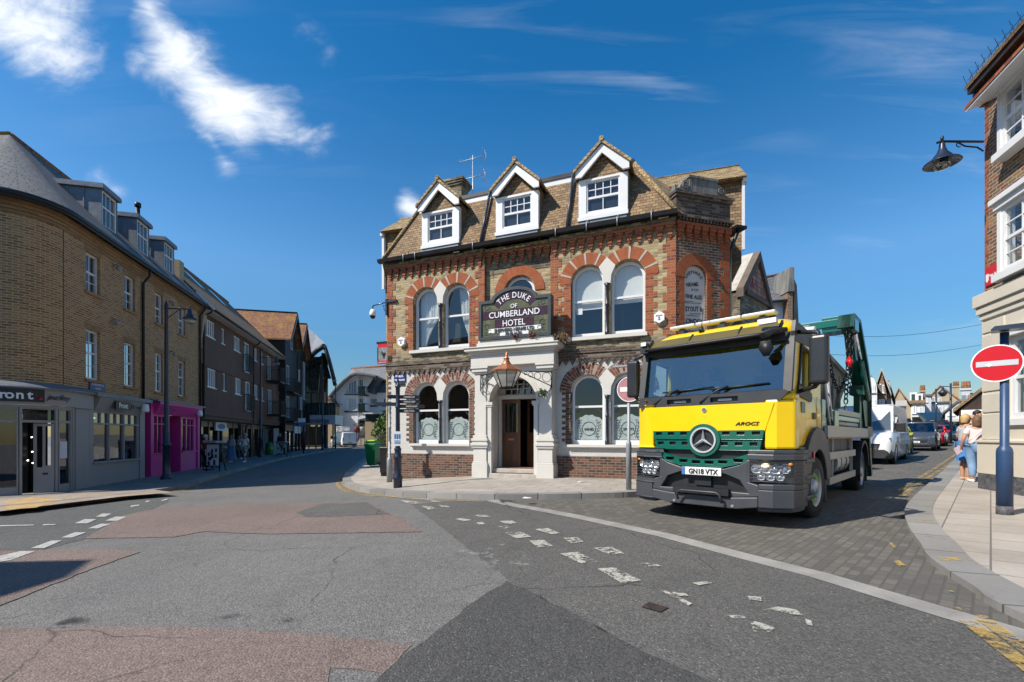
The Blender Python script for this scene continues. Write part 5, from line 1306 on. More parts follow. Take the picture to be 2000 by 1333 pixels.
# pink shop
mb = MB()
mb.box(3.62, -.24, -.8, 3.86, .1, 2.78).box(8.06, -.24, -.8, 8.3, .1, 2.84)
mb.prism([(-.46, 2.75), (-.46, 2.84), (-.2, 2.84), (-.2, 2.32), (-.26, 2.32)], 'x', 3.86, 8.06)
for a, b in ((3.86, 5.2), (6.42, 8.06)): mb.box(a, -.18, -.8, b, .1, .66); mb.box(a-.02, -.26, .66, b, .1, .72)
for x in (3.88, 4.28, 4.66, 5.1, 6.48, 6.95, 7.4, 7.9): mb.box(x-.025, -.17, .72, x+.025, -.04, 2.32)
for a, b in ((3.86, 5.2), (6.42, 8.06)): mb.box(a, -.172, 1.9, b, -.04, 1.95); mb.box(a, -.172, 2.24, b, -.04, 2.33)
mb.box(5.0, -.18, .66, 5.3, .1, 2.4).box(7.75, -.178, .66, 8.06, .1, 2.4)
mb.box(5.3, .35, -.8, 5.4, .6, 2.35).box(6.32, -.2, -.8, 6.42, .6, 2.35).box(5.2, -.15, -.8, 5.3, .6, 2.35); mb.box(5.3, .4, 1.95, 6.4, .5, 2.05)
mb.build('pink_shop_front', 'shop_pink', bb_, bevel=.008)
mb = MB()
for a, b in ((3.88, 5.1), (6.48, 7.9)): mb.poly([(a, -.10, .7), (b, -.10, .7), (b, -.10, 2.28), (a, -.10, 2.28)])
mb.poly([(5.4, .47, -.3), (6.3, .47, -.3), (6.3, .47, 1.95), (5.4, .47, 1.95)])
mb.build('shop_window', 'pane_dark', bb_)
mb = MB(); text(mb, 'Flower & Fancy', 4.75, -.44, 2.48, .22, shear=.25, sx=.95); mb.build('painted_lettering', 'lettering_dark', bb_)
mb = MB(); mb.box(3.6, -.5, 2.84, 8.32, 0, 2.9); mb.build('lead_flashing', 'lead', bb_)
for x, z, l in ((2.72, 2.5, 'round white alarm box on the grey shop fascia'), (7.72, 2.55, 'white bell box on the pink shop fascia')):
    t = thing('alarm_box', l, 'alarm box', LW(x, -.42, z), LA); mb = MB(); mb.lathe([(0, -.16), (.11, -.16), (.13, -.1), (.11, .14), (0, .15)], (0, -.03, 0), 12); mb.build('case', 'sign_white', t)
for n_, cols in (('grey', ('paper', 'copper', 'sign_white', 'sill_brick')), ('pink', ('leaf_red', 'sign_white', 'leaf_bright', 'copper'))):
    rnd = random.Random(n_); xs = [.25+.21*i for i in range(12)] if n_ == 'grey' else [4.0+.2*i for i in range(6)]+[6.6+.2*i for i in range(6)]
    for x in xs:
        h = rnd.uniform(.08, .5); mb = MB(); z = .5 if n_ == 'grey' else .68; mb.lathe([(.05, z), (rnd.uniform(.04, .09), z+h*.5), (rnd.uniform(.02, .07), z+h), (0, z+h)], (x, .1+rnd.uniform(0, .35), 0), 8); mb.build('window_display', rnd.choice(cols), bb_)
    for x in (xs[1], xs[5], xs[9]): mb = MB(); mb.ball((x, .45, 2.05), .035, 6, 5); mb.build('ceiling_lamp', 'spot_bulb', bb_)
mb = MB(); mb.box(.2, .86, .6, 2.7, .895, .64).box(.2, .86, 1.1, 2.7, .895, 1.14).box(3.9, 1.1, .9, 5.1, 1.19, .95).box(6.5, 1.1, 1.1, 8, 1.19, 1.15); mb.build('shelf', 'pale_timber', bb_)
for x, z in ((1.55, 7.55), (1.45, 5.55), (5.7, 7.4), (5.8, 5.2)):
    mb = MB(); mb.tube([(x, 0, z), (x, -.12, z+.05), (x, -.16, z-.02)], .02, 6); mb.lathe([(.03, 0), (.07, -.06), (.075, -.14), (.04, -.16)], (x, -.16, z), 8); mb.build('wall_light', 'grey_pole', bb_)
plain('damp_stain', (.10, .06, .03), .9, var=.3)
t = thing('street_name_plate', 'blue street name plate on brown brick above the grey shop', 'sign', LW(.62, -.004, 2.95), LA)
mb = MB(); mb.box(-.42, -.03, 0, .42, 0, .30); mb.build('plate', 'sign_blue', t)
mb = MB(); text(mb, 'HORSEBRIDGE', 0, -.035, .165, .1); text(mb, 'ROAD', 0, -.035, .035, .1); mb.build('lettering', 'lettering_white', t)
# ------------------------------------------------------------------ brown boarded building
def casement(parent, x0, x1, z0, z1, y, n=2, rows=1, pane='pane', frame='white_gloss', fw=.06, back=.45):
    mb = MB(); mb.prism(rect(x0, z0, x1, z1), 'y', y, y+.08, [rect(x0+fw, z0+fw, x1-fw, z1-fw)])
    for i in range(1, n): x = x0+(x1-x0)*i/n; mb.box(x-.035, y+.008, z0+fw, x+.035, y+.07, z1-fw)
    for i in range(1, rows): z = z0+(z1-z0)*i/rows; mb.box(x0+fw, y+.01, z-.02, x1-fw, y+.065, z+.02)
    mb.box(x0-.05, y-.07, z0-.05, x1+.05, y+.05, z0-.002)
    o = mb.build('window', frame, parent)
    p = MB(); p.poly([(x0+.03, y+.045, z0+.03), (x1-.03, y+.045, z0+.03), (x1-.03, y+.045, z1-.03), (x0+.03, y+.045, z1-.03)]); p.build('pane', pane, o)
    if back: b = MB(); b.box(x0, y+back, z0, x1, y+back+.03, z1); b.build('backing', 'dark_room', o)
    return o
bn = thing('boarded_building', 'dark brown boarded building with white windows above recessed shops', 'building', (LOX, LOY, 0), LA)
W1 = [(9.9, 11.1, 6.83, 7.72, 4), (12.1, 12.58, 6.83, 7.72, 1), (14.15, 15.3, 6.83, 7.72, 3), (16.12, 17.2, 5.75, 7.72, 2), (18.0, 19.0, 6.83, 7.72, 3), (19.95, 20.4, 6.83, 7.72, 1), (21.5, 22.7, 5.8, 7.72, 2)]
W2 = [(a, b, c-2.75 if c > 6 else 3.15, d-2.62, n) for a, b, c, d, n in W1]
def ring_of(w_): return rect(w_[0], w_[2], w_[1], w_[3])
mb = MB(); mb.prism(rect(9.36, 5.2, 25.0, 8.12), 'y', .07, .3, [ring_of(w_) if w_[2] > 6 else rect(w_[0], 5.75, w_[1], w_[3]) for w_ in W1])
mb.prism(rect(9.36, 2.62, 25.0, 5.12), 'y', 0, .3, [ring_of(w_) for w_ in W2])
mb.box(9.0, .05, 2.5, 9.36, .3, 8.1)
bw = mb.build('boarded_wall', 'brown_board', bn)
uvl = bw.data.uv_layers[0]
for d in uvl.data: d.uv = (d.uv[1], d.uv[0])                      # the boards stand upright
mb = MB(); mb.box(9.3, -.06, 5.12, 25.02, .2, 5.2); mb.box(9.2, -.08, 2.50, 25.05, .7, 2.68); mb.box(9.1, -.03, 2.3, 25.0, .6, 2.5); mb.build('drip_board', 'brown_board', bn)
for w_ in W1: casement(bn, w_[0], w_[1], w_[2], w_[3], .10, w_[4], 1)
for w_ in W2: casement(bn, w_[0], w_[1], w_[2], w_[3], .04, w_[4], 1)
mb = MB(); mb.prism([(-.45, 8.05), (4.0, 12.5), (4.0, 12.62), (-.5, 8.16)], 'x', 9.36, 25.3); mb.prism([(4.0, 12.5), (8.4, 8.1), (8.5, 8.2), (4.0, 12.62)], 'x', 9.36, 25.3); mb.build('tiled_roof', 'brown_tile', bn)
mb = MB(); mb.tube([(9.36, 4, 12.64), (25.3, 4, 12.64)], .09, 8); mb.build('ridge_tiles', 'orange_tile', bn)
mb = MB(); mb.box(9.4, -.46, 7.98, 25.28, -.40, 8.06)
for i in range(52): mb.box(9.5+i*.3, -.42, 7.96, 9.56+i*.3, .1, 8.08)
mb.build('rafter_ends', 'white_gloss', bn)
mb = MB(); mb.prism([(-.5, 8.05), (.3, 8.85), (.3, 9.0), (-.56, 8.14)], 'x', 9.28, 9.42); mb.build('verge_board', 'white_gloss', bn)
for x in (11.5, 15.2, 19.0):
    mb = MB(); 
    for k in range(1): mb.prism([(2.3, 10.86), (3.3, 11.86), (3.3, 11.94), (2.3, 10.94)], 'x', x, x+.8)
    mb.build('rooflight', 'pane_dark', bn)
mb = MB(); mb.cyl((9.9, 3.2, 11.5), (9.9, 3.2, 13.3), .1, n=8); mb.cyl((9.9, 3.2, 13.3), (9.9, 3.2, 13.5), .15, n=8); mb.build('flue', 'black_iron', bn)
mb = MB()
for x in (9.2, 17.6): mb.tube([(x, -.5, 8.0), (x, -.4, 7.85), (x, -.09, 7.7), (x, -.09, 2.4), (x-.3, .3, 2.1), (x-.3, .5, -.2)], .05, 8)
mb.tube([(9.4, -.52, 8.04), (25.2, -.52, 8.04)], .06, 6)
mb.build('gutter', 'black_iron', bn)
def railing(parent, x0, x1, z0, z1, y0, y1, name='balcony', slats=False):
    mb = MB()
    for p, q_ in (((x0, y1), (x0, y0)), ((x0, y0), (x1, y0)), ((x1, y0), (x1, y1))):
        for z in (z0, z1): mb.tube([(p[0], p[1], z), (q_[0], q_[1], z)], .025, 5)
        n = max(2, int(math.dist(p, q_)/(.11)))
        for i in range(n+1): t_ = i/n; x, y = p[0]+(q_[0]-p[0])*t_, p[1]+(q_[1]-p[1])*t_; mb.box(x-.01, y-.01, z0, x+.01, y+.01, z1)
    if abs(y1-y0) > .5: mb.box(x0, y0, z0-.12, x1, y1, z0-.02)
    mb.build(name, 'black_iron', parent)
railing(bn, 16.0, 17.35, 5.75, 6.85, -.18, .06); railing(bn, 16.0, 17.35, 3.15, 4.2, -.25, -.01)
railing(bn, 21.3, 22.9, 5.75, 6.8, -.95, .05); railing(bn, 21.3, 22.9, 3.12, 4.15, -1.0, -.01)
# recessed shops under it
mb = MB(); mb.box(9.3, .62, -.8, 25.0, .75, .35); mb.box(9.0, .1, -.8, 9.28, .8, 2.4)
for x in (9.3, 11.6, 13.0, 13.6, 15.6, 16.6, 18.4, 19.3, 21.0, 22.3, 24.9): mb.box(x-.08, .52, -.8, x+.08, .76, 2.4)
mb.box(9.3, .55, 1.95, 25, .74, 2.4)
mb.build('shop_front', 'black_paint', bn)
mb = MB()
for a, b in ((9.4, 11.5), (11.7, 12.9), (13.7, 15.5), (16.7, 18.3), (18.5, 19.2), (19.4, 20.9), (21.1, 22.2), (22.4, 24.8)): mb.poly([(a, .66, .3), (b, .66, .3), (b, .66, 1.96), (a, .66, 1.96)])
mb.build('shop_window', 'pane_dark', bn)
mb = MB(); mb.box(9.3, 2.2, -.6, 25, 2.3, 2.4); mb.box(9.3, .7, 2.38, 25, 2.2, 2.42); mb.build('shop_interior', 'brown_room', bn)
mb = MB(); mb.box(19.5, 1.6, .3, 20.0, 1.65, 1.7).box(20.3, 1.6, .3, 20.7, 1.65, 1.8).box(22.6, 1.5, .3, 23.0, 1.56, 1.8); mb.build('window_display', 'sign_white', bn)
mb = MB(); mb.box(12.4, .45, 1.75, 14.1, .53, 2.25); sgn = mb.build('shop_sign', 'sign_white', bn)
mb = MB(); mb.prism([(13.25+.6*math.cos(k*.42), 2.0+.16*math.sin(k*.42)) for k in range(15)], 'y', .43, .449); mb.build('emblem', 'sky_blue', sgn)
mb = MB(); mb.box(16.7, .44, .9, 18.2, .52, 2.2); sgn = mb.build('black_sign', 'sign_black', bn)
mb = MB(); mb.ring(17.4, 1.85, .12, .15, .42, .439, 0, 180, 10); text(mb, 'CAFE', 17.4, .42, 1.45, .2); mb.build('lettering', 'paper', sgn)
mb = MB(); mb.box(12.9, .5, -.4, 13.05, .56, 1.7); mb.build('door_frame', 'shop_grey', bn)
# ------------------------------------------------------------------ black weatherboarded gables
bk = thing('gabled_building', 'black weatherboarded building with two steep gables and orange tiled roofs', 'building', (LOX, LOY, 0), LA)
FY = -.45
mb = MB()
for a, b, ap, ez in ((25.1, 29.6, 12.45, 9.85), (29.6, 34.0, 12.5, 9.7)):
    m_ = (a+b)/2; mb.prism([(a, 2.4), (b, 2.4), (b, ez), (m_, ap-.1), (a, ez)], 'y', FY+(.0 if a < 29 else .02), 8)
mb.box(25.1, .5, -.8, 34, 8, 2.4)
mb.build('boarded_wall', 'black_board', bk)
mb = MB()
for a, b, ap, ez in ((25.1, 29.6, 12.45, 9.85), (29.6, 34.0, 12.5, 9.7)):
    m_ = (a+b)/2
    for s in (-1, 1):
        e_ = m_+s*((b-a)/2+.25); mb.prism([(e_, ez-.22), (e_, ez-.08), (m_, ap+.12), (m_, ap-.02)], 'y', FY-.5, 9)
mb.build('tiled_roof', 'orange_tile', bk)
mb = MB()
for a, b, ap, ez in ((25.1, 29.6, 12.45, 9.85), (29.6, 34.0, 12.5, 9.7)):
    m_ = (a+b)/2; mb.tube([(m_, FY-.52, ap+.14), (m_, 9, ap+.14)], .08, 6)
    for s in (-1, 1):
        e_ = m_+s*((b-a)/2+.27); mb.prism([(e_, ez-.42), (e_, ez-.14), (m_, ap+.06), (m_, ap-.25)], 'y', FY-.58, FY-.5)
mb.tube([(29.6, FY-.3, 9.7), (29.6, FY-.1, 9.2), (29.6, FY-.08, 2.5)], .05, 6)
mb.build('bargeboard', 'black_paint', bk)
for x0, x1, z0, z1 in ((27.0, 27.6, 9.3, 10.6), (25.6, 26.4, 6.0, 7.6), (25.6, 26.4, 3.1, 4.9), (30.4, 31.0, 6.4, 7.9), (32.6, 33.4, 5.2, 9.0), (31.3, 32.0, 3.2, 5.3)): casement(bk, x0, x1, z0, z1, FY-.03, 1, 1, back=None)
railing(bk, 25.5, 28.6, 5.3, 6.4, FY-.6, FY); railing(bk, 25.5, 28.6, 2.75, 3.85, FY-.6, FY); railing(bk, 31.0, 33.2, 2.8, 3.9, FY-.5, FY)
mb = MB()
for x in (25.1, 26.6, 28.2, 29.8, 31.2, 32.6, 33.9): mb.box(x-.08, FY-.0, -.8, x+.08, FY+.2, 2.4)
mb.box(25.1, FY-.02, 1.9, 34, FY+.2, 2.4); mb.build('shop_front', 'black_paint', bk)
mb = MB(); mb.poly([(25.1, FY+.1, -.2), (34, FY+.1, -.2), (34, FY+.1, 1.95), (25.1, FY+.1, 1.95)]); mb.build('shop_window', 'pane_dark', bk)
mb = MB(); mb.box(28.2, FY-.1, 1.7, 29.6, FY-.03, 2.35).box(29.9, FY-.1, 1.7, 31.0, FY-.03, 2.35); mb.build('poster_sign', 'paper', bk)
mb = MB(); mb.at((25.1, 0, 0), 0); mb.box(-.06, .05, -.2, -.0, .45, 2.1); mb.build('white_menu_board', 'sign_white', bk)
# ------------------------------------------------------------------ out of view, left: an added shade block and the shadow's near building
t = thing('shade_block', 'plain brown brick block standing down the side street past the jewellery shop', 'building')  # unseen block, added to keep the sun off the shop corner
mb = MB(); mb.prism([(-18.6, 11.6), (-18.6, 16.2), (-34, 16.2), (-34, 11.6)], 'z', -1, 9.4); mb.build('wall', 'brown_stock', t)
mb = MB()
for x in range(6):
    for z in (1.5, 4.3, 7.0): mb.box(-21.5-3*x, 11.54, z, -20.4-3*x, 11.62, z+1.7)
mb.build('window', 'pane_dark', t)
mb = MB(); mb.box(-34.2, 11.4, 9.4, -18.5, 16.3, 9.7); mb.build('parapet', 'stone', t)
t = thing('near_building', 'two storey brick building across the side street whose shadow crosses the road', 'building')
FX, FYY = -13.35, 2.3
mb = MB(); mb.prism([(FX, FYY), (FX+.4, FYY-.72), (FX+.35, FYY-1.75), (FX-4, FYY-3.2), (FX-14, FYY-4), (FX-14, FYY)], 'z', -1, 8.6); mb.build('wall', 'brown_stock', t)
mb = MB()
for x in range(4):
    for z in (1.4, 4.6): mb.box(FX-2.4-3*x, FYY-.06, z, FX-1.3-3*x, FYY+.04, z+1.6)
mb.build('window', 'pane_dark', t)
mb = MB(); mb.prism([(FX, FYY+.05), (FX+.42, FYY-.7), (FX+.37, FYY-1.8), (FX-4, FYY-3.25), (FX-14, FYY-4.05), (FX-14, FYY+.05)], 'z', 8.6, 8.8); mb.build('coping', 'stone', t)
# ------------------------------------------------------------------ far end of the left street
def at(px, py, Y): return ((px-1000)/903*Y, Y, CAM_Z+(853-py)/903*Y)
def pz(pts, Y): return [((a-1000)/903*Y, CAM_Z+(853-b)/903*Y) for a, b in pts]
# glass fronted hall with a prow roof
hl = thing('glass_hall', 'glass fronted hall with curved metal roof and balcony at the end of the street', 'building')
Y0 = 50.5
mb = MB()
top = [at(594, 706, Y0-1.0), at(606, 694, Y0-1.6), at(620, 681, Y0-2.2), at(634, 672, Y0-2.6)]
back = [at(589, 634, Y0+9), at(602, 641, Y0+8), at(617, 654, Y0+5), at(634, 671, Y0-2.5)]
left = [at(570, 720, Y0-.6)]+top
bk2 = [at(575, 628, Y0+9)]+back
for a, b, c, d in zip(left, left[1:], bk2[1:], bk2): mb.poly([a, b, c, d]); mb.poly([(q_[0], q_[1], q_[2]-.35) for q_ in (a, d, c, b)])
rt = [at(634, 672, Y0-2.6), at(643, 700, Y0-2.0), at(650, 727, Y0-1.4), at(655, 750, Y0-1.0)]
rb = [at(634, 671, Y0-2.5), at(641, 693, Y0+4), at(646, 715, Y0+7), at(650, 742, Y0+8)]
for a, b, c, d in zip(rt, rt[1:], rb[1:], rb): mb.poly([a, b, c, d]); mb.poly([(q_[0], q_[1], q_[2]-.35) for q_ in (a, d, c, b)])
mb.build('metal_roof', 'zinc', hl)
mb = MB(); mb.tube([(x, y-.05, z-.2) for x, y, z in left], .26, 6); mb.tube([(x, y-.05, z-.2) for x, y, z in rt], .22, 6)
mb.tube([at(631, 690, Y0-1.8), at(622, 790, Y0-.6)], .16, 6)
mb.build('roof_beam', 'sign_frame', hl)
mb = MB(); mb.prism(pz([(560, 812), (635, 812), (635, 690), (600, 712), (560, 730)], Y0), 'y', Y0, Y0+.05); mb.build('glass_wall', 'teal_glass', hl)
mb = MB(); mb.prism(pz([(635, 742), (652, 742), (645, 716), (636, 692)], Y0), 'y', Y0-.9, Y0-.7); mb.build('soffit', 'dark_timber', hl)
mb = MB()
for x in (587, 594, 606, 618, 630): mb.prism(pz([(x-.6, 812), (x+.6, 812), (x+.6, 706), (x-.6, 706)], Y0), 'y', Y0-.08, Y0+.1)
for y in (735, 765, 790): mb.prism(pz([(560, y+.5), (636, y+.5), (636, y-.5), (560, y-.5)], Y0), 'y', Y0-.07, Y0+.1)
for x in (594, 604, 618, 632, 651): mb.prism(pz([(x-.7, 880), (x+.7, 880), (x+.7, 830), (x-.7, 830)], Y0), 'y', Y0-.2, Y0)
mb.build('mullion', 'black_iron', hl)
mb = MB(); mb.prism(pz([(632, 876), (637, 876), (637, 690), (634, 690)], Y0), 'y', Y0-.05, Y0+.5); mb.prism(pz([(560, 876), (634, 876), (634, 700), (560, 700)], Y0+5), 'y', Y0+4, Y0+5); mb.build('inner_wall', 'brown_room', hl)
mb = MB(); mb.prism(pz([(596, 870), (632, 870), (632, 828), (596, 828)], Y0+1), 'y', Y0+1, Y0+1.05); mb.build('shop_window', 'pane_dark', hl)
mb = MB()
for x, w_ in ((602, 9), (614, 4), (622, 4)): mb.prism(pz([(x-w_/2, 833), (x+w_/2, 833), (x+w_/2, 830), (x-w_/2, 830)], Y0+1), 'y', Y0+2.2, Y0+2.3)
mb.build('ceiling_lamp', 'shop_glow', hl)
mb = MB(); mb.box(*at(594, 831, Y0-2.2)[:2], at(594, 829, Y0-2.2)[2], at(655, 829, Y0-2.2)[0], Y0, at(655, 811, Y0-2.2)[2]); sgn = mb.build('sign_fascia', 'sign_silver', hl)
q_ = at(613, 826.5, Y0-2.2); mb = MB(); text(mb, 'The Horsebridge', q_[0], Y0-2.26, q_[2], .75, sx=.62); mb.build('lettering', 'lettering_dark', sgn)
mb = MB(); a, b = at(583, 811, Y0-2.1), at(655, 788, Y0-2.1); mb.box(a[0], Y0-2.1, a[2], b[0], Y0-2.07, b[2]); mb.build('balcony_glass', 'teal_glass', hl)
mb = MB(); mb.tube([(a[0], Y0-2.1, b[2]), (b[0], Y0-2.1, b[2]), (b[0], Y0, b[2])], .05, 5)
for i in range(9): x = a[0]+(b[0]-a[0])*i/8; mb.box(x-.03, Y0-2.15, a[2], x+.03, Y0-2.05, b[2])
mb.build('balcony_rail', 'black_iron', hl)
t = thing('timber_shed', 'small brown gabled building glimpsed between the hall and the white house', 'building')
mb = MB(); mb.prism(pz([(636, 868), (652, 868), (652, 790), (645, 780), (636, 776)], 64), 'y', 64, 70); mb.build('wall', 'pale_timber', t); mb = MB(); mb.prism(pz([(634, 773), (645, 779), (653, 791), (653, 794), (645, 782), (634, 776)], 64), 'y', 63.6, 70.2); mb.build('roof', 'brown_tile', t)
plain('red_pot', (.16, .03, .035), .6)
# white house across the end of the street
wh = thing('white_house', 'white boarded house with grey slate roofs, curved eaves and glass balconies', 'house')
Yh = 66.
mb = MB(); mb.prism(pz([(650, 874), (699, 874), (699, 733), (690, 736), (676, 747), (662, 762), (650, 772)], Yh), 'y', Yh, Yh+9); mb.build('gable_wall', 'white_board', wh)
mb = MB(); mb.prism(pz([(699, 874), (775, 874), (775, 764), (699, 764)], Yh+3), 'y', Yh+3, Yh+10); mb.prism(pz([(699, 874), (716, 874), (716, 765), (735, 737), (699, 733)], Yh+1.2), 'y', Yh+.4, Yh+3.1); mb.build('wing_wall', 'white_render', wh)
mb = MB()
cur = [(645, 778), (662, 758), (676, 744), (690, 733), (700, 730), (718, 732), (738, 735)]
for (x0, y0), (x1, y1) in zip(cur, cur[1:]): mb.prism(pz([(x0, y0+3), (x1, y1+3), (x1, y1), (x0, y0)], Yh), 'y', Yh-1.2, Yh+7)
mb.poly([at(650, 772, Yh), at(690, 733, Yh), at(700, 730, Yh), at(688, 720, Yh+9), at(664, 756, Yh+9)]); 
mb.poly([at(700, 730, Yh), at(738, 735, Yh-1), at(725, 768, Yh+2.6), at(790, 766, Yh+2.6), at(790, 714, Yh+9), at(688, 720, Yh+9)])
mb.build('slate_roof', 'slate_light', wh)
mb = MB(); mb.prism(pz([(716, 766), (725, 768), (738, 737), (735, 735)], Yh), 'y', Yh+.2, Yh+2.6); mb.build('roof_cheek', 'sign_frame', wh)
mb = MB(); mb.tube([at(686, 720, Yh+9), at(790, 713, Yh+9)], .18, 6); mb.build('ridge_tiles', 'orange_tile', wh)
def pwin(parent, x0, y0, x1, y1, Y, n=1, pane='pane_dark', fr='white_gloss', fw=.09, dark_sill=False):
    (a, _, zt), (b, _, zb) = at(x0, y0, Y), at(x1, y1, Y); o = casement(parent, a, b, zb, zt, Y-.06, n, 1, pane, fr, fw, None)
    if dark_sill: s = MB(); s.box(a-.15, Y-.2, zb-.3, b+.15, Y, zb-.06); s.build('sill', 'sign_frame', o)
    return o
mb = MB(); p_ = pz([(675.5, 770), (696.5, 770), (696.5, 741), (675.5, 751)], Yh); mb.prism(p_, 'y', Yh-.08, Yh+.02, [pz([(676.5, 769), (695.7, 769), (695.7, 743.5), (676.5, 752.5)], Yh)])
for x in (681, 686, 691): mb.prism(pz([(x-.5, 769), (x+.5, 769), (x+.5, 747), (x-.5, 747)], Yh), 'y', Yh-.07, Yh)
o = mb.build('window', 'white_gloss', wh); mb = MB(); mb.prism(p_, 'y', Yh-.03, Yh-.01); mb.build('pane', 'pane', o); mb = MB(); mb.prism(pz([(674, 772), (699, 772), (699, 770), (674, 770)], Yh), 'y', Yh-.3, Yh); mb.build('sill', 'sign_frame', o)
pwin(wh, 675.5, 778, 696.5, 802, Yh, 4, 'pane', dark_sill=True)
for y0, y1 in ((741, 770), (778, 803)): pwin(wh, 701, y0, 710, y1, Yh+.4, 2)
for y0, y1 in ((755.5, 770), (788.5, 803)):
    a, b = at(699.5, y1, Yh-.6), at(713, y0, Yh-.6); mb = MB(); mb.box(a[0], Yh-.6, a[2], b[0], Yh-.56, b[2]); mb.build('balcony_glass', 'teal_glass', wh)
    mb = MB(); mb.tube([(a[0], Yh-.6, b[2]), (b[0], Yh-.6, b[2]), (b[0], Yh+1.2, b[2])], .06, 5); mb.box(a[0], Yh-.6, a[2]-.2, b[0], Yh+1.2, a[2]); mb.build('balcony', 'black_iron', wh)
pwin(wh, 724, 778, 737, 791, Yh+3, 3, dark_sill=True); pwin(wh, 749, 778, 758, 791, Yh+3, 2, dark_sill=True)
mb = MB(); mb.prism(pz([(702, 838), (712, 838), (712, 822), (702, 822)], Yh+.3), 'y', Yh+.3, Yh+.36); mb.build('entrance', 'dark_room', wh)
mb = MB(); mb.prism(pz([(698, 820), (714, 817), (714, 813), (706, 812)], Yh-1), 'y', Yh-1.2, Yh+.4); mb.build('awning', 'white_gloss', wh)
t = thing('boarded_wall', 'brown rendered terrace wall with a glass screen below the white house', 'wall')
mb = MB(); mb.prism(pz([(713, 872), (760, 872), (760, 824), (713, 824)], Yh-4), 'y', Yh-4, Yh-1.5); mb.build('wall', 'pale_timber', t)
a, b = at(714, 824, Yh-4), at(760, 809, Yh-4); mb = MB(); mb.box(a[0], Yh-4, a[2], b[0], Yh-3.95, b[2]); mb.build('glass_screen', 'teal_glass', t)
mb = MB(); mb.box(a[0]-.2, Yh-4.5, b[2], b[0], Yh+3, b[2]+.15); mb.build('canopy', 'white_gloss', t)
t = thing('stone_steps', 'pale steps with black handrails leading up to the white house', 'steps')
mb = MB()
for i in range(7): a, b = at(695, 870-i*3.3, Yh-3), at(713, 870-i*3.3, Yh-3); mb.box(a[0], Yh-3+i*.35, -.5, b[0], Yh+1, a[2])
mb.build('treads', 'slabs', t)
mb = MB()
for x in (696, 712): a, b = at(x, 862, Yh-3.2), at(x, 838, Yh-.5); mb.tube([(a[0], a[1], a[2]-1), a, b], .05, 5)
mb.build('handrail', 'black_iron', t)
t = thing('railing', 'pale metal railing behind the white van at the street end', 'railing'); mb = MB()
a, b = at(655, 851, 62), at(682, 834, 62)
for z in (b[2], (a[2]+b[2])/2): mb.tube([(a[0], 62, z), (b[0], 62, z)], .04, 5)
for i in range(12): x = a[0]+(b[0]-a[0])*i/11; mb.tube([(x, 62, a[2]-.6), (x, 62, b[2])], .03, 4)
mb.build('rails', 'galvanised', t)
for x, l in ((697, 'large dark red planter by the steps of the white house'), (709, 'grey planter with flowers at the top of the steps')):
    a = at(x, 846, Yh-1.5); t = thing('flower_pot', l, 'planter', (a[0], a[1], a[2])); mb = MB(); mb.lathe([(.35, 0), (.5, .8), (.45, .85)], n=10); mb.build('pot', 'red_pot' if x < 700 else 'grey_pole', t)
    mb = MB(); rnd = random.Random(x); leaf_mass(mb, rnd, (0, 0, 1.05), (.5, .5, .35), 90, .16); mb.build('flowers', 'leaf_olive', t)
# ------------------------------------------------------------------ gabled houses behind the hotel, along the right street
gA = R(43.9)
plain('brown_coping', (.13, .10, .075), .85, var=.3)
gh = thing('gabled_house', 'steep stone coped gable with red chequer tiles rising behind the lorry cab', 'house', (10.5, 19.9, 0), gA); gh.scale = (1.17, 1.17, 1.17)
mb = MB(); mb.prism([(-1.55, 0), (1.75, 0), (1.75, 5.6), (.05, 7.75), (-1.55, 6.2)], 'y', 0, .3); mb.build('roughcast_wall', 'stained_stock', gh)
mb = MB(); mb.prism([(-1.05, 6.35), (1.15, 6.35), (.05, 7.6)], 'y', -.05, 0); mb.build('chequer_tiles', 'chequer_tile', gh)
mb = MB(); mb.prism([(-1.62, 6.0), (-1.62, 6.3), (.05, 8.0), (1.95, 5.75), (1.95, 5.4), (.05, 7.65)], 'y', -.14, .1); mb.box(-1.15, -.1, 6.2, 1.25, .0, 6.34); mb.box(1.6, -.2, 5.35, 2.3, .2, 5.5); mb.build('coping', 'brown_coping', gh)
mb = MB(); mb.poly([(.05, .1, 8.0), (-1.62, .1, 6.25), (-1.62, 5, 6.25), (.05, 5, 8.0)]); mb.poly([(.05, .1, 8.0), (1.95, .1, 5.7), (1.95, 5, 5.7), (.05, 5, 8.0)]); mb.build('roof', 'stone', gh)
aerial('tv_aerial', 'small aerial low behind the stone coped gable', (8.6, 21.6, 9.0), R(20), .6, [(.5, -.8, .5, 9, .08)])
s2 = thing('slate_house', 'white walled house with slate roof and brick end pier behind the lorry', 'house')
Y2 = 25.5
mb = MB(); mb.prism(pz([(1400, 850), (1536, 850), (1536, 586), (1400, 600)], Y2), 'y', Y2, Y2+.3); mb.build('white_wall', 'white_render', s2)
mb = MB(); mb.poly([at(1400, 602, Y2-.3), at(1537, 587, Y2-.3), at(1537, 536, Y2+2.6), at(1400, 560, Y2+2.6)]); mb.build('slate_roof', 'slate', s2)
mb = MB(); mb.tube([at(1400, 558, Y2+2.6), at(1537, 534.5, Y2+2.6)], .09, 6); mb.build('ridge_tiles', 'orange_tile', s2)
mb = MB(); mb.prism(pz([(1400, 605), (1537, 589), (1537, 585), (1400, 600)], Y2-.32), 'y', Y2-.4, Y2-.3); mb.build('gutter', 'black_iron', s2)
mb = MB(); mb.prism(pz([(1536, 850), (1546, 850), (1546, 572), (1536, 574)], Y2-.3), 'y', Y2-.4, Y2+4)
for y in (595, 612, 628): mb.prism(pz([(1531, y+6), (1536, y+6), (1536, y), (1531, y)], Y2), 'y', Y2-.06, Y2+.1)
mb.build('brick_pier', 'purple_brick', s2)
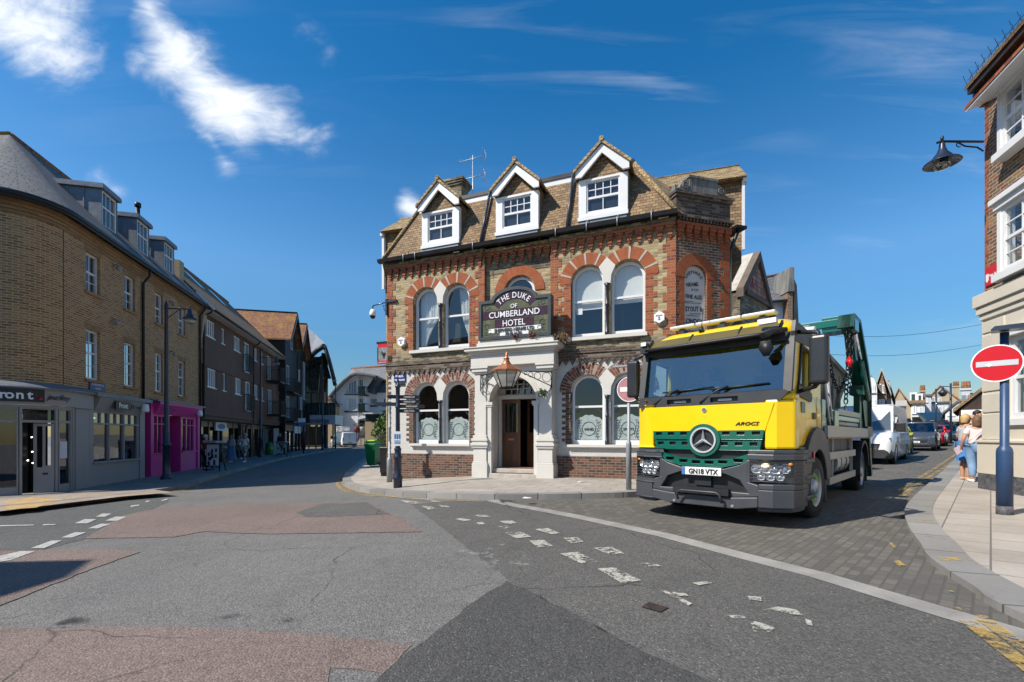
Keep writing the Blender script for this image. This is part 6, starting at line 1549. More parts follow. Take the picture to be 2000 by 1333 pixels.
mb = MB(); mb.prism(pz([(1535, 572), (1547, 571), (1547, 525), (1538, 525)], Y2-.3), 'y', Y2-.5, Y2+1); mb.prism(pz([(1546, 640), (1556, 640), (1552, 560), (1546, 545)], Y2), 'y', Y2-.2, Y2+5); mb.build('parapet', 'old_stone', s2)
# ------------------------------------------------------------------ houses far down the right street
def far_house(name, label, px0, px1, yb, ye, Y, depth, wall, roof, style, ytop, wins=(), shop=None, apex=None, extra=None, group='houses far down the right street', overh=.25):
    pc = (px0+px1)/2; xc = (pc-1000)/903*Y; th = math.atan2(xc, Y); cs = math.cos(th); t = thing(name, label, 'house', (xc, Y, 0), -th, group)
    LX = lambda p, Y=Y: (p-pc)/903*Y*cs; x0, x1 = LX(px0), LX(px1); Z = lambda y, Y=Y: CAM_Z+(853-y)/903*Y; zb, ze, zt = G(xc, Y)-.6, Z(ye), Z(ytop); Yc = Y; Y = 0
    ax = (x0+x1)/2 if apex is None else LX(apex)
    mb = MB()
    if style == 'gable': mb.prism([(x0, zb), (x1, zb), (x1, ze), (ax, zt), (x0, ze)], 'y', Y, Y+depth)
    elif style == 'round': mb.prism([(x0, zb), (x1, zb), (x1, ze)]+[(ax+(x1-x0)/2*math.cos(math.pi*i/10), ze+(zt-ze)*math.sin(math.pi*i/10)) for i in range(1, 10)]+[(x0, ze)], 'y', Y, Y+depth)
    else: mb.box(x0, Y, zb, x1, Y+depth, ze)
    mb.build('wall', wall, t)
    mb = MB()
    if style in ('gable', 'round'):
        for s, xe in ((-1, x0), (1, x1)):
            e_ = xe+s*overh; mb.prism([(e_, ze-.1), (e_, ze+.12), (ax, zt+.2), (ax, zt-.02)], 'y', Y+(.3 if style == 'round' else -.15), Y+depth+.2)
    elif style == 'eave':
        mb.prism([(Y-overh, ze-.05), (Y-overh, ze+.1), (Y+depth/2, zt+.1), (Y+depth/2, zt-.1)], 'x', x0-.1, x1+.1); mb.prism([(Y+depth/2, zt-.1), (Y+depth/2, zt+.1), (Y+depth+.2, ze+.1), (Y+depth+.2, ze-.05)], 'x', x0-.1, x1+.1)
        for xx in (x0, x1-.2): mb.prism([(Y, ze), (Y+depth/2, zt-.1), (Y+depth, ze)], 'x', xx, xx+.2)
    else: mb.box(x0-.1, Y-.2, ze, x1+.1, Y+depth, ze+.2)
    mb.build('roof', roof, t)
    for a, b, c, d, n in wins: casement(t, LX(a), LX(c), Z(d), Z(b), -.06, n, 1, 'pane_dark', 'white_gloss', .08, None)
    if shop:
        mb = MB(); mb.box(x0+.1, Y-.5, Z(shop[1]), x1-.1, Y, Z(shop[0])); mb.build('shop_fascia', shop[2], t)
        mb = MB(); mb.box(x0+.2, Y-.06, zb, x1-.2, Y-.02, Z(shop[1])); mb.build('shop_window', 'pane_dark', t)
    if extra: extra(t, LX, Z)
    return t
def chim(*spec):
    def f(t, LX, Z):
        Y = 0
        for a, b, y0, y1, m_, pots in spec:
            mb = MB(); x0, x1 = LX(a), LX(b); mb.box(x0, Y+3, Z(y1), x1, Y+4.2, Z(y0)); mb.box(x0-.1, Y+2.9, Z(y0), x1+.1, Y+4.3, Z(y0)+.2)
            c = mb.build('chimney', m_, t); mb = MB()
            for i in range(pots): x = x0+(x1-x0)*(i+.5)/pots; mb.cyl((x, Y+3.6, Z(y0)+.2), (x, Y+3.6, Z(y0)+.9), .16, .12, 8)
            mb.build('chimney_pot', 'orange_tile', c)
    return f
far_house('shop_house', 'white walled house with dutch gable front left of the brick gable', 1690, 1713, 870, 765, 33, 8, 'white_render', 'slate_light', 'round', 737, [(1703, 782, 1710, 790, 2), (1703, 753, 1709, 767, 1)])
far_house('gabled_house', 'tall brown brick gable with tiled roof above the white van', 1712, 1732, 870, 772, 34, 9, 'purple_brick', 'stone', 'gable', 724, [(1716, 780, 1728, 792, 3), (1718, 750, 1721, 768, 1), (1723, 752, 1727, 768, 1)])
far_house('shop_house', 'pale blue house with narrow rounded gable', 1731, 1741, 870, 785, 36, 8, 'grey_render', 'orange_tile', 'round', 746, [(1734, 760, 1738, 778, 1)])
far_house('shop_house', 'low house with grey tiled roof and green bay beyond the van', 1740, 1769, 870, 793, 44, 8, 'grey_render', 'stone', 'eave', 780, [(1745, 795, 1751, 810, 2), (1757, 797, 1766, 812, 3)], (822, 832, 'dark_timber'))
def h4(t, LX, Z):
    for a, b, c, d in ((1780, 769, 1787, 782), (1794, 772, 1799, 783)):
        mb = MB(); mb.box(LX(a)-.15, .8, Z(d)-.2, LX(c)+.15, 3.5, Z(b)+.2); dm = mb.build('dormer', 'white_gloss', t); mb = MB(); mb.box(LX(a), .76, Z(d), LX(c), .79, Z(b)); mb.build('pane', 'pane_dark', dm)
far_house('shop_house', 'tall tan brick house with a blank sloping gable wall', 1741, 1780, 870, 800, 52, 8, 'tan_brick', 'orange_tile', 'gable', 761, [], (818, 830, 'black_paint'), 1755)
far_house('shop_house', 'white house with teal shop awning and dormers in its brown roof', 1779, 1806, 870, 789, 51, 8, 'white_render', 'brown_tile', 'eave', 765, [(1782, 793, 1790, 808, 3), (1796, 795, 1803, 808, 2)], (815, 826, 'black_paint'), extra=h4)
far_house('shop_house', 'narrow pale grey rendered house with flat parapet', 1806, 1819, 870, 774, 56, 8, 'grey_render', 'slate', 'flat', 774, [(1808, 777, 1812, 786, 1), (1809, 795, 1814, 806, 1)], (816, 826, 'sign_red'), extra=chim((1797, 1805, 762, 775, 'tan_brick', 3)))
far_house('shop_house', 'grey house with white canted bay windows at the bend', 1818, 1852, 870, 788, 58, 7, 'grey_render', 'slate', 'flat', 788, [(1820, 793, 1824, 806, 1), (1831, 795, 1842, 812, 4), (1846, 795, 1851, 808, 2)], (813, 822, 'black_paint'))
far_house('gabled_house', 'wide tan gable with orange roof and chimneys on the skyline', 1806, 1876, 870, 788, 66, 10, 'tan_brick', 'orange_tile', 'gable', 755, [(1818, 775, 1826, 787, 2), (1832, 777, 1839, 787, 2)], None, 1836, extra=chim((1862, 1873, 755, 780, 'tan_brick', 3)))
far_house('shop_house', 'small white gabled shop with grey fascia behind the women', 1846, 1882, 872, 808, 46, 8, 'white_render', 'slate', 'gable', 785, [(1851, 808, 1857, 812, 2), (1859, 808, 1865, 812, 2)], (818, 824, 'grey_render'), 1872)
far_house('chimney_house', 'grey roofed house with tall white chimney stack beside brown tiled roof', 1880, 1930, 872, 785, 42, 8, 'grey_render', 'slate_light', 'eave', 764, [(1887, 770, 1890, 780, 1)], None, extra=chim((1876, 1894, 757, 785, 'grey_render', 3)))
far_house('shop_house', 'shop with brown tiled roof and long white fascia at the pavement end', 1872, 1960, 872, 802, 26, 7, 'dark_timber', 'brown_tile', 'gable', 752, [], (801, 813, 'sign_white'), 1934)
t = thing('shop_awning', 'small teal awning over a shop far down the right street', 'awning'); mb = MB(); q_ = at(1798, 806, 49.6); mb.prism([(49.9, q_[2]), (48.6, q_[2]-.9), (48.6, q_[2]-1.5), (49.9, q_[2]-.1)], 'x', q_[0]-.2, q_[0]+2.6); mb.build('canopy', 'sign_teal' if 'sign_teal' in MATS else 'teal_glass', t)
for px, y0, y1, Y, hang in ((1828, 760, 850, 40, 0), (1857, 749, 850, 36, -1)):
    a, b = at(px, y1, Y), at(px, y0, Y); t = thing('street_lamp', 'dark lamp column far down the right street, '+('with a hanging lantern' if hang else 'a plain thin pole'), 'street lamp', (a[0], Y, G(a[0], Y)))
    mb = MB(); mb.cyl((0, 0, 0), (0, 0, b[2]-G(a[0], Y)), .09, .06, 8); mb.build('column', 'navy_paint', t)
    if hang: h_ = b[2]-G(a[0], Y)-.25; mb = MB(); mb.tube([(0, 0, h_), (-.8, 0, h_)], .03, 5); mb.lathe([(.05, -.05), (.1, -.3), (.3, -.45), (.3, -.5), (.15, -.75), (0, -.8)], (-.62, 0, h_), 10); mb.build('lantern', 'navy_paint', t)
for ya, yb, l in ((650, 631, 'upper overhead wire crossing the sky right of the lorry'), (686, 671, 'lower overhead wire crossing the sky right of the lorry')):
    t = thing('overhead_wire', l, 'wire'); a, b = Vector(at(1560, ya+2, 30)), Vector(at(1935, yb, 30)); mb = MB(); mb.tube([a.lerp(b, i/12)-Vector((0, 0, .5*math.sin(math.pi*i/12))) for i in range(13)], .014, 4); mb.build('wire', 'black_iron', t)
# ------------------------------------------------------------------ the right-hand building
RA = R(-108.1); RX, RY = 10.04, 9.8
def RW(x, y, z=0.): return (RX+math.cos(RA)*x-math.sin(RA)*y, RY+math.sin(RA)*x+math.cos(RA)*y, z)
rb_ = thing('corner_building', 'brick building with cream stucco ground floor and white bay windows behind the no entry sign', 'building', (RX, RY, 0), RA)
mb = MB(); mb.prism(rect(0, 4.42, 8, 8.75), 'y', 0, .3, [rect(.72, 4.55, 2.3, 6.0), rect(.72, 6.95, 2.3, 8.35)]); mb.box(0, .31, 4.42, .3, 12, 8.75); mb.build('brick_wall', 'purple_brick', rb_)
mb = MB(); teeth(-.012, 4.42, 8.7, 1, .07, .12, .15, -.012); mb.build('red_quoins', 'red_brick', rb_)
mb = MB()
mb.prism(rect(0, 1.33, 8, 3.86), 'y', -.04, .25, [rect(.76, 1.75, 2.2, 3.35)]); mb.box(-.04, .26, 1.33, .25, 12, 3.86)
z = 1.34
for z0, z1 in ((1.9, 2.32), (2.34, 2.74), (2.76, 3.18), (3.2, 3.55), (3.57, 3.84)): mb.box(-.02, -.06, z0, .66, -.03, z1-.03); mb.box(-.065, .0, z0, -.03, 11, z1-.03)
mb.box(-.02, -.06, 1.34, .66, -.03, 1.87)
mb.box(-.14, -.16, 4.14, 8, .3, 4.4).box(-.1, -.12, 3.98, 8, .3, 4.14).box(-.06, -.08, 3.86, 8, .3, 3.98)
mb.box(-.1, -.1, .62, 8, .3, 1.30).box(-.12, -.13, 1.27, 8, .3, 1.33)
mb.build('stucco_base', 'cream_stucco', rb_, bevel=.012)
mb = MB(); mb.box(-.08, -.09, -.3, 8, .3, .62); mb.build('tarred_plinth', 'worn_foot', rb_)
mb = MB(); mb.prism([(-.27, 8.75), (-.27, 8.87), (.4, 9.3), (.4, 8.75)], 'x', -.08, 8); mb.box(-.12, -.16, 8.55, 8, .1, 8.75); mb.build('eaves', 'dark_timber', rb_)
mb = MB(); mb.box(-.06, -.09, 8.42, 8, .1, 8.55); mb.build('red_cornice', 'red_brick', rb_)
mb = MB(); mb.prism([(-.31, 8.86), (-.31, 8.95), (4, 11.5), (4, 11.3)], 'x', -.1, 8.2); mb.build('roof', 'brown_tile', rb_)
mb = MB()
for i in range(14): mb.tube([(-.05+.2*i, -.27, 8.9), (-.05+.2*i-.06, -.33, 9.2)], .006, 3); mb.tube([(-.05+.2*i, -.27, 8.9), (-.05+.2*i+.06, -.23, 9.18)], .006, 3)
mb.tube([(-.05, -.28, 9.05), (3, -.28, 9.05)], .005, 3); mb.build('bird_spikes', 'black_iron', rb_)
def bay(z0, z1, x0, x1, out, top):
    mb = MB(); mb.box(x0-.06, -out-.06, z0-.14, x1+.06, .05, z0); mb.box(x0, -out, z0, x0+.1, .05, z1).box(x1-.1, -out, z0, x1, .05, z1); mb.box(x0-.04, -out-.04, z1-.12, x1+.04, .05, z1); 
    if top: mb.box(x0-.08, -out-.1, z1, x1+.08, .05, z1+.1)
    o = mb.build('bay_window', 'white_gloss', rb_)
    s = sash(rb_, x0+.1, x1-.1, z0, z1-.12, -out+.02, top=(3, 2), bot=(3, 2), pane='pane', back=.5); s.parent = o
    mb = MB(); mb.poly([(x0+.05, -out+.05, z0), (x0+.05, 0, z0), (x0+.05, 0, z1-.1), (x0+.05, -out+.05, z1-.1)]); mb.build('side_pane', 'pane', o)
    curtain(o, [(z1-.15, x0+.15, x1-.2), (z0+.02, x0+.15, x1-.2)], -out+.3)
bay(4.62, 6.02, .68, 2.3, .18, True); bay(7.02, 8.3, .68, 2.3, .18, False)
mb = MB(); mb.prism([(-.62, 8.1), (-.62, 8.16), (.05, 8.62), (.05, 8.5)], 'x', .5, 2.5); mb.build('bay_canopy', 'red_brick', rb_)
mb = MB(); mb.prism([(-.6, 8.06), (-.6, 8.1), (.05, 8.5), (.05, 8.3)], 'x', .52, 2.48); mb.build('canopy_soffit', 'white_gloss', rb_)
sash(rb_, .76, 2.2, 1.75, 3.35, .0, top=(1, 1), bot=(1, 1), fw=.09, back=.4)
mb = MB(); mb.box(.66, -.1, 1.62, 2.3, .1, 1.74).box(.66, -.12, 3.36, 2.3, .0, 3.5); mb.build('window_surround', 'white_gloss', rb_)
t = thing('estate_agent_board', 'red board with white lettering on brick above the no entry sign', 'sign', RW(.32, -.004, 4.56), RA)
mb = MB(); mb.box(-.27, -.03, 0, .29, 0, .38); mb.build('board', 'sign_red', t)
mb = MB(); text(mb, 'Peter Jackson', .04, -.035, .16, .085, sx=.85); mb.prism([(-.24, .1), (-.2, .06), (-.16, .1), (-.16, .24), (-.24, .24)], 'y', -.036, -.031); mb.build('lettering', 'lettering_white', t)
t = thing('wall_lamp', 'bell shaped dark lamp hanging from a bracket on the right brick building', 'lamp', (8.95, 9.62, 6.85))
wx, wy, wz = 10.04-8.95, 9.85-9.62, 7.62-6.85
mb = MB(); mb.tube([(-.12, -.02, wz-.12), (0, 0, wz-.08), (wx, wy, wz+.06)], .025, 6); mb.tube([(wx*.35, wy*.35, wz-.04), (wx*.55, wy*.55, wz-.1), (wx*.85, wy*.85, wz-.08), (wx, wy, wz-.14)], .016, 6); mb.ball((0, 0, wz-.02), (.03, .03, .06), 8, 6)
mb.tube([(wx*.4+.05*math.cos(k*.6), wy*.4, wz-.09+.05*math.sin(k*.6)) for k in range(10)], .01, 5); mb.build('bracket', 'black_iron', t)
mb = MB(); mb.lathe([(.03, .68), (.05, .63), (.055, .56), (.09, .46), (.16, .37), (.18, .33), (.30, .25), (.315, .23), (.28, .235), (.15, .28), (.08, .28)], n=20); mb.build('shade', 'navy_paint', t)
mb = MB(); mb.lathe([(.14, .26), (.15, .2), (.12, .13), (.06, .1), (0, .09)], n=16); mb.build('bowl', 'lamp_glass', t)
mb = MB(); mb.cyl((.04, 0, .14), (.04, 0, .3), .07, n=10); mb.build('lamp_holder', 'black_iron', t)
# ------------------------------------------------------------------ the skip lorry
plain('lorry_yellow', (.84, .54, .0), .28, var=.03, scale=2, coat=.3)
plain('lorry_green', (.002, .105, .076), .24, var=.06, scale=3, coat=.5)
plain('lorry_dkgreen', (.004, .045, .03), .32, var=.2, scale=3)
plain('bumper_grey', (.05, .054, .062), .45, var=.12, scale=4, dirt=((.10, .09, .075), 7., .62))
plain('trim_black', (.014, .015, .017), .5, var=.15)
plain('trim_grey', (.036, .038, .043), .45, var=.1)
plain('tyre', (.018, .018, .018), .8, var=.35, scale=9, bump=.2)
plain('chrome', (.75, .77, .8), .1, 1., var=.02)
plain('wheel_silver', (.40, .42, .46), .35, .6, var=.1)
plain('alu_rail', (.40, .39, .35), .45, .3, var=.12)
plain('skip_steel', (.16, .175, .165), .6, .2, var=.35, scale=3, dirt=((.07, .06, .05), 4., .58))
plain('hi_vis', (.35, .7, .02), .4, var=.05)
plain('plate_white', (.75, .75, .72), .35, var=.02)
plain('visor', (.14, .105, .02), .12, var=.1, coat=.5)
plain('rust_edge', (.32, .17, .05), .6, var=.3, scale=9)
plain('amber', (.6, .2, .02), .25, var=.05)
plain('seat', (.03, .032, .036), .9)
plain('mirror_face', (.02, .022, .026), .35, var=.1)
glass('windscreen', (.34, .5, .56), .42, gcol=(.55, .8, .92))
plain('silver', (.62, .64, .67), .22, .35, var=.03)
emit('headlamp_on', (1, .72, .4), 2.5)
glass('headlamp_lens', (.95, .96, .97), .2)
TRA = R(-44.5)
TX0, TY0 = 3.85-.713*1.28, 6.21+.701*1.28
lo = thing('skip_lorry', 'yellow cabbed skip lorry with green grille and green lifting arms', 'lorry', (TX0, TY0, .09), TRA)
# cab: lower body, roof, pillars, rear wall
def rr(hx, y0, y1, z, r=.16, n=5, cham=0.):
    """rounded plan section of the cab"""
    pts = []
    for cx, cy, a0 in ((hx-r, y0+r, -90), (hx-.05, y1-.05, 0), (-hx+.05, y1-.05, 90), (-hx+r, y0+r, 180)):
        rad = r if cy < (y0+y1)/2 else .05
        for i in range(n+1): a = R(a0+90*i/n); pts.append((cx+rad*math.cos(a), cy+rad*math.sin(a), z))
    return pts
mb = MB(); mb.loft([rr(1.12, .2, 1.95, 1.12), rr(1.17, .12, 1.97, 1.2), rr(1.17, .13, 1.97, 1.7), rr(1.16, .17, 1.97, 1.93)]); cab = mb.build('cab', 'lorry_yellow', lo, bevel=.01)
mb = MB(); mb.loft([rr(1.12, .35, 1.95, 2.74, .2), rr(1.13, .33, 1.97, 2.86, .22), rr(1.1, .45, 1.95, 2.98, .3), rr(1.0, .62, 1.9, 3.08, .3), rr(.82, .85, 1.8, 3.13, .3)]); mb.build('roof', 'lorry_yellow', cab)
mb = MB(); mb.box(-1.13, 1.84, 1.92, 1.13, 1.96, 2.76)
for s in (-1, 1):
    mb.prism([(.16, 1.92), (.30, 1.92), (.42, 2.75), (.33, 2.75)], 'x', s*1.16, s*1.07)
    mb.prism([(.30, 1.92), (1.96, 1.92), (1.96, 2.76), (.42, 2.76)], 'x', s*1.155, s*1.08, [[(.48, 2.02), (1.16, 1.97), (1.2, 2.62), (.62, 2.64)]])
mb.build('pillar', 'lorry_yellow', cab)
mb = MB()
for s in (-1, 1):
    mb.prism([(.12, 1.94), (.20, 1.94), (.385, 2.78), (.30, 2.78)], 'x', s*1.165, s*1.06); mb.prism([(.30, 2.66), (1.9, 2.72), (1.96, 2.86), (.34, 2.96), (.28, 2.8)], 'x', s*1.17, s*1.12)
mb.box(-1.12, .14, 1.90, 1.12, .3, 1.98); mb.box(-1.1, .29, 2.68, 1.1, .40, 2.80)
mb.build('screen_frame', 'trim_black', cab)
mb = MB(); mb.poly([(-1.07, .20, 1.97), (1.07, .20, 1.97), (1.07, .34, 2.72), (-1.07, .34, 2.72)]); mb.build('windscreen', 'windscreen', cab)
mb = MB()
for s in (-1, 1): mb.poly([(s*1.12, .46, 2.0), (s*1.12, 1.18, 1.95), (s*1.12, 1.22, 2.64), (s*1.12, .58, 2.66)])
mb.build('side_window', 'pane_clear', cab)
mb = MB()
for s in (-1, 1): mb.tube([(s*1.16, .5, 2.06), (s*1.16, 1.12, 2.0), (s*1.16, 1.19, 2.1), (s*1.16, 1.21, 2.6), (s*1.16, .66, 2.65), (s*1.16, .5, 2.06)], .028, 6); mb.prism([(.40, 1.90), (1.2, 1.84), (1.25, 1.9), (1.2, 1.98), (.46, 2.05)], 'x', s*1.16, s*1.185)
mb.build('window_rubber', 'trim_black', cab)
mb = MB(); mb.box(-1.05, .24, 1.7, 1.05, .75, 1.99); mb.box(-.2, .3, 1.95, .15, .5, 2.1); mb.build('dashboard', 'trim_grey', cab, bevel=.03)
mb = MB()
for x in (-.5, .5): mb.box(x-.25, 1.2, 1.5, x+.25, 1.65, 1.75); mb.box(x-.24, 1.5, 1.7, x+.24, 1.7, 2.35); mb.box(x-.14, 1.52, 2.38, x+.14, 1.64, 2.6)
mb.build('seat', 'seat', cab, bevel=.04)
mb = MB(); mb.tube([(-.5+.23*math.cos(k*.3142), .86+.10*math.sin(k*.3142), 2.02+.20*math.sin(k*.3142)) for k in range(21)], .017, 6); mb.tube([(-.5, .75, 1.9), (-.5, .86, 2.02)], .03, 6); mb.build('steering_wheel', 'trim_black', cab)
# black panel under the screen, wipers
mb = MB(); mb.prism([(-1.14, 1.80), (-.95, 1.775), (.95, 1.775), (1.02, 1.80), (1.14, 1.93), (1.1, 1.96), (-1.1, 1.96)], 'y', .07, .2, [rect(-.62, 1.83, -.22, 1.91), rect(.08, 1.83, .48, 1.91)])
mb.box(-.62, .13, 1.83, -.22, .2, 1.91).box(.08, .13, 1.83, .48, .2, 1.91); mb.build('wiper_panel', 'trim_grey', cab, bevel=.008)
mb = MB()
for x in (-.42, .28): mb.box(x-.1, .115, 1.855, x+.1, .14, 1.885)
mb.build('grab_handle', 'wheel_silver', cab)
for x0 in (-.86, -.08):
    mb = MB(); mb.tube([(x0, .06, 1.83), (x0+.26, .10, 2.02), (x0+.4, .15, 2.07)], .016, 5); mb.tube([(x0+.08, .08, 1.86), (x0+.33, .13, 2.03)], .01, 5); mb.tube([(x0+.12, .165, 2.04), (x0+.95, .19, 2.08)], .013, 5); mb.build('wiper', 'trim_black', cab)
# yellow front panel, corner panels
mb = MB(); mb.prism([(-.84, 1.41), (.84, 1.41), (.95, 1.775), (-.95, 1.775)], 'y', .045, .18); mb.build('front_panel', 'lorry_yellow', cab, bevel=.018)
mb = MB()
for s in (-1, 1):
    mb.prism([(s*.845, .05), (s*1.0, .06), (s*1.2, .2), (s*1.2, .42), (s*1.1, .42), (s*.86, .2)], 'z', 1.13, 1.83)
    mb.prism([(s*1.0, .07), (s*1.2, .21), (s*1.2, .42), (s*1.0, .3)], 'z', 1.83, 1.92)
mb.build('corner_deflector', 'lorry_yellow', cab, bevel=.03)
# grille
mb = MB(); mb.prism([(-.86, 1.40), (.86, 1.40), (.78, 1.0), (.55, .9), (.35, .84), (-.35, .84), (-.55, .9), (-.78, 1.0)], 'y', .10, .2); mb.build('grille_backing', 'trim_black', cab)
mb = MB()
def grille_bar(z0, z1, hw, gap, y=.03):
    for s in (-1, 1):
        xs = [gap+(hw-gap)*i/3 for i in range(4)]
        mb.prism([(s*gap, z0), (s*(hw-.02), z0), (s*hw, z1), (s*gap, z1)], 'y', y, .12, [rect(min(s*(a+.05), s*(b-.05)), z0+(z1-z0)*.5, max(s*(a+.05), s*(b-.05)), z1-.018) for a, b in zip(xs, xs[1:])])
grille_bar(1.265, 1.40, .845, .22); grille_bar(1.105, 1.245, .81, .2)
low = [(-.78, 1.06), (-.7, .96), (-.5, .90), (-.3, .85), (.3, .85), (.5, .90), (.7, .96), (.78, 1.06), (.72, 1.08), (.45, .99), (.0, .965), (-.45, .99), (-.72, 1.08)]
mb.prism(low, 'y', -.03, .12, [[(a-.06, z0), (a+.06, z0), (a+.07, z0+.05), (a-.07, z0+.05)] for a, z0 in ((-.52, .935), (-.3, .905), (-.1, .893), (.1, .893), (.3, .905), (.52, .935))])
mb.ring(0, 1.255, .195, .25, .0, .12, 0, 360, 32); mb.build('grille', 'lorry_green', cab, bevel=.006)
mb = MB()
for z0 in (1.325, 1.175):
    for s in (-1, 1):
        for x in (.34, .53, .72): mb.box(s*x-.07, .075, z0, s*x+.07, .085, z0+.03)
mb.build('mesh', 'bumper_grey', cab)
mb = MB(); mb.ring(0, 1.255, .172, .197, -.02, .06, 0, 360, 36)
for k in range(3):
    a = R(90+120*k); c, s_ = math.cos(a), math.sin(a); p = (-s_*.028, c*.028)
    mb.poly([(0, -.045, 1.255), (p[0], .0, 1.255+p[1]), (c*.18, -.01, 1.255+s_*.18)]); mb.poly([(0, -.045, 1.255), (c*.18, -.01, 1.255+s_*.18), (-p[0], .0, 1.255-p[1])])
mb.build('star_emblem', 'silver', cab)
mb = MB(); mb.cyl((0, .03, 1.255), (0, .06, 1.255), .18, n=24); mb.build('emblem_back', 'trim_black', cab)
mb = MB(); mb.ring(0, 1.72, .0, .036, .03, .05, 0, 360, 14); bd = mb.build('bonnet_badge', 'chrome', cab); mb = MB(); mb.ring(0, 1.72, .012, .024, .026, .031, 0, 360, 12); mb.build('badge_ring', 'sign_blue', bd)
mb = MB(); text(mb, 'AROCS', .62, .036, 1.475, .07, .012, sx=1.35, shear=.4, bold=.0); mb.build('model_lettering', 'trim_black', cab)
# bumper
mb = MB()
mb.prism([(-.82, .46), (-.80, .62), (-.66, .66), (-.66, .97), (-.55, .90), (-.32, .83), (.32, .83), (.55, .90), (.66, .97), (.66, .66), (.80, .62), (.82, .46), (.45, .42), (-.45, .42)], 'y', -.06, .14, [[(-.66, .5), (.66, .5), (.54, .69), (.35, .76), (-.35, .76), (-.54, .69)]])
mb.prism([(-.8, .455), (-.44, .42), (.44, .42), (.8, .455), (.8, .31), (.5, .26), (-.5, .26), (-.8, .31)], 'y', -.09, .2)
for s in (-1, 1):
    pl = [(s*.80, -.06), (s*.98, -.03), (s*1.2, .13), (s*1.26, .34), (s*1.26, .60), (s*.80, .5)]
    top = [(x, y+.02) for x, y in pl]
    mb.prism(pl, 'z', .56, .64); pu = [(s*.645, -.058)]+pl[1:]; mb.prism(pu, 'z', .975, 1.06); mb.prism([(x*.995, y+.06) for x, y in pu], 'z', 1.06, 1.12)
    mb.prism([(x, y-.02 if y < .3 else y) for x, y in pl], 'z', .31, .56); mb.prism([(x*.97, y+.03) for x, y in pl], 'z', .25, .31)
    mb.prism([(s*.64, -.058), (s*.69, -.055), (s*.69, .3), (s*.64, .3)], 'z', .64, .975); mb.prism([(s*1.19, .12), (s*1.26, .34), (s*1.26, .6), (s*1.12, .6)], 'z', .64, .97)
mb.build('bumper', 'bumper_grey', lo, bevel=.02)
mb = MB(); mb.box(-.68, .05, .46, .68, .12, .8); mb.box(-.13, .0, .56, .12, .06, .72); 
for s in (-1, 1): mb.prism([(s*.85, .08), (s*1.16, .22), (s*1.16, .4), (s*.85, .4)], 'z', .5, .64)
mb.box(-.42, -.14, .44, .42, -.05, .54); mb.build('bumper_recess', 'trim_black', lo)
mb = MB(); mb.tube([(-.33, -.15, .34), (-.33, -.19, .40), (-.31, -.2, .46), (-.26, -.2, .485), (.26, -.2, .485), (.31, -.2, .46), (.33, -.19, .40), (.33, -.15, .34)], .018, 8); mb.build('step_bar', 'trim_grey', lo)
mb = MB()
for x in (-.42, .46): mb.cyl((x, -.1, .30), (x, -.085, .30), .022, n=8)
mb.build('bolt', 'wheel_silver', lo)
mb = MB(); mb.box(-.30, -.085, .72, .30, -.07, .84); pl_ = mb.build('number_plate', 'plate_white', lo, bevel=.006)
mb = MB(); text(mb, 'GN18 VTX', .035, -.09, .742, .106, .004, sx=.88, bold=.0035); mb.build('lettering', 'sign_black', pl_)
mb = MB(); mb.box(-.298, -.089, .722, -.245, -.086, .838); mb.build('blue_band', 'sky_blue', pl_)
for s in (-1, 1):
    A0, B0 = Vector((s*.69, -.045)), Vector((s*1.19, .16)); d = (B0-A0)
    def hp(t_, z, o=0.): p = A0+d*t_; n = Vector((-d.y, d.x)).normalized()*(-o*s if s > 0 else o*-s); n = Vector((d.y*s, -abs(d.x))).normalized()*o; return (p.x+n.x, p.y+n.y, z)
    mb = MB(); mb.poly([hp(0, .66, -.05), hp(1, .64, -.05), hp(1, .98, -.05), hp(0, .98, -.05)]); h = mb.build('headlight', 'trim_grey', lo)
    mb = MB()
    for t_, z, r in ((.14, .85, .07), (.36, .86, .075), (.58, .85, .075), (.80, .86, .07), (.25, .74, .055), (.47, .74, .06), (.69, .74, .055)):
        c = hp(t_, z, -.03); c2 = hp(t_, z, .0); mb.cyl(c, c2, r*.5, r, 14, caps=False); mb.ball(c, r*.55, 8, 6)
    mb.build('reflector', 'silver', h)
    if s > 0: mb = MB(); mb.ball(hp(.34, .90, -.01), (.05, .04, .022), 8, 6); mb.build('lit_lamp', 'headlamp_on', h)
    mb = MB(); c = hp(.92, .92, 0); mb.ball(c, (.035, .035, .03), 8, 6); mb.build('indicator', 'amber', h)
    mb = MB(); mb.poly([hp(0, .68, .004), hp(1, .66, .004), hp(1, .97, .004), hp(0, .97, .004)]); mb.build('lens', 'headlamp_lens', h)
    mb = MB()
    for k in range(7): z = .668+.048*k; mb.tube([hp(-.02, z+.008, .02), hp(1.0, z, .025), (s*1.265, .34, z), (s*1.265, .48, z)], .0055, 5)
    mb.build('lamp_guard', 'bumper_grey', h)
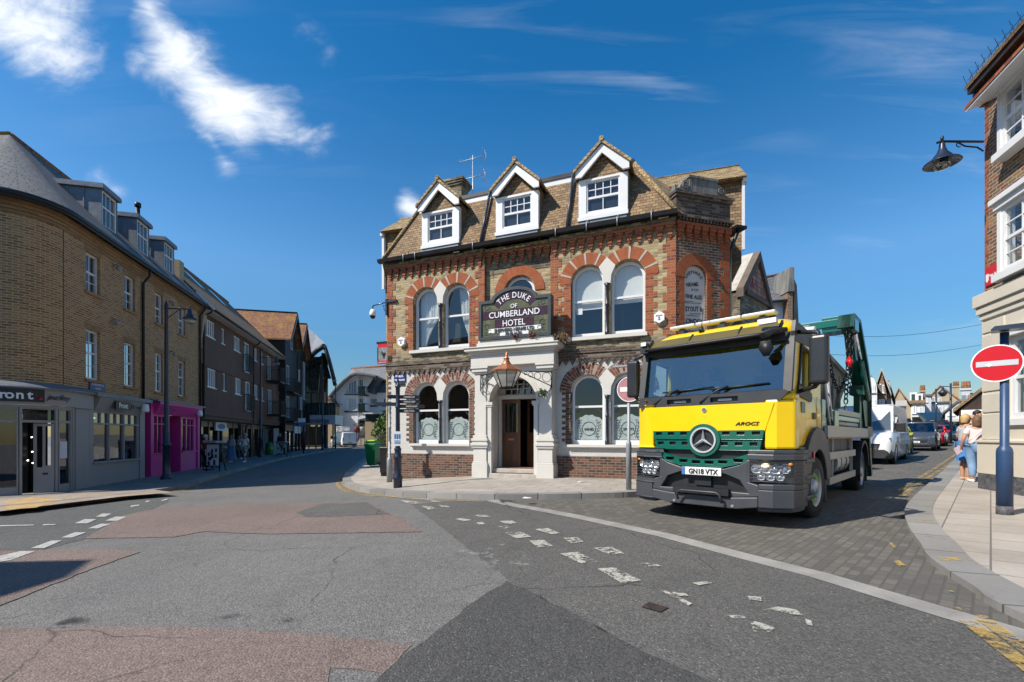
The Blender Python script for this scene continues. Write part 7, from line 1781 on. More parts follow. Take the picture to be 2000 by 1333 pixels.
# sun visor, light bar, roof lamps, mirrors
mb = MB(); mb.loft([[(x*1.0, .10+.05*abs(x)**3, 2.79) for x in (-1.02, -.6, 0, .6, 1.02)], [(x, .30+.05*abs(x)**3, 2.95) for x in (-1.02, -.6, 0, .6, 1.02)]], closed=False, caps=False); mb.build('sun_visor', 'visor', cab)
mb = MB(); mb.tube([(-1.05, .15, 2.785), (-.6, .11, 2.775), (0, .1, 2.77), (.6, .11, 2.775), (1.05, .15, 2.785)], .028, 6)
for x in (-1.0, -.3, .45, 1.0): mb.tube([(x, .12, 2.78), (x, .33, 2.97)], .02, 5)
mb.prism([(-1.14, 2.74), (-1.0, 2.74), (-1.0, 2.88), (-1.06, 2.92), (-1.14, 2.88)], 'y', .14, .4)
mb.build('visor_bracket', 'trim_black', cab)
mb = MB(); mb.box(-1.11, .105, 2.86, -1.02, .125, 2.92); mb.box(.74, .1, 2.92, .98, .2, 2.99); mb.build('marker_lamp', 'sign_white', cab)
mb = MB()
for x0, x1 in ((-.9, -.45), (-.44, .3), (.31, .8)): mb.box(x0, .74, 3.21, x1, .92, 3.265)
mb.build('light_bar', 'sign_silver', cab, bevel=.02)
mb = MB()
for x in (-.7, 0, .6): mb.box(x-.04, .78, 3.06, x+.04, .9, 3.2)
mb.cyl((-.25, .55, 3.05), (-.25, .55, 3.13), .05, .03, 8); mb.tube([(-.25, .55, 3.1), (-.24, .6, 3.45)], .006, 4); mb.build('light_bar_foot', 'trim_black', cab)
for s in (-1, 1):
    x0 = s*1.47 if s < 0 else 1.46
    y0 = .42 if s < 0 else .22
    mb = MB(); mb.box(x0-.115, y0, 2.02, x0+.115, y0+.13, 2.70); m_ = mb.build('wing_mirror', 'mirror_face', lo, bevel=.05, seg=3); 
    mb = MB(); mb.tube([(s*1.13, .5, 2.82), (x0-s*.02, y0+.1, 2.74), (x0, y0+.08, 2.66)], .03, 6); mb.tube([(s*1.15, .5, 1.95), (x0-s*.05, y0+.1, 2.0), (x0, y0+.08, 2.06)], .03, 6); mb.build('mirror_arm', 'trim_black', m_)
    mb = MB(); mb.box(x0-.1, y0+.131, 2.1, x0+.1, y0+.135, 2.62); mb.build('mirror_glass', 'chrome', m_)
mb = MB(); mb.loft([[(1.0, .14, 2.84), (1.1, .22, 2.86), (1.1, .3, 2.8), (1.0, .22, 2.78)], [(.86, .0, 2.80), (.96, .0, 2.82), (.97, .08, 2.76), (.88, .06, 2.74)], [(.76, -.04, 2.75), (.85, -.07, 2.77), (.92, .02, 2.7), (.82, .02, 2.68)]]); m_ = mb.build('front_mirror', 'trim_grey', lo, bevel=.02)
mb = MB(); mb.loft([[(.80, .03, 2.66), (.92, .04, 2.67), (.92, .09, 2.66), (.80, .08, 2.65)], [(.77, .04, 2.56), (.95, .05, 2.56), (.95, .1, 2.56), (.77, .09, 2.56)], [(.83, .05, 2.45), (.90, .06, 2.45), (.90, .09, 2.45), (.83, .08, 2.45)]]); mb.build('mirror_head', 'trim_black', m_)
mb = MB(); mb.box(1.173, 1.32, 1.58, 1.186, 1.5, 1.68); mb.build('door_handle', 'trim_black', cab)
mb = MB(); mb.box(1.168, .36, 1.0, 1.174, .365, 1.95).box(1.168, 1.62, 1.3, 1.174, 1.625, 1.95); mb.box(1.172, .62, 1.66, 1.178, .84, 1.82); mb.build('door_line', 'lorry_dkgreen', cab)
# steps, wheel arches, wheels
mb = MB()
for s in (-1, 1):
    mb.box(s*1.2, .42, .40, s*.9, .98, 1.16)
    for z in (.38, .68, .92): mb.box(s*1.27, .5, z, s*.95, 1.0, z+.07)
mb.build('cab_step', 'trim_grey', lo, bevel=.015)
def arch_strip(cy, r0, r1, a0, a1, x0, x1, z, n=14):
    mb2 = []
    A_ = [R(a0+(a1-a0)*i/n) for i in range(n+1)]
    return [(cy+r1*math.cos(a), z+r1*math.sin(a)) for a in A_]+[(cy+r0*math.cos(a), z+r0*math.sin(a)) for a in A_[::-1]]
mb = MB()
for s in (-1, 1): mb.prism(arch_strip(1.5, .62, .72, 0, 180, 0, 0, .72), 'x', s*.8, s*1.2); mb.prism(arch_strip(1.5, .60, .96, 8, 172, 0, 0, .5), 'x', s*1.14, s*1.23); mb.box(s*.85, 2.12, .2, s*1.2, 2.18, .75)
mb.build('front_mudguard', 'trim_grey', lo, bevel=.02)
mb = MB()
for s in (-1, 1): mb.prism(arch_strip(6.0, .6, .66, 5, 200, 0, 0, .56), 'x', s*.62, s*1.24); mb.box(s*.7, 6.6, .25, s*1.2, 6.64, .6)
mb.build('rear_mudguard', 'trim_black', lo)
mb = MB(); mb.box(1.235, 1.02, .98, 1.25, 1.08, 1.08); mb.build('side_marker', 'sign_red', lo)
def wheel(name, x, y, s, r=.50, w_=.30, hub=True, steer=0., rim='wheel_silver', parent=None, nuts=None, n=28, z=None):
    p = parent if parent is not None else lo
    z = r if z is None else z
    t = MB().at((x, y, z), R(steer)); prof = [(r*.60, -.5), (r*.93, -.5), (r*.985, -.40), (r, -.3), (r, .3), (r*.985, .40), (r*.93, .5), (r*.60, .5)]
    rings = [[(o*w_, rr_*math.cos(2*math.pi*k/n), rr_*math.sin(2*math.pi*k/n)) for k in range(n)] for rr_, o in prof]
    t.loft(rings, caps=False)
    for dz in (-.16, 0, .16): t.loft([[(dz*w_+e*w_*.03, (r+.0)*math.cos(2*math.pi*k/n), (r+.0)*math.sin(2*math.pi*k/n)) for k in range(n)] for e in (-1, 1)], caps=False)
    wo = t.build(name, 'tyre', p)
    t = MB().at((x, y, z), R(steer)); o = s*w_
    prof = [(r*.61, .5*o), (r*.58, .47*o), (r*.52, .3*o), (r*.50, .12*o), (r*.30, .10*o), (r*.24, .42*o), (r*.2, .52*o), (0, .54*o)] if hub else [(r*.61, .5*o), (r*.58, .44*o), (r*.55, .3*o), (r*.3, .34*o), (0, .36*o)]
    t.loft([[(oo, rr_*math.cos(2*math.pi*k/n), rr_*math.sin(2*math.pi*k/n)) for k in range(n)] for rr_, oo in prof], caps=False)
    if not hub: 
        for k in range(5): a = 2*math.pi*k/5; t.cyl((.36*o, r*.1*math.cos(a), r*.1*math.sin(a)), (.38*o, r*.52*math.cos(a), r*.52*math.sin(a)), r*.07, r*.09, 6)
    ri = t.build('rim', rim, wo)
    if hub:
        t = MB().at((x, y, z), R(steer))
        for k in range(10): a = 2*math.pi*k/10; t.cyl((.1*o, r*.40*math.cos(a), r*.40*math.sin(a)), (.32*o, r*.40*math.cos(a), r*.40*math.sin(a)), .018, n=6)
        t.build('wheel_nut', nuts or 'wheel_silver', ri)
        if nuts:
            t = MB().at((x, y, z), R(steer))
            for k in range(10): a = 2*math.pi*k/10; b = a+.3; t.cyl((.36*o, r*.40*math.cos(a), r*.40*math.sin(a)), (.36*o, r*.46*math.cos(b), r*.46*math.sin(b)), .02, .006, 5); t.cyl((.30*o, r*.40*math.cos(a), r*.40*math.sin(a)), (.38*o, r*.40*math.cos(a), r*.40*math.sin(a)), .027, n=6)
            t.build('nut_pointer', 'hi_vis', ri)
    return wo
wheel('front_wheel', 1.04, 1.5, 1, steer=-3, nuts='hi_vis'); wheel('front_wheel', -1.04, 1.5, -1, steer=-3)
wheel('rear_wheel', 1.02, 6.0, 1, w_=.32); wheel('rear_wheel', -1.02, 6.0, -1, w_=.32)
mb = MB(); mb.box(-.45, .6, .55, .45, 7.1, .85); mb.cyl((-.95, 1.5, .5), (.95, 1.5, .5), .09, n=10); mb.cyl((-.95, 6, .5), (.95, 6, .5), .14, n=10); mb.box(-.3, 5.8, .3, .3, 6.2, .75); mb.box(-.9, 2.2, .4, .9, 2.4, 1.2); mb.box(.62, 2.45, .92, 1.08, 5.3, 1.3); mb.box(.62, 2.5, .4, 1.0, 3.3, .9); mb.build('chassis', 'trim_black', lo)
mb = MB()
for z in (.46, .90): mb.box(1.14, 2.55, z, 1.18, 5.2, z+.13)
for y in (2.55, 3.0, 5.0): mb.box(1.10, y, .46, 1.145, y+.05, 1.3)
for z in (.46, .90): mb.box(-1.18, 2.55, z, -1.14, 5.2, z+.13)
mb.build('side_guard', 'alu_rail', lo)
mb = MB(); mb.cyl((.9, 3.4, .82), (.9, 4.6, .82), .26, n=18); mb.build('fuel_tank', 'wheel_silver', lo); mb = MB()
for y in (3.75, 4.25): mb.cyl((.9, y, .82), (.9, y+.07, .82), .265, n=18)
mb.build('tank_strap', 'trim_black', lo)
# deck, sub-frame and skip
mb = MB(); mb.box(-1.15, 2.25, 1.36, 1.15, 7.1, 1.44); mb.box(-.6, 2.2, .86, .6, 7.0, 1.36); mb.build('deck', 'lorry_dkgreen', lo)
mb = MB(); mb.box(1.15, 2.3, 1.30, 1.2, 7.1, 1.50).box(-1.2, 2.3, 1.30, -1.15, 7.1, 1.50); mb.build('deck_side', 'alu_rail', lo); mb = MB(); mb.box(1.15, 2.3, 1.27, 1.205, 7.1, 1.298); mb.build('deck_edge', 'rust_edge', lo)
sk = thing('skip_container', 'battered grey steel skip riding on the deck of the lorry', 'skip', (TX0+.0, TY0, .09), TRA)
mb = MB(); W_ = .86
mb.loft([[(-.7, 3.4, 1.45), (.7, 3.4, 1.45), (.7, 5.4, 1.45), (-.7, 5.4, 1.45)], [(-W_, 2.75, 2.5), (W_, 2.75, 2.5), (W_, 6.0, 2.4), (-W_, 6.0, 2.4)], [(-W_, 2.6, 3.12), (W_, 2.6, 3.12), (W_, 6.2, 2.75), (-W_, 6.2, 2.75)]], smooth=False)
mb.box(-W_-.04, 2.56, 3.06, W_+.04, 2.66, 3.18)
for s in (-1, 1): mb.prism([(2.6, 3.04), (6.2, 2.68), (6.2, 2.78), (2.6, 3.14)], 'x', s*W_, s*(W_+.06))
for y in (3.2, 3.9, 4.6, 5.3): mb.box(W_-.08, y, 1.6, W_+.03, y+.07, 2.66)
sk_b = mb.build('body', 'skip_steel', sk, bevel=.015)
mb = MB(); mb.prism([(2.5, 1.46), (2.62, 1.46), (2.55, 3.3), (2.45, 3.3)], 'x', -.9, .9); mb.box(.2, 2.44, 2.3, .85, 2.52, 3.0); mb.build('headboard', 'skip_steel', lo, bevel=.02)
# lifting arms
for s in (-1, 1):
    mb = MB(); xa, xb = s*.98, s*1.14
    mb.prism([(4.75, 3.62), (4.95, 3.92), (5.75, 3.92), (6.9, 3.05), (7.4, 2.5), (7.5, 1.5), (6.9, 1.5), (6.35, 2.35), (5.55, 2.95), (5.2, 3.5)], 'x', xa, xb, [[(5.45, 3.4), (6.6, 2.75), (6.9, 2.3), (6.6, 2.35), (5.7, 3.1)]])
    mb.prism([(4.75, 3.62), (4.95, 3.92), (5.75, 3.92), (6.9, 3.05), (7.4, 2.5), (7.5, 1.5), (7.42, 1.5), (7.3, 2.45), (6.85, 2.95), (5.7, 3.84), (5.0, 3.84), (4.82, 3.6)], 'x', s*.92, s*1.2)
    mb.box(s*.95, 6.8, 1.3, s*1.2, 7.6, 1.55); mb.box(s*.93, 6.1, 2.28, s*1.19, 6.6, 2.5)
    mb.prism([(6.2, 1.44), (6.45, 1.44), (6.45, 2.4), (6.2, 2.4)], 'x', s*1.0, s*1.12)
    arm = mb.build('lifting_arm', 'lorry_dkgreen', lo, bevel=.012)
    mb = MB(); mb.cyl((s*1.2, 5.0, 3.5), (s*1.2, 5.75, 2.95), .035, n=10); mb.build('ram_rod', 'chrome', arm)
    mb = MB(); mb.cyl((s*1.2, 5.7, 3.0), (s*1.2, 6.75, 2.2), .06, n=10); mb.build('ram', 'lorry_green', arm)
mb = MB(); mb.box(-1.14, 4.95, 3.70, 1.14, 5.1, 3.86); mb.box(-1.1, 6.7, 1.5, 1.1, 6.9, 1.7); mb.box(.6, 5.0, 3.6, 1.2, 5.5, 3.93); mb.build('cross_beam', 'lorry_green', lo, bevel=.012)
def chain(name, pts, r=.035):
    mb = MB(); pts = [Vector(p) for p in pts]; total = sum((b-a).length for a, b in zip(pts, pts[1:])); n = int(total/(r*2.3)); k = 0
    for i in range(n):
        dist = total*i/n; j = 0
        while j < len(pts)-2 and dist > (pts[j+1]-pts[j]).length: dist -= (pts[j+1]-pts[j]).length; j += 1
        d = (pts[j+1]-pts[j]).normalized(); c = pts[j]+d*dist; a = d.orthogonal().normalized(); b = d.cross(a); u_ = a if i % 2 else b
        mb.tube([c+d*r*1.5*math.cos(q_)+u_*r*.9*math.sin(q_) for q_ in [2*math.pi*m/8 for m in range(9)]], r*.28, 4)
    return mb.build(name, 'black_iron', lo)
chain('lifting_chain', [(1.1, 4.85, 3.6), (1.1, 4.85, 3.0), (1.08, 4.8, 2.4), (1.08, 4.7, 1.95)], .045); chain('lifting_chain', [(1.16, 4.9, 3.55), (1.14, 4.9, 2.7), (1.1, 4.85, 2.2)], .04); chain('lifting_chain', [(1.06, 4.75, 2.5), (1.04, 4.2, 2.2), (1.02, 3.7, 2.5), (1.0, 3.3, 3.0)], .04); chain('lifting_chain', [(-1.05, 4.85, 3.6), (-1.05, 4.8, 2.0)], .045)
mb = MB(); mb.tube([(1.12, 4.85, 2.98), (1.14, 4.78, 2.86), (1.12, 4.86, 2.78), (1.1, 4.95, 2.84), (1.12, 4.9, 2.95)], .035, 6); mb.ball((1.12, 4.86, 2.9), .07, 8, 6); mb.build('chain_hook', 'sign_red', lo)
mb = MB(); mb.tube([(1.08, 4.7, 1.95), (1.08, 4.62, 1.85), (1.08, 4.68, 1.72), (1.08, 4.8, 1.75)], .025, 6); mb.build('end_hook', 'galvanised', lo)
mb = MB()
for o in (0, .26): mb.tube([(1.1, 2.5+o, 2.45), (1.12, 2.9+o, 1.5)], .022, 6)
for k in range(4): z = 1.65+.22*k; y = 2.5+(2.45-z)/.95*.4; mb.tube([(1.1, y, z), (1.1, y+.26, z)], .018, 6)
mb.build('ladder', 'sign_silver', lo)
mb = MB(); mb.cyl((.5, 2.25, 3.12), (1.02, 2.25, 3.12), .10, n=14); mb.build('air_cleaner', 'sign_white', lo)
mb = MB(); mb.box(.95, 2.1, 1.44, 1.15, 2.4, 1.95); mb.box(.9, 3.1, 1.44, 1.16, 3.5, 1.8); mb.box(1.0, 3.5, 1.62, 1.14, 6.0, 1.72); mb.box(.9, 2.3, 1.44, 1.1, 2.9, 1.66); mb.build('control_box', 'lorry_green', lo, bevel=.02)
mb = MB(); mb.box(1.02, 3.5, 1.73, 1.15, 6.0, 1.84); mb.cyl((1.1, 3.6, 1.56), (1.1, 5.8, 1.56), .05, n=10); mb.build('side_tube', 'alu_rail', lo)
mb = MB(); mb.prism([(7.1, 1.5), (7.3, 1.5), (7.75, .35), (7.55, .3)], 'x', 1.0, 1.18); mb.prism([(7.1, 1.5), (7.3, 1.5), (7.75, .35), (7.55, .3)], 'x', -1.18, -1.0); mb.box(-1.1, 7.5, .3, 1.1, 7.6, .6); mb.build('stabiliser', 'lorry_dkgreen', lo)
mb = MB(); mb.cyl((1.2, 7.1, 1.0), (1.22, 7.1, 1.0), .06, n=10); mb.build('reflector', 'amber', lo)
# ------------------------------------------------------------------ cars and vans
for n_, c_ in (('car_graphite', (.06, .066, .078)), ('car_red', (.50, .01, .022)), ('car_lime', (.42, .43, .03)), ('car_dark', (.02, .03, .045)), ('van_white', (.72, .73, .74)), ('car_black', (.012, .014, .018)), ('van_grey', (.36, .37, .38))): plain(n_, c_, .25, .1 if 'white' not in n_ else 0, var=.03, coat=.6)
glass('car_glass', (.16, .19, .21), .3)
def car(label, X, Y, rz, paint, L=4.3, W=1.8, H=1.5, hood=.92, belt=.98, ws=.95, rf=1.75, rr_=3.4, rb=4.0, wr=.33, wb=(.85, 3.4), trim='trim_black', plate='GK15 XWB', van=False, rear=False, group='vehicles in the right street', lights=True, cat='car', name='parked_car'):
    t = thing(name, label, cat, (X, Y, G(X, Y)), rz, group)
    hw = W/2
    def ring_(y, w_, zb, zt, dome=.03): return [(-w_*.92, y, zb), (-w_, y, zb+.12), (-w_, y, zb+(zt-zb)*.55), (-w_*.97, y, zt-.08), (-w_*.90, y, zt), (0, y, zt+dome), (w_*.90, y, zt), (w_*.97, y, zt-.08), (w_, y, zb+(zt-zb)*.55), (w_, y, zb+.12), (w_*.92, y, zb)]
    mb = MB()
    st = [(.0, hw*.70, .36, hood*.62), (.06, hw*.86, .27, hood*.76), (.25, hw*.96, .22, hood*.90), (ws*.7, hw, .22, hood), (ws, hw, .22, belt), (rr_, hw, .22, belt+.03), (rb, hw, .22, belt+.03), (L-.12, hw*.96, .25, belt-.03), (L, hw*.85, .36, belt*.72)]
    if van: st = [(.0, hw*.8, .36, hood*.62), (.05, hw*.9, .27, hood*.78), (.2, hw*.97, .22, hood*.92), (ws, hw, .22, belt), (rf+.2, hw, .22, belt+.02), (L-.05, hw, .25, belt+.02), (L, hw*.97, .3, belt)]
    mb.loft([ring_(*s) for s in st]); bd = mb.build('body', paint, t)
    y2, y3 = (L-.02, L-.02) if van else (rb, rr_)
    mb = MB()
    def plan(w_, a, b, z, bow=.06): return [(-w_, b, z), (-w_, (a+b)/2, z), (-w_, a+bow, z), (-w_*.6, a, z), (0, a-.02, z), (w_*.6, a, z), (w_, a+bow, z), (w_, (a+b)/2, z), (w_, b, z)]
    wl, wt = hw*.94, hw*(.86 if van else .76)
    mb.loft([plan(wl, ws+.02, y2, belt-.03), plan(wt, rf, y3, H-.05)], caps=False, smooth=False)
    if van: mb.build('cargo_side', paint, t)
    else: mb.build('car_window', 'car_glass', t)
    mb = MB(); mb.loft([plan(wt*1.02, rf-.02, y3+.02, H-.06), plan(wt*.99, rf+.02, y3, H-.01), plan(wt*.8, rf+.2, y3-.15, H+.02)]); mb.build('roof', paint, bd)
    if van:
        mb = MB(); mb.poly([(-wl*.93, ws+.035, belt+.04), (wl*.93, ws+.035, belt+.04), (wt*.93, rf-.12, H-.28), (-wt*.93, rf-.12, H-.28)])
        mb.v = [(x, y-.012 if y < rf+.1 else y, z) for x, y, z in mb.v]; mb.build('windscreen', 'pane_dark', t)
        mb = MB()
        for s in (-1, 1): mb.poly([(s*(wl+.012), ws+.35, belt+.05), (s*(wl+.012), rf+.95, belt+.05), (s*(wt+.05), rf+.95, H-.45), (s*(wt+.04), rf+.25, H-.42)])
        mb.build('side_window', 'pane_dark', t)
    else:
        mb = MB()
        for s in (-1, 1):
            mb.tube([(s*wl*1.0, ws+.08, belt-.02), (s*wt*1.0, rf+.06, H-.05)], .035, 5); mb.tube([(s*wl, rb-.02, belt), (s*wt, rr_, H-.05)], .05, 5); mb.tube([(s*wl*1.01, (rf+rr_)/2, belt), (s*wt*1.01, (rf+rr_)/2+.03, H-.05)], .03, 5)
        mb.build('pillar', paint, bd)
    mb = MB(); mb.box(-hw*.62, -.015, .30, hw*.62, .08, .42); mb.prism([(-hw*.55, .50), (hw*.55, .50), (hw*.62, hood*.66), (-hw*.62, hood*.66)], 'y', .0, .12); mb.build('grille', trim, t, bevel=.02)
    if van: mb = MB(); mb.loft([ring_(-.03, hw*.84, .26, .56, 0), ring_(.15, hw*.98, .22, .64, 0), ring_(.5, hw*1.01, .22, .6, 0)]); mb.build('bumper', 'trim_grey', t)
    else: mb = MB(); mb.tube([(-hw*.6, -.02, hood*.62), (hw*.6, -.02, hood*.62)], .02, 5); mb.tube([(-hw*.58, -.02, hood*.56), (hw*.58, -.02, hood*.56)], .015, 5); mb.build('grille_bar', 'chrome', t)
    for s in (-1, 1):
        mb = MB(); mb.loft([[(s*hw*.62, .03, hood*.70), (s*hw*.94, .16, hood*.74), (s*hw*.94, .16, hood*.86), (s*hw*.66, .06, hood*.80)], [(s*hw*.62, .10, hood*.70), (s*hw*.97, .42, hood*.78), (s*hw*.95, .42, hood*.9), (s*hw*.66, .2, hood*.84)]], smooth=False); mb.build('headlight', 'chrome', t)
        mb = MB(); mb.loft([[(s*hw*1.0, ws+.32, belt+.0), (s*(hw+.2), ws+.28, belt+.02), (s*(hw+.2), ws+.28, belt+.16), (s*hw*1.02, ws+.34, belt+.14)], [(s*hw*1.0, ws+.42, belt+.02), (s*(hw+.19), ws+.4, belt+.04), (s*(hw+.19), ws+.4, belt+.14), (s*hw*1.02, ws+.44, belt+.12)]]) if not van else mb.box(min(s*hw, s*(hw+.28)), ws+.3, belt-.02, max(s*hw, s*(hw+.28)), ws+.45, belt+.32)
        mb.build('door_mirror', paint if not van else 'trim_black', t, bevel=.02)
        for y in wb: wheel('wheel', s*(hw-.12), y, s, wr, .21, hub=False, parent=t, n=18)
        mb = MB()
        for y in wb: mb.prism(arch_strip(y, wr*.9, wr*1.14, -10, 190, 0, 0, wr), 'x', s*(hw-.02), s*(hw+.012))
        mb.build('wheel_arch', trim, bd)
    if plate:
        mb = MB(); mb.box(-.26, -.045, .46, .26, -.03, .57); p_ = mb.build('number_plate', 'plate_white', t); mb = MB(); text(mb, plate, 0, -.05, .48, .09, .003, sx=.85); mb.build('lettering', 'sign_black', p_)
    if rear:
        mb = MB(); mb.box(-.26, L+.0, .55, .26, L+.02, .66); mb.build('number_plate', 'car_lime', t)
        for s in (-1, 1): mb = MB(); mb.box(s*hw*.88, L-.02, .75, s*hw*1.0, L+.03, 1.15); mb.build('tail_light', 'sign_red', t)
        mb = MB(); mb.box(-.01, L-.0, .4, .01, L+.015, H-.2); mb.box(-hw*.95, L-.05, .3, hw*.95, L+.04, .48); mb.build('rear_bumper', 'trim_black', t)
    return t
SR_ = R(-46)
V_ = dict(L=5.4, W=2.05, H=2.34, hood=1.18, belt=1.28, ws=.55, rf=1.35, wr=.36, wb=(.95, 4.3), van=True, cat='van', name='delivery_van')
car('white high roofed van queueing close behind the lorry', 13.42, 17.9, SR_, 'van_white', **V_)
car('lime yellow small car half hidden behind the white van', 18.16, 22.7, SR_, 'car_lime', L=3.9, W=1.68, H=1.48, plate=None)
car('graphite grey sports utility car facing down the street', 22.6, 26.0, SR_, 'car_graphite', L=4.4, W=1.82, H=1.66, hood=1.02, belt=1.08, wr=.36)
car('red hatchback queueing behind the graphite car', 28.4, 31.6, SR_, 'car_red', L=4.0, W=1.74, H=1.48)
car('dark blue saloon behind the red hatchback', 34.4, 37.0, SR_, 'car_dark', H=1.5, plate=None)
car('dark van far back in the queue of traffic', 41.4, 45.2, SR_, 'car_black', L=4.8, W=1.9, H=2.0, hood=1.1, belt=1.2, ws=.6, rf=1.2, van=True, plate=None, cat='van', name='delivery_van')
f_ = Vector((-.65, .76)).normalized(); rx, ry = -19.5, 55.6
car('small white van turning at the far end of the left street', rx+f_.x*4.3, ry+f_.y*4.3, math.atan2(f_.x, -f_.y)+math.pi if 0 else R(-139.5)+0, 'van_white', L=4.3, W=1.78, H=1.82, hood=1.0, belt=1.08, ws=.75, rf=1.4, van=True, wb=(.8, 3.5), plate=None, rear=True, group='vehicles at the left street', cat='van', name='delivery_van')
# ------------------------------------------------------------------ people
plain('skin', (.50, .27, .18), .55, var=.08, scale=6); plain('skin_tan', (.42, .21, .13), .55, var=.08, scale=6)
plain('hair_blond', (.50, .34, .14), .6, var=.25, scale=30, streak=True); plain('hair_brown', (.15, .085, .045), .65, var=.4, scale=30); plain('hair_grey', (.46, .45, .44), .7, var=.2, scale=30); plain('hair_dark', (.02, .016, .013), .6, var=.3)
for n_, c_ in (('denim', (.10, .21, .38)), ('denim_pale', (.20, .33, .52)), ('cloth_blue', (.06, .22, .55)), ('cloth_grey', (.42, .43, .46)), ('cloth_white', (.75, .74, .74)), ('cloth_lilac', (.42, .36, .42)), ('cloth_red', (.26, .012, .02)), ('cloth_black', (.012, .012, .015)), ('cloth_pink', (.62, .28, .32)), ('leather_black', (.01, .01, .012)), ('sandal', (.5, .33, .22)), ('magazine', (.5, .4, .45))): plain(n_, c_, .85, var=.14, scale=7, bump=.25, bscale=14)
brick('stripe_top', (.58, .13, .17), (.55, .12, .16), (.72, .6, .58), 9, .04, .008, bump=.1)
m_, t_, p_ = new_mat('print_cloth'); setp(p_, .9)
vo_ = t_.add('ShaderNodeTexNoise', {'Vector': t_.add('ShaderNodeTexCoord').outputs['Object'], 'Scale': 16., 'Detail': 2}).outputs[0]
t_.l.new(t_.mix(t_.rng(vo_, .47, .53), (.012, .012, .014, 1), (.6, .58, .55, 1)), p_.inputs['Base Color'])
def skin_mesh(name, J, E, mat_, parent, sub=2):
    """one continuous surface grown round a skeleton: J = {joint: (co, rx, ry)}"""
    keys = list(J); me = bpy.data.meshes.new(name); me.from_pydata([J[k][0] for k in keys], [(keys.index(a), keys.index(b)) for a, b in E], [])
    me.materials.append(MATS[mat_]); o = bpy.data.objects.new(name, me); COL.objects.link(o); o.parent = parent
    md = o.modifiers.new('skin', 'SKIN'); md.use_smooth_shade = True; md.branch_smoothing = .6
    lay = me.skin_vertices[0] if len(me.skin_vertices) else None
    for i, k in enumerate(keys):
        d = lay.data[i]; d.radius = (J[k][1], J[k][2] if len(J[k]) > 2 else J[k][1]); d.use_root = (i == 0)
    s = o.modifiers.new('round', 'SUBSURF'); s.levels = sub; s.render_levels = sub
    return o
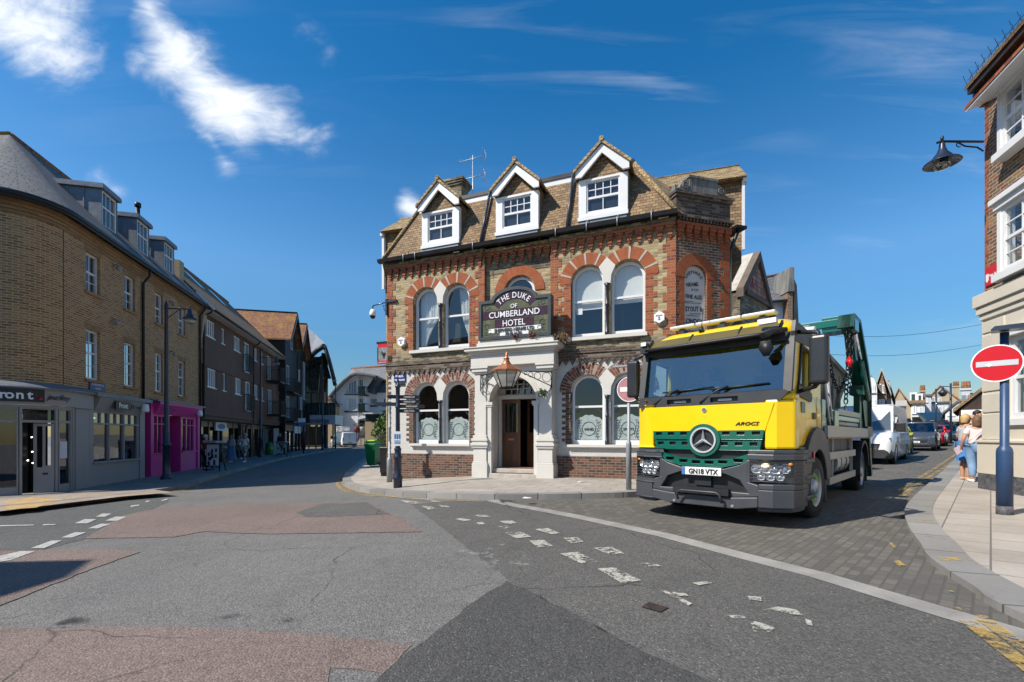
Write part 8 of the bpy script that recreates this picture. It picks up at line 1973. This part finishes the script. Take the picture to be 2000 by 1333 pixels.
def person(label, loc, rz, h=1.65, girth=1., top='cloth_white', legs='denim', hair='hair_brown', hair_len=.12, skin='skin', sleeves='short', arms=None, step=.0, shoes='cloth_black', skirt=None, leg_bare=False, lean=0., group=None, fingers=False, seated=False, turn=0., bald=False, legw=1.):
    p = thing('person', label, 'person', loc, rz, group); k = h/1.65; g = girth
    J = lambda x, y, z, r, r2=None: ((x*k, y*k-(z*k)*lean if not seated else y*k, z*k), r*k, (r2 or r)*k)
    A_ = {-1: ((-.225, .04, 1.12), (-.23, -.06, .89), (-.23, -.09, .82)), 1: ((.225, .04, 1.12), (.23, -.06, .89), (.23, -.09, .82))}
    if arms: A_.update(arms)
    S = {'pelvis': J(0, 0, .93, .135*g, .115*g), 'waist': J(0, 0, 1.07, .125*g, .105*g), 'chest': J(0, 0, 1.26, .15*g, .115*g), 'collar': J(0, .01, 1.39, .10, .08), 'neck': J(0, 0, 1.46, .052), 'jaw': J(0, -.02, 1.53, .062, .075), 'head': J(0, -.005, 1.60, .078, .09), 'crown': J(0, .01, 1.655, .05, .06)}
    E = [('pelvis', 'waist'), ('waist', 'chest'), ('chest', 'collar'), ('collar', 'neck'), ('neck', 'jaw'), ('jaw', 'head'), ('head', 'crown')]
    for s in (-1, 1):
        e, w_, hd = A_[s]
        S[f'sh{s}'] = J(s*.165, .01, 1.375, .062); S[f'el{s}'] = J(*e, .043*g**.5); S[f'wr{s}'] = J(*w_, .029); S[f'ha{s}'] = J(*hd, .03, .022)
        E += [('collar', f'sh{s}'), (f'sh{s}', f'el{s}'), (f'el{s}', f'wr{s}'), (f'wr{s}', f'ha{s}')]
        dv = (Vector(hd)-Vector(w_)).normalized(); sd = dv.cross(Vector((0, 1, 0))); sd = sd.normalized() if sd.length > .1 else Vector((1, 0, 0))
        if fingers:
            for i in range(4):
                b = Vector(hd)+sd*(.022*(i-1.5)); ln_ = (.055, .066, .062, .048)[i]; c1 = b+dv*ln_*.55; c2 = c1+dv*ln_*.4+Vector((0, -.014, 0))
                S[f'f{s}{i}a'] = J(*c1, .0095); S[f'f{s}{i}b'] = J(*c2, .008); E += [(f'ha{s}', f'f{s}{i}a'), (f'f{s}{i}a', f'f{s}{i}b')]
            b = Vector(w_).lerp(Vector(hd), .6)+sd*-.04*s; S[f't{s}'] = J(*b, .011); S[f't{s}b'] = J(*(b+dv*.04), .009); E += [(f'wr{s}', f't{s}'), (f't{s}', f't{s}b')]
        if seated: kn, an, to = (s*.11, -.46, .98), (s*.12, -.5, .55), (s*.12, -.62, .5)
        else: st = step*s; kn, an, to = (s*.095, -.02-st*.5-(.03 if st > 0 else 0), .50), (s*.09, .02-st, .085+(.03 if st < 0 else 0)), (s*.10, -.13-st, .035)
        S[f'hip{s}'] = J(s*.085*g, 0, .88, .095*g*legw); S[f'kn{s}'] = J(*kn, .06*g**.6*legw); S[f'cf{s}'] = J(kn[0]*.5+an[0]*.5, kn[1]*.5+an[1]*.5+.025, kn[2]*.62+an[2]*.38, .056*g**.6*legw); S[f'an{s}'] = J(*an, .04); S[f'to{s}'] = J(*to, .036, .028)
        E += [('pelvis', f'hip{s}'), (f'hip{s}', f'kn{s}'), (f'kn{s}', f'cf{s}'), (f'cf{s}', f'an{s}'), (f'an{s}', f'to{s}')]
    b = skin_mesh('body', S, E, skin, p)
    def sub_(names, grow, mat_, nm, ends=()):
        T = {n: (S[n][0], S[n][1]+grow*k, S[n][2]+grow*k) for n in names}
        for n, (co, r, r2) in ends: T[n] = (co, r, r2)
        ed = [(a, c) for a, c in E if a in T and c in T]
        for n, _ in ends: ed += [(q_, n) for q_ in (n.split('@')[1],)]
        return skin_mesh(nm, T, ed, mat_, p)
    def mid(a, c, f, gr): A0, C0 = Vector(S[a][0]), Vector(S[c][0]); r = S[a][1]*(1-f)+S[c][1]*f+gr*k; return (tuple(A0.lerp(C0, f)), r, r)
    f = .62 if sleeves == 'short' else None
    if sleeves == 'short': sub_(['pelvis', 'waist', 'chest', 'collar', 'sh-1', 'sh1'], .017, top, 'top', [(f'e@sh{s}', mid(f'sh{s}', f'el{s}', .62, .024)) for s in (-1, 1)])
    else: sub_(['pelvis', 'waist', 'chest', 'collar', 'sh-1', 'sh1', 'el-1', 'el1'], .018, top, 'top', [(f'e@el{s}', mid(f'el{s}', f'wr{s}', .85, .014)) for s in (-1, 1)])
    if skirt:
        zt, zb, rt, rb_, mt = skirt; mb = MB(); n = 20; rings = []
        for i in range(5):
            u = i/4; z = zt+(zb-zt)*u; r = rt+(rb_-rt)*u**.8; rings.append([((r*1.08+.012*u*math.sin(5*a))*math.cos(a)*k, (r*.92+.012*u*math.sin(5*a+1))*math.sin(a)*k, z*k) for a in [2*math.pi*j/n for j in range(n)]])
        mb.loft(rings, caps=False); mb.build('skirt', mt, p)
    if not leg_bare: sub_(['pelvis', 'hip-1', 'hip1', 'kn-1', 'kn1', 'cf-1', 'cf1'], .013, legs, 'trousers', [(f'x@cf{s}', mid(f'cf{s}', f'an{s}', .85, .022)) for s in (-1, 1)])
    for s in (-1, 1):
        mb = MB(); a, c = Vector(S[f'an{s}'][0]), Vector(S[f'to{s}'][0]); bk = a+Vector((0, .05*k, -.045*k)); mb.loft([[(q_.x+w_*math.cos(t0), q_.y, q_.z+hh*math.sin(t0)) for t0 in [2*math.pi*j/8 for j in range(8)]] for q_, w_, hh in ((bk, .025*k, .03*k), (bk+Vector((0, -.03, 0)), .042*k, .045*k), (a.lerp(c, .6)+Vector((0, 0, -.012)), .05*k, .042*k), (c+Vector((0, -.02, -.004)), .045*k, .03*k), (c+Vector((0, -.05, -.006)), .02*k, .018*k))]); mb.build('shoe', shoes, p)
    H0 = Vector(S['head'][0]); mb = MB()
    mb.loft([[(H0.x+r*k*math.cos(a), H0.y-.115*k+o*k+.4*r*k*math.sin(a), H0.z+z*k) for a in [0, 1.57, 3.14, 4.71]] for r, z, o in ((.006, .02, .03), (.012, -.015, .016), (.016, -.038, .008), (.008, -.045, .02))]); mb.ball((H0.x, H0.y-.075*k, H0.z-.075*k), (.026*k, .018*k, .009*k), 8, 5)
    for s in (-1, 1): mb.ball((H0.x+s*.086*k, H0.y+.005, H0.z-.02*k), (.014*k, .026*k, .036*k), 6, 5)
    fm = mb.build('face', skin, p); mb = MB()
    for s in (-1, 1): mb.ball((H0.x+s*.032*k, H0.y-.083*k, H0.z+.0*k), (.012*k, .008*k, .008*k), 6, 5)
    mb.build('eyes', 'hair_dark', p)
    if not bald:
        mb = MB(); n = 14; rings = []
        for i in range(9):
            u = i/8; z = .125-u*(.125+hair_len); rr2 = math.sin(min(1, u*1.9+.12)*math.pi/2)*.108-(.02*u if hair_len < .2 else -.015*u)
            rings.append([(H0.x+rr2*k*(1+.06*math.sin(a*3+i))*math.cos(a), H0.y+.02*k+rr2*k*1.08*(max(math.sin(a), -.95+u*1.05 if z < .05 else -1))*(1+.05*math.sin(a*4+i)), H0.z+z*k) for a in [2*math.pi*j/n for j in range(n)]])
        mb.loft(rings, caps=True); mb.build('hair', hair, p)
    return p
fx, fy, fz = foot(1887, 938)
camdir = math.atan2(-fx, fy)
w1 = person('woman with blond bob, grey top and blue skirt standing in profile on the pavement', (fx, fy, fz), R(78), 1.58, 1.28, 'cloth_grey', hair='hair_blond', hair_len=.13, sleeves='short', skirt=(1.02, .50, .165, .20, 'cloth_blue'), leg_bare=True, shoes='sandal', fingers=True, group='people at the right corner',
     arms={-1: ((-.25, .0, 1.12), (-.20, -.2, 1.0), (-.17, -.27, 1.0)), 1: ((.25, .03, 1.12), (.2, -.16, .95), (.17, -.23, .94))})
mb = MB(); mb.loft([[(.23*math.cos(a), .18*math.sin(a)+.03, z) for a in [R(200+280*j/16-40) for j in range(17)]] for z in (.96, .78)], closed=False, caps=False); mb.tube([(-.27, .03, 1.3), (-.3, .06, 1.1), (-.28, .06, .85)], .06, 8); mb.build('jacket', 'denim_pale', w1)
t = thing('handbag', 'black handbag hanging from the blond woman by a long strap', 'bag', (fx, fy, fz), R(78)); mb = MB(); mb.box(.12, -.26, .84, .28, -.12, 1.04); mb.build('bag', 'leather_black', t, bevel=.02); mb = MB(); mb.tube([(.2, -.19, 1.03), (.1, -.16, 1.2), (-.06, -.06, 1.39), (-.12, .1, 1.3)], .012, 5); mb.build('strap', 'leather_black', t)
t = thing('pink_purse', 'small pink purse held by the blond woman', 'purse', (fx, fy, fz), R(78)); mb = MB(); mb.box(-.23, -.34, .92, -.1, -.26, 1.0); mb.build('purse', 'shop_pink', t, bevel=.02)
gx_, gy_, gz_ = foot(1907.5, 942)
w2 = person('woman with curly brown hair in pink striped top and jeans turned away', (gx_, gy_, gz_), R(156), 1.52, 1.3, 'stripe_top', 'denim_pale', 'hair_brown', .17, sleeves='short', shoes='cloth_white', fingers=True, group='people at the right corner', legw=1.12,
     arms={1: ((.27, .02, 1.1), (.27, -.1, .86), (.26, -.15, .79)), -1: ((-.24, .0, 1.1), (-.2, -.18, .98), (-.16, -.24, .96))})
t = thing('magazine', 'rolled pink magazine in the hand of the woman in jeans', 'magazine', (gx_, gy_, gz_), R(156)); mb = MB(); mb.at((.27, -.17, .76), R(20), R(35)); mb.box(-.01, -.09, -.1, .012, .07, .08); mb.build('pages', 'magazine', t)
t = thing('shoulder_strap', 'white bag strap across the back of the pink striped top', 'strap', (gx_, gy_, gz_), R(156)); mb = MB(); mb.tube([(-.15, .06, 1.36), (-.02, .175, 1.22), (.14, .19, 1.05), (.2, .14, .97)], .013, 5); mb.build('strap', 'cloth_white', t)
x, y, z = foot(1898, 924); person('bald man in white shirt half hidden between the two women', (x, y, z), R(0), 1.66, 1.1, 'cloth_white', 'cloth_black', bald=True, skin='skin', group='people at the right corner')
x, y, z = foot(1910, 918); person('dark haired person standing behind the woman in the striped top', (x, y, z), R(30), 1.76, 1.0, 'cloth_black', 'cloth_black', 'hair_dark', .06, group='people at the right corner')
LG = 'shoppers on the left pavement'
x, y, z = foot(402, 919); person('grey haired person in dark red top seen from behind by a display stand', (x, y, z), R(165), 1.62, 1.08, 'cloth_red', 'cloth_black', 'hair_grey', .05, group=LG)
t = thing('shoulder_bag', 'cream cloth bag on the back of the person in red', 'bag', (x+.22, y-.14, z)); mb = MB(); mb.box(-.12, -.06, .72, .12, .06, 1.0); mb.tube([(-.08, 0, 1.0), (-.04, 0, 1.33), (.06, 0, 1.0)], .015, 5); mb.build('bag', 'paper', t, bevel=.02)
x, y, z = foot(452, 903); person('woman in pale lilac cardigan and long blue skirt walking towards the camera', (x, y, z), R(-18), 1.62, 1.08, 'cloth_lilac', 'denim', 'hair_brown', .1, sleeves='long', step=.1, skirt=(1.0, .15, .17, .30, 'denim'), shoes='cloth_white', group=LG, skin='skin_tan')
x, y, z = foot(467, 897.5); person('woman in white top and black trousers walking just behind the others', (x, y, z), R(-18), 1.6, 1.0, 'cloth_white', 'cloth_black', 'hair_dark', .1, step=-.12, shoes='cloth_white', group=LG, skin='skin_tan')
x, y, z = foot(478.5, 903); person('white haired woman in white T-shirt and black and white patterned trousers', (x, y, z), R(-14), 1.66, 1.15, 'cloth_white', 'print_cloth', 'hair_grey', .04, step=.12, shoes='cloth_white', group=LG, skin='skin_tan', legw=1.15)
t = thing('green_handbag', 'olive green handbag carried by the white haired woman', 'bag', (x-.36, y-.1, z)); mb = MB(); mb.box(-.1, -.12, .72, .1, .12, .98); mb.tube([(0, -.08, .98), (.1, 0, 1.3), (0, .08, .98)], .015, 5); mb.build('bag', 'leaf_olive', t, bevel=.03)
x, y, z = foot(547, 888); person('person in black standing in the dark shop doorway', (x, y, z), R(-10), 1.72, 1.1, 'cloth_black', 'cloth_black', 'hair_dark', .05, sleeves='long', group=LG)
dr = (TX0+.713*-.5+.701*1.46, TY0-.701*-.5+.713*1.46, .09+.87); person('driver in pale shirt behind the lorry windscreen', dr, TRA, 1.68, 1.05, 'cloth_grey', 'cloth_black', 'hair_grey', .05, seated=True, arms={-1: ((-.26, -.2, 1.12), (-.17, -.46, 1.2), (-.14, -.54, 1.22)), 1: ((.26, -.2, 1.12), (.17, -.46, 1.2), (.14, -.54, 1.22))})
# ------------------------------------------------------------------ things on the left pavement
def rack(label, px, py, w_, h, rz):
    x, y, z = foot(px, py); t = thing('display_stand', label, 'display stand', (x, y, z), rz, 'display stands on the left pavement')
    mb = MB(); mb.box(-w_/2, -.05, .28, w_/2, 0, h*.86); pn_ = mb.build('panel', 'paper', t)
    mb = MB()
    for s in (-1, 1): mb.tube([(s*(w_/2+.02), -.02, 0), (s*(w_/2+.02), -.02, h)], .025, 6); mb.tube([(s*(w_/2+.02), .35, 0), (s*(w_/2+.02), .02, h*.8)], .02, 6)
    for zz in (.2, h*.88): mb.tube([(-w_/2-.02, -.02, zz), (w_/2+.02, -.02, zz)], .025, 6)
    mb.build('frame', 'black_iron', t); mb = MB(); mb.box(-w_/2-.05, -.25, h*.9, w_/2+.05, .2, h*.98); mb.build('top_board', 'shop_grey', t, bevel=.03)
    mb = MB(); rnd = random.Random(px)
    for i in range(14): a = rnd.uniform(-w_/2+.1, w_/2-.1); b = rnd.uniform(.35, h*.8); mb.box(a-.05, -.06, b-.1, a+.05, -.05, b+.06)
    mb.build('print', 'trim_grey', pn_)
rack('tall display stand with grey top on the kerb beside the person in red', 417, 921, .62, 1.42, R(-10)); rack('smaller display stand outside the black boarded shop', 551, 893, .8, 1.15, R(-12))
x, y, z = foot(351, 914); t = thing('dress_form', 'blue dress on a wooden tailor stand outside the pink shop', 'dress stand', (x, y, z), R(20))
mb = MB(); n = 18; mb.loft([[(a*math.cos(q_), b*math.sin(q_), zz) for q_ in [2*math.pi*j/n for j in range(n)]] for a, b, zz in ((.05, .05, 1.5), (.19, .09, 1.46), (.22, .12, 1.35), (.2, .13, 1.2), (.16, .12, 1.05), (.22, .17, .85), (.3, .24, .55))], caps=False)
for s in (-1, 1): mb.tube([(s*.17, 0, 1.43), (s*.28, 0, 1.25), (s*.3, 0, 1.1)], [.07, .075, .07], 8)
mb.build('dress', 'cloth_blue' if 0 else 'denim', t); mb = MB(); mb.cyl((0, 0, .1), (0, 0, .6), .03, n=6); mb.lathe([(.05, 1.5), (.05, 1.62), (.03, 1.66), (.0, 1.68)], n=8)
for k in range(3): a = 2.1*k; mb.tube([(0, 0, .15), (.3*math.cos(a), .3*math.sin(a), 0)], .03, 5)
mb.build('stand', 'pale_timber', t)
for px, py, l in ((341, 921, 'clipped round shrub in pink pot left of the blue dress'), (364, 912, 'clipped round shrub in pink pot right of the blue dress')):
    x, y, z = foot(px, py); t = thing('potted_shrub', l, 'potted plant', (x, y+.15, z), 0, 'potted shrubs at the pink shop')
    mb = MB(); mb.lathe([(.18, 0), (.27, .26), (.29, .26), (.29, .3)], n=14); mb.build('pot', 'shop_pink', t); mb = MB(); mb.cyl((0, 0, .25), (0, 0, .75), .02, n=6); mb.build('stem', 'dry_stem', t); mb = MB(); leaf_mass(mb, random.Random(px), (0, 0, .95), (.27, .27, .27), 420, .06); mb.build('foliage', 'leaf_dark', t)
x, y, z = foot(526, 889); t = thing('green_bin', 'rounded green plastic bin beside the lamp column on left pavement', 'bin', (x, y, z)); mb = MB(); mb.lathe([(.24, 0), (.27, .1), (.27, .75), (.25, .9), (.15, 1.0), (0, 1.04)], n=14); mb.build('body', 'bin_green_dark', t); mb = MB(); mb.box(.1, -.28, .45, .33, -.1, .6); mb.build('slot', 'bin_lime', t)
x, y, z = foot(513, 887); t = thing('sign_board', 'white house shaped board with dark print on the left pavement', 'sign', (x, y, z)); mb = MB(); mb.prism([(-.28, .25), (.28, .25), (.28, .75), (0, .98), (-.28, .75)], 'y', -.03, .0); mb.build('board', 'sign_white', t); mb = MB(); mb.box(-.16, -.036, .35, .14, -.03, .5); mb.box(-.1, -.036, .55, .12, -.03, .72); mb.build('print', 'sign_black', t); mb = MB(); mb.box(-.25, .0, 0, -.2, .3, .3).box(.2, .0, 0, .25, .3, .3); mb.build('feet', 'black_iron', t)
x, y, z = foot(541, 888); t = thing('white_board', 'white leaning board in front of the black shop', 'board', (x, y, z)); mb = MB(); mb.prism([(-.3, 0), (.28, 0), (.18, .7), (.0, .95), (-.2, .6)], 'y', -.03, .02); mb.build('board', 'sign_white', t)
rnd = random.Random(11)
for px, py in ((1133, 943), (1029, 974)):
    x, y = gp(px, py, .12); t = thing('paper_litter', 'scrap of white paper on the pale pavement '+('before the right windows' if px > 1100 else 'near the kerb'), 'litter', (x, y, G(x, y)+.125)); mb = MB(); mb.poly([(-.09, -.05, .004), (.07, -.06, .01), (.1, .05, .004), (-.05, .06, .02)]); mb.box(-.02, -.02, 0, .03, .02, .012); mb.build('paper', 'sign_white', t)
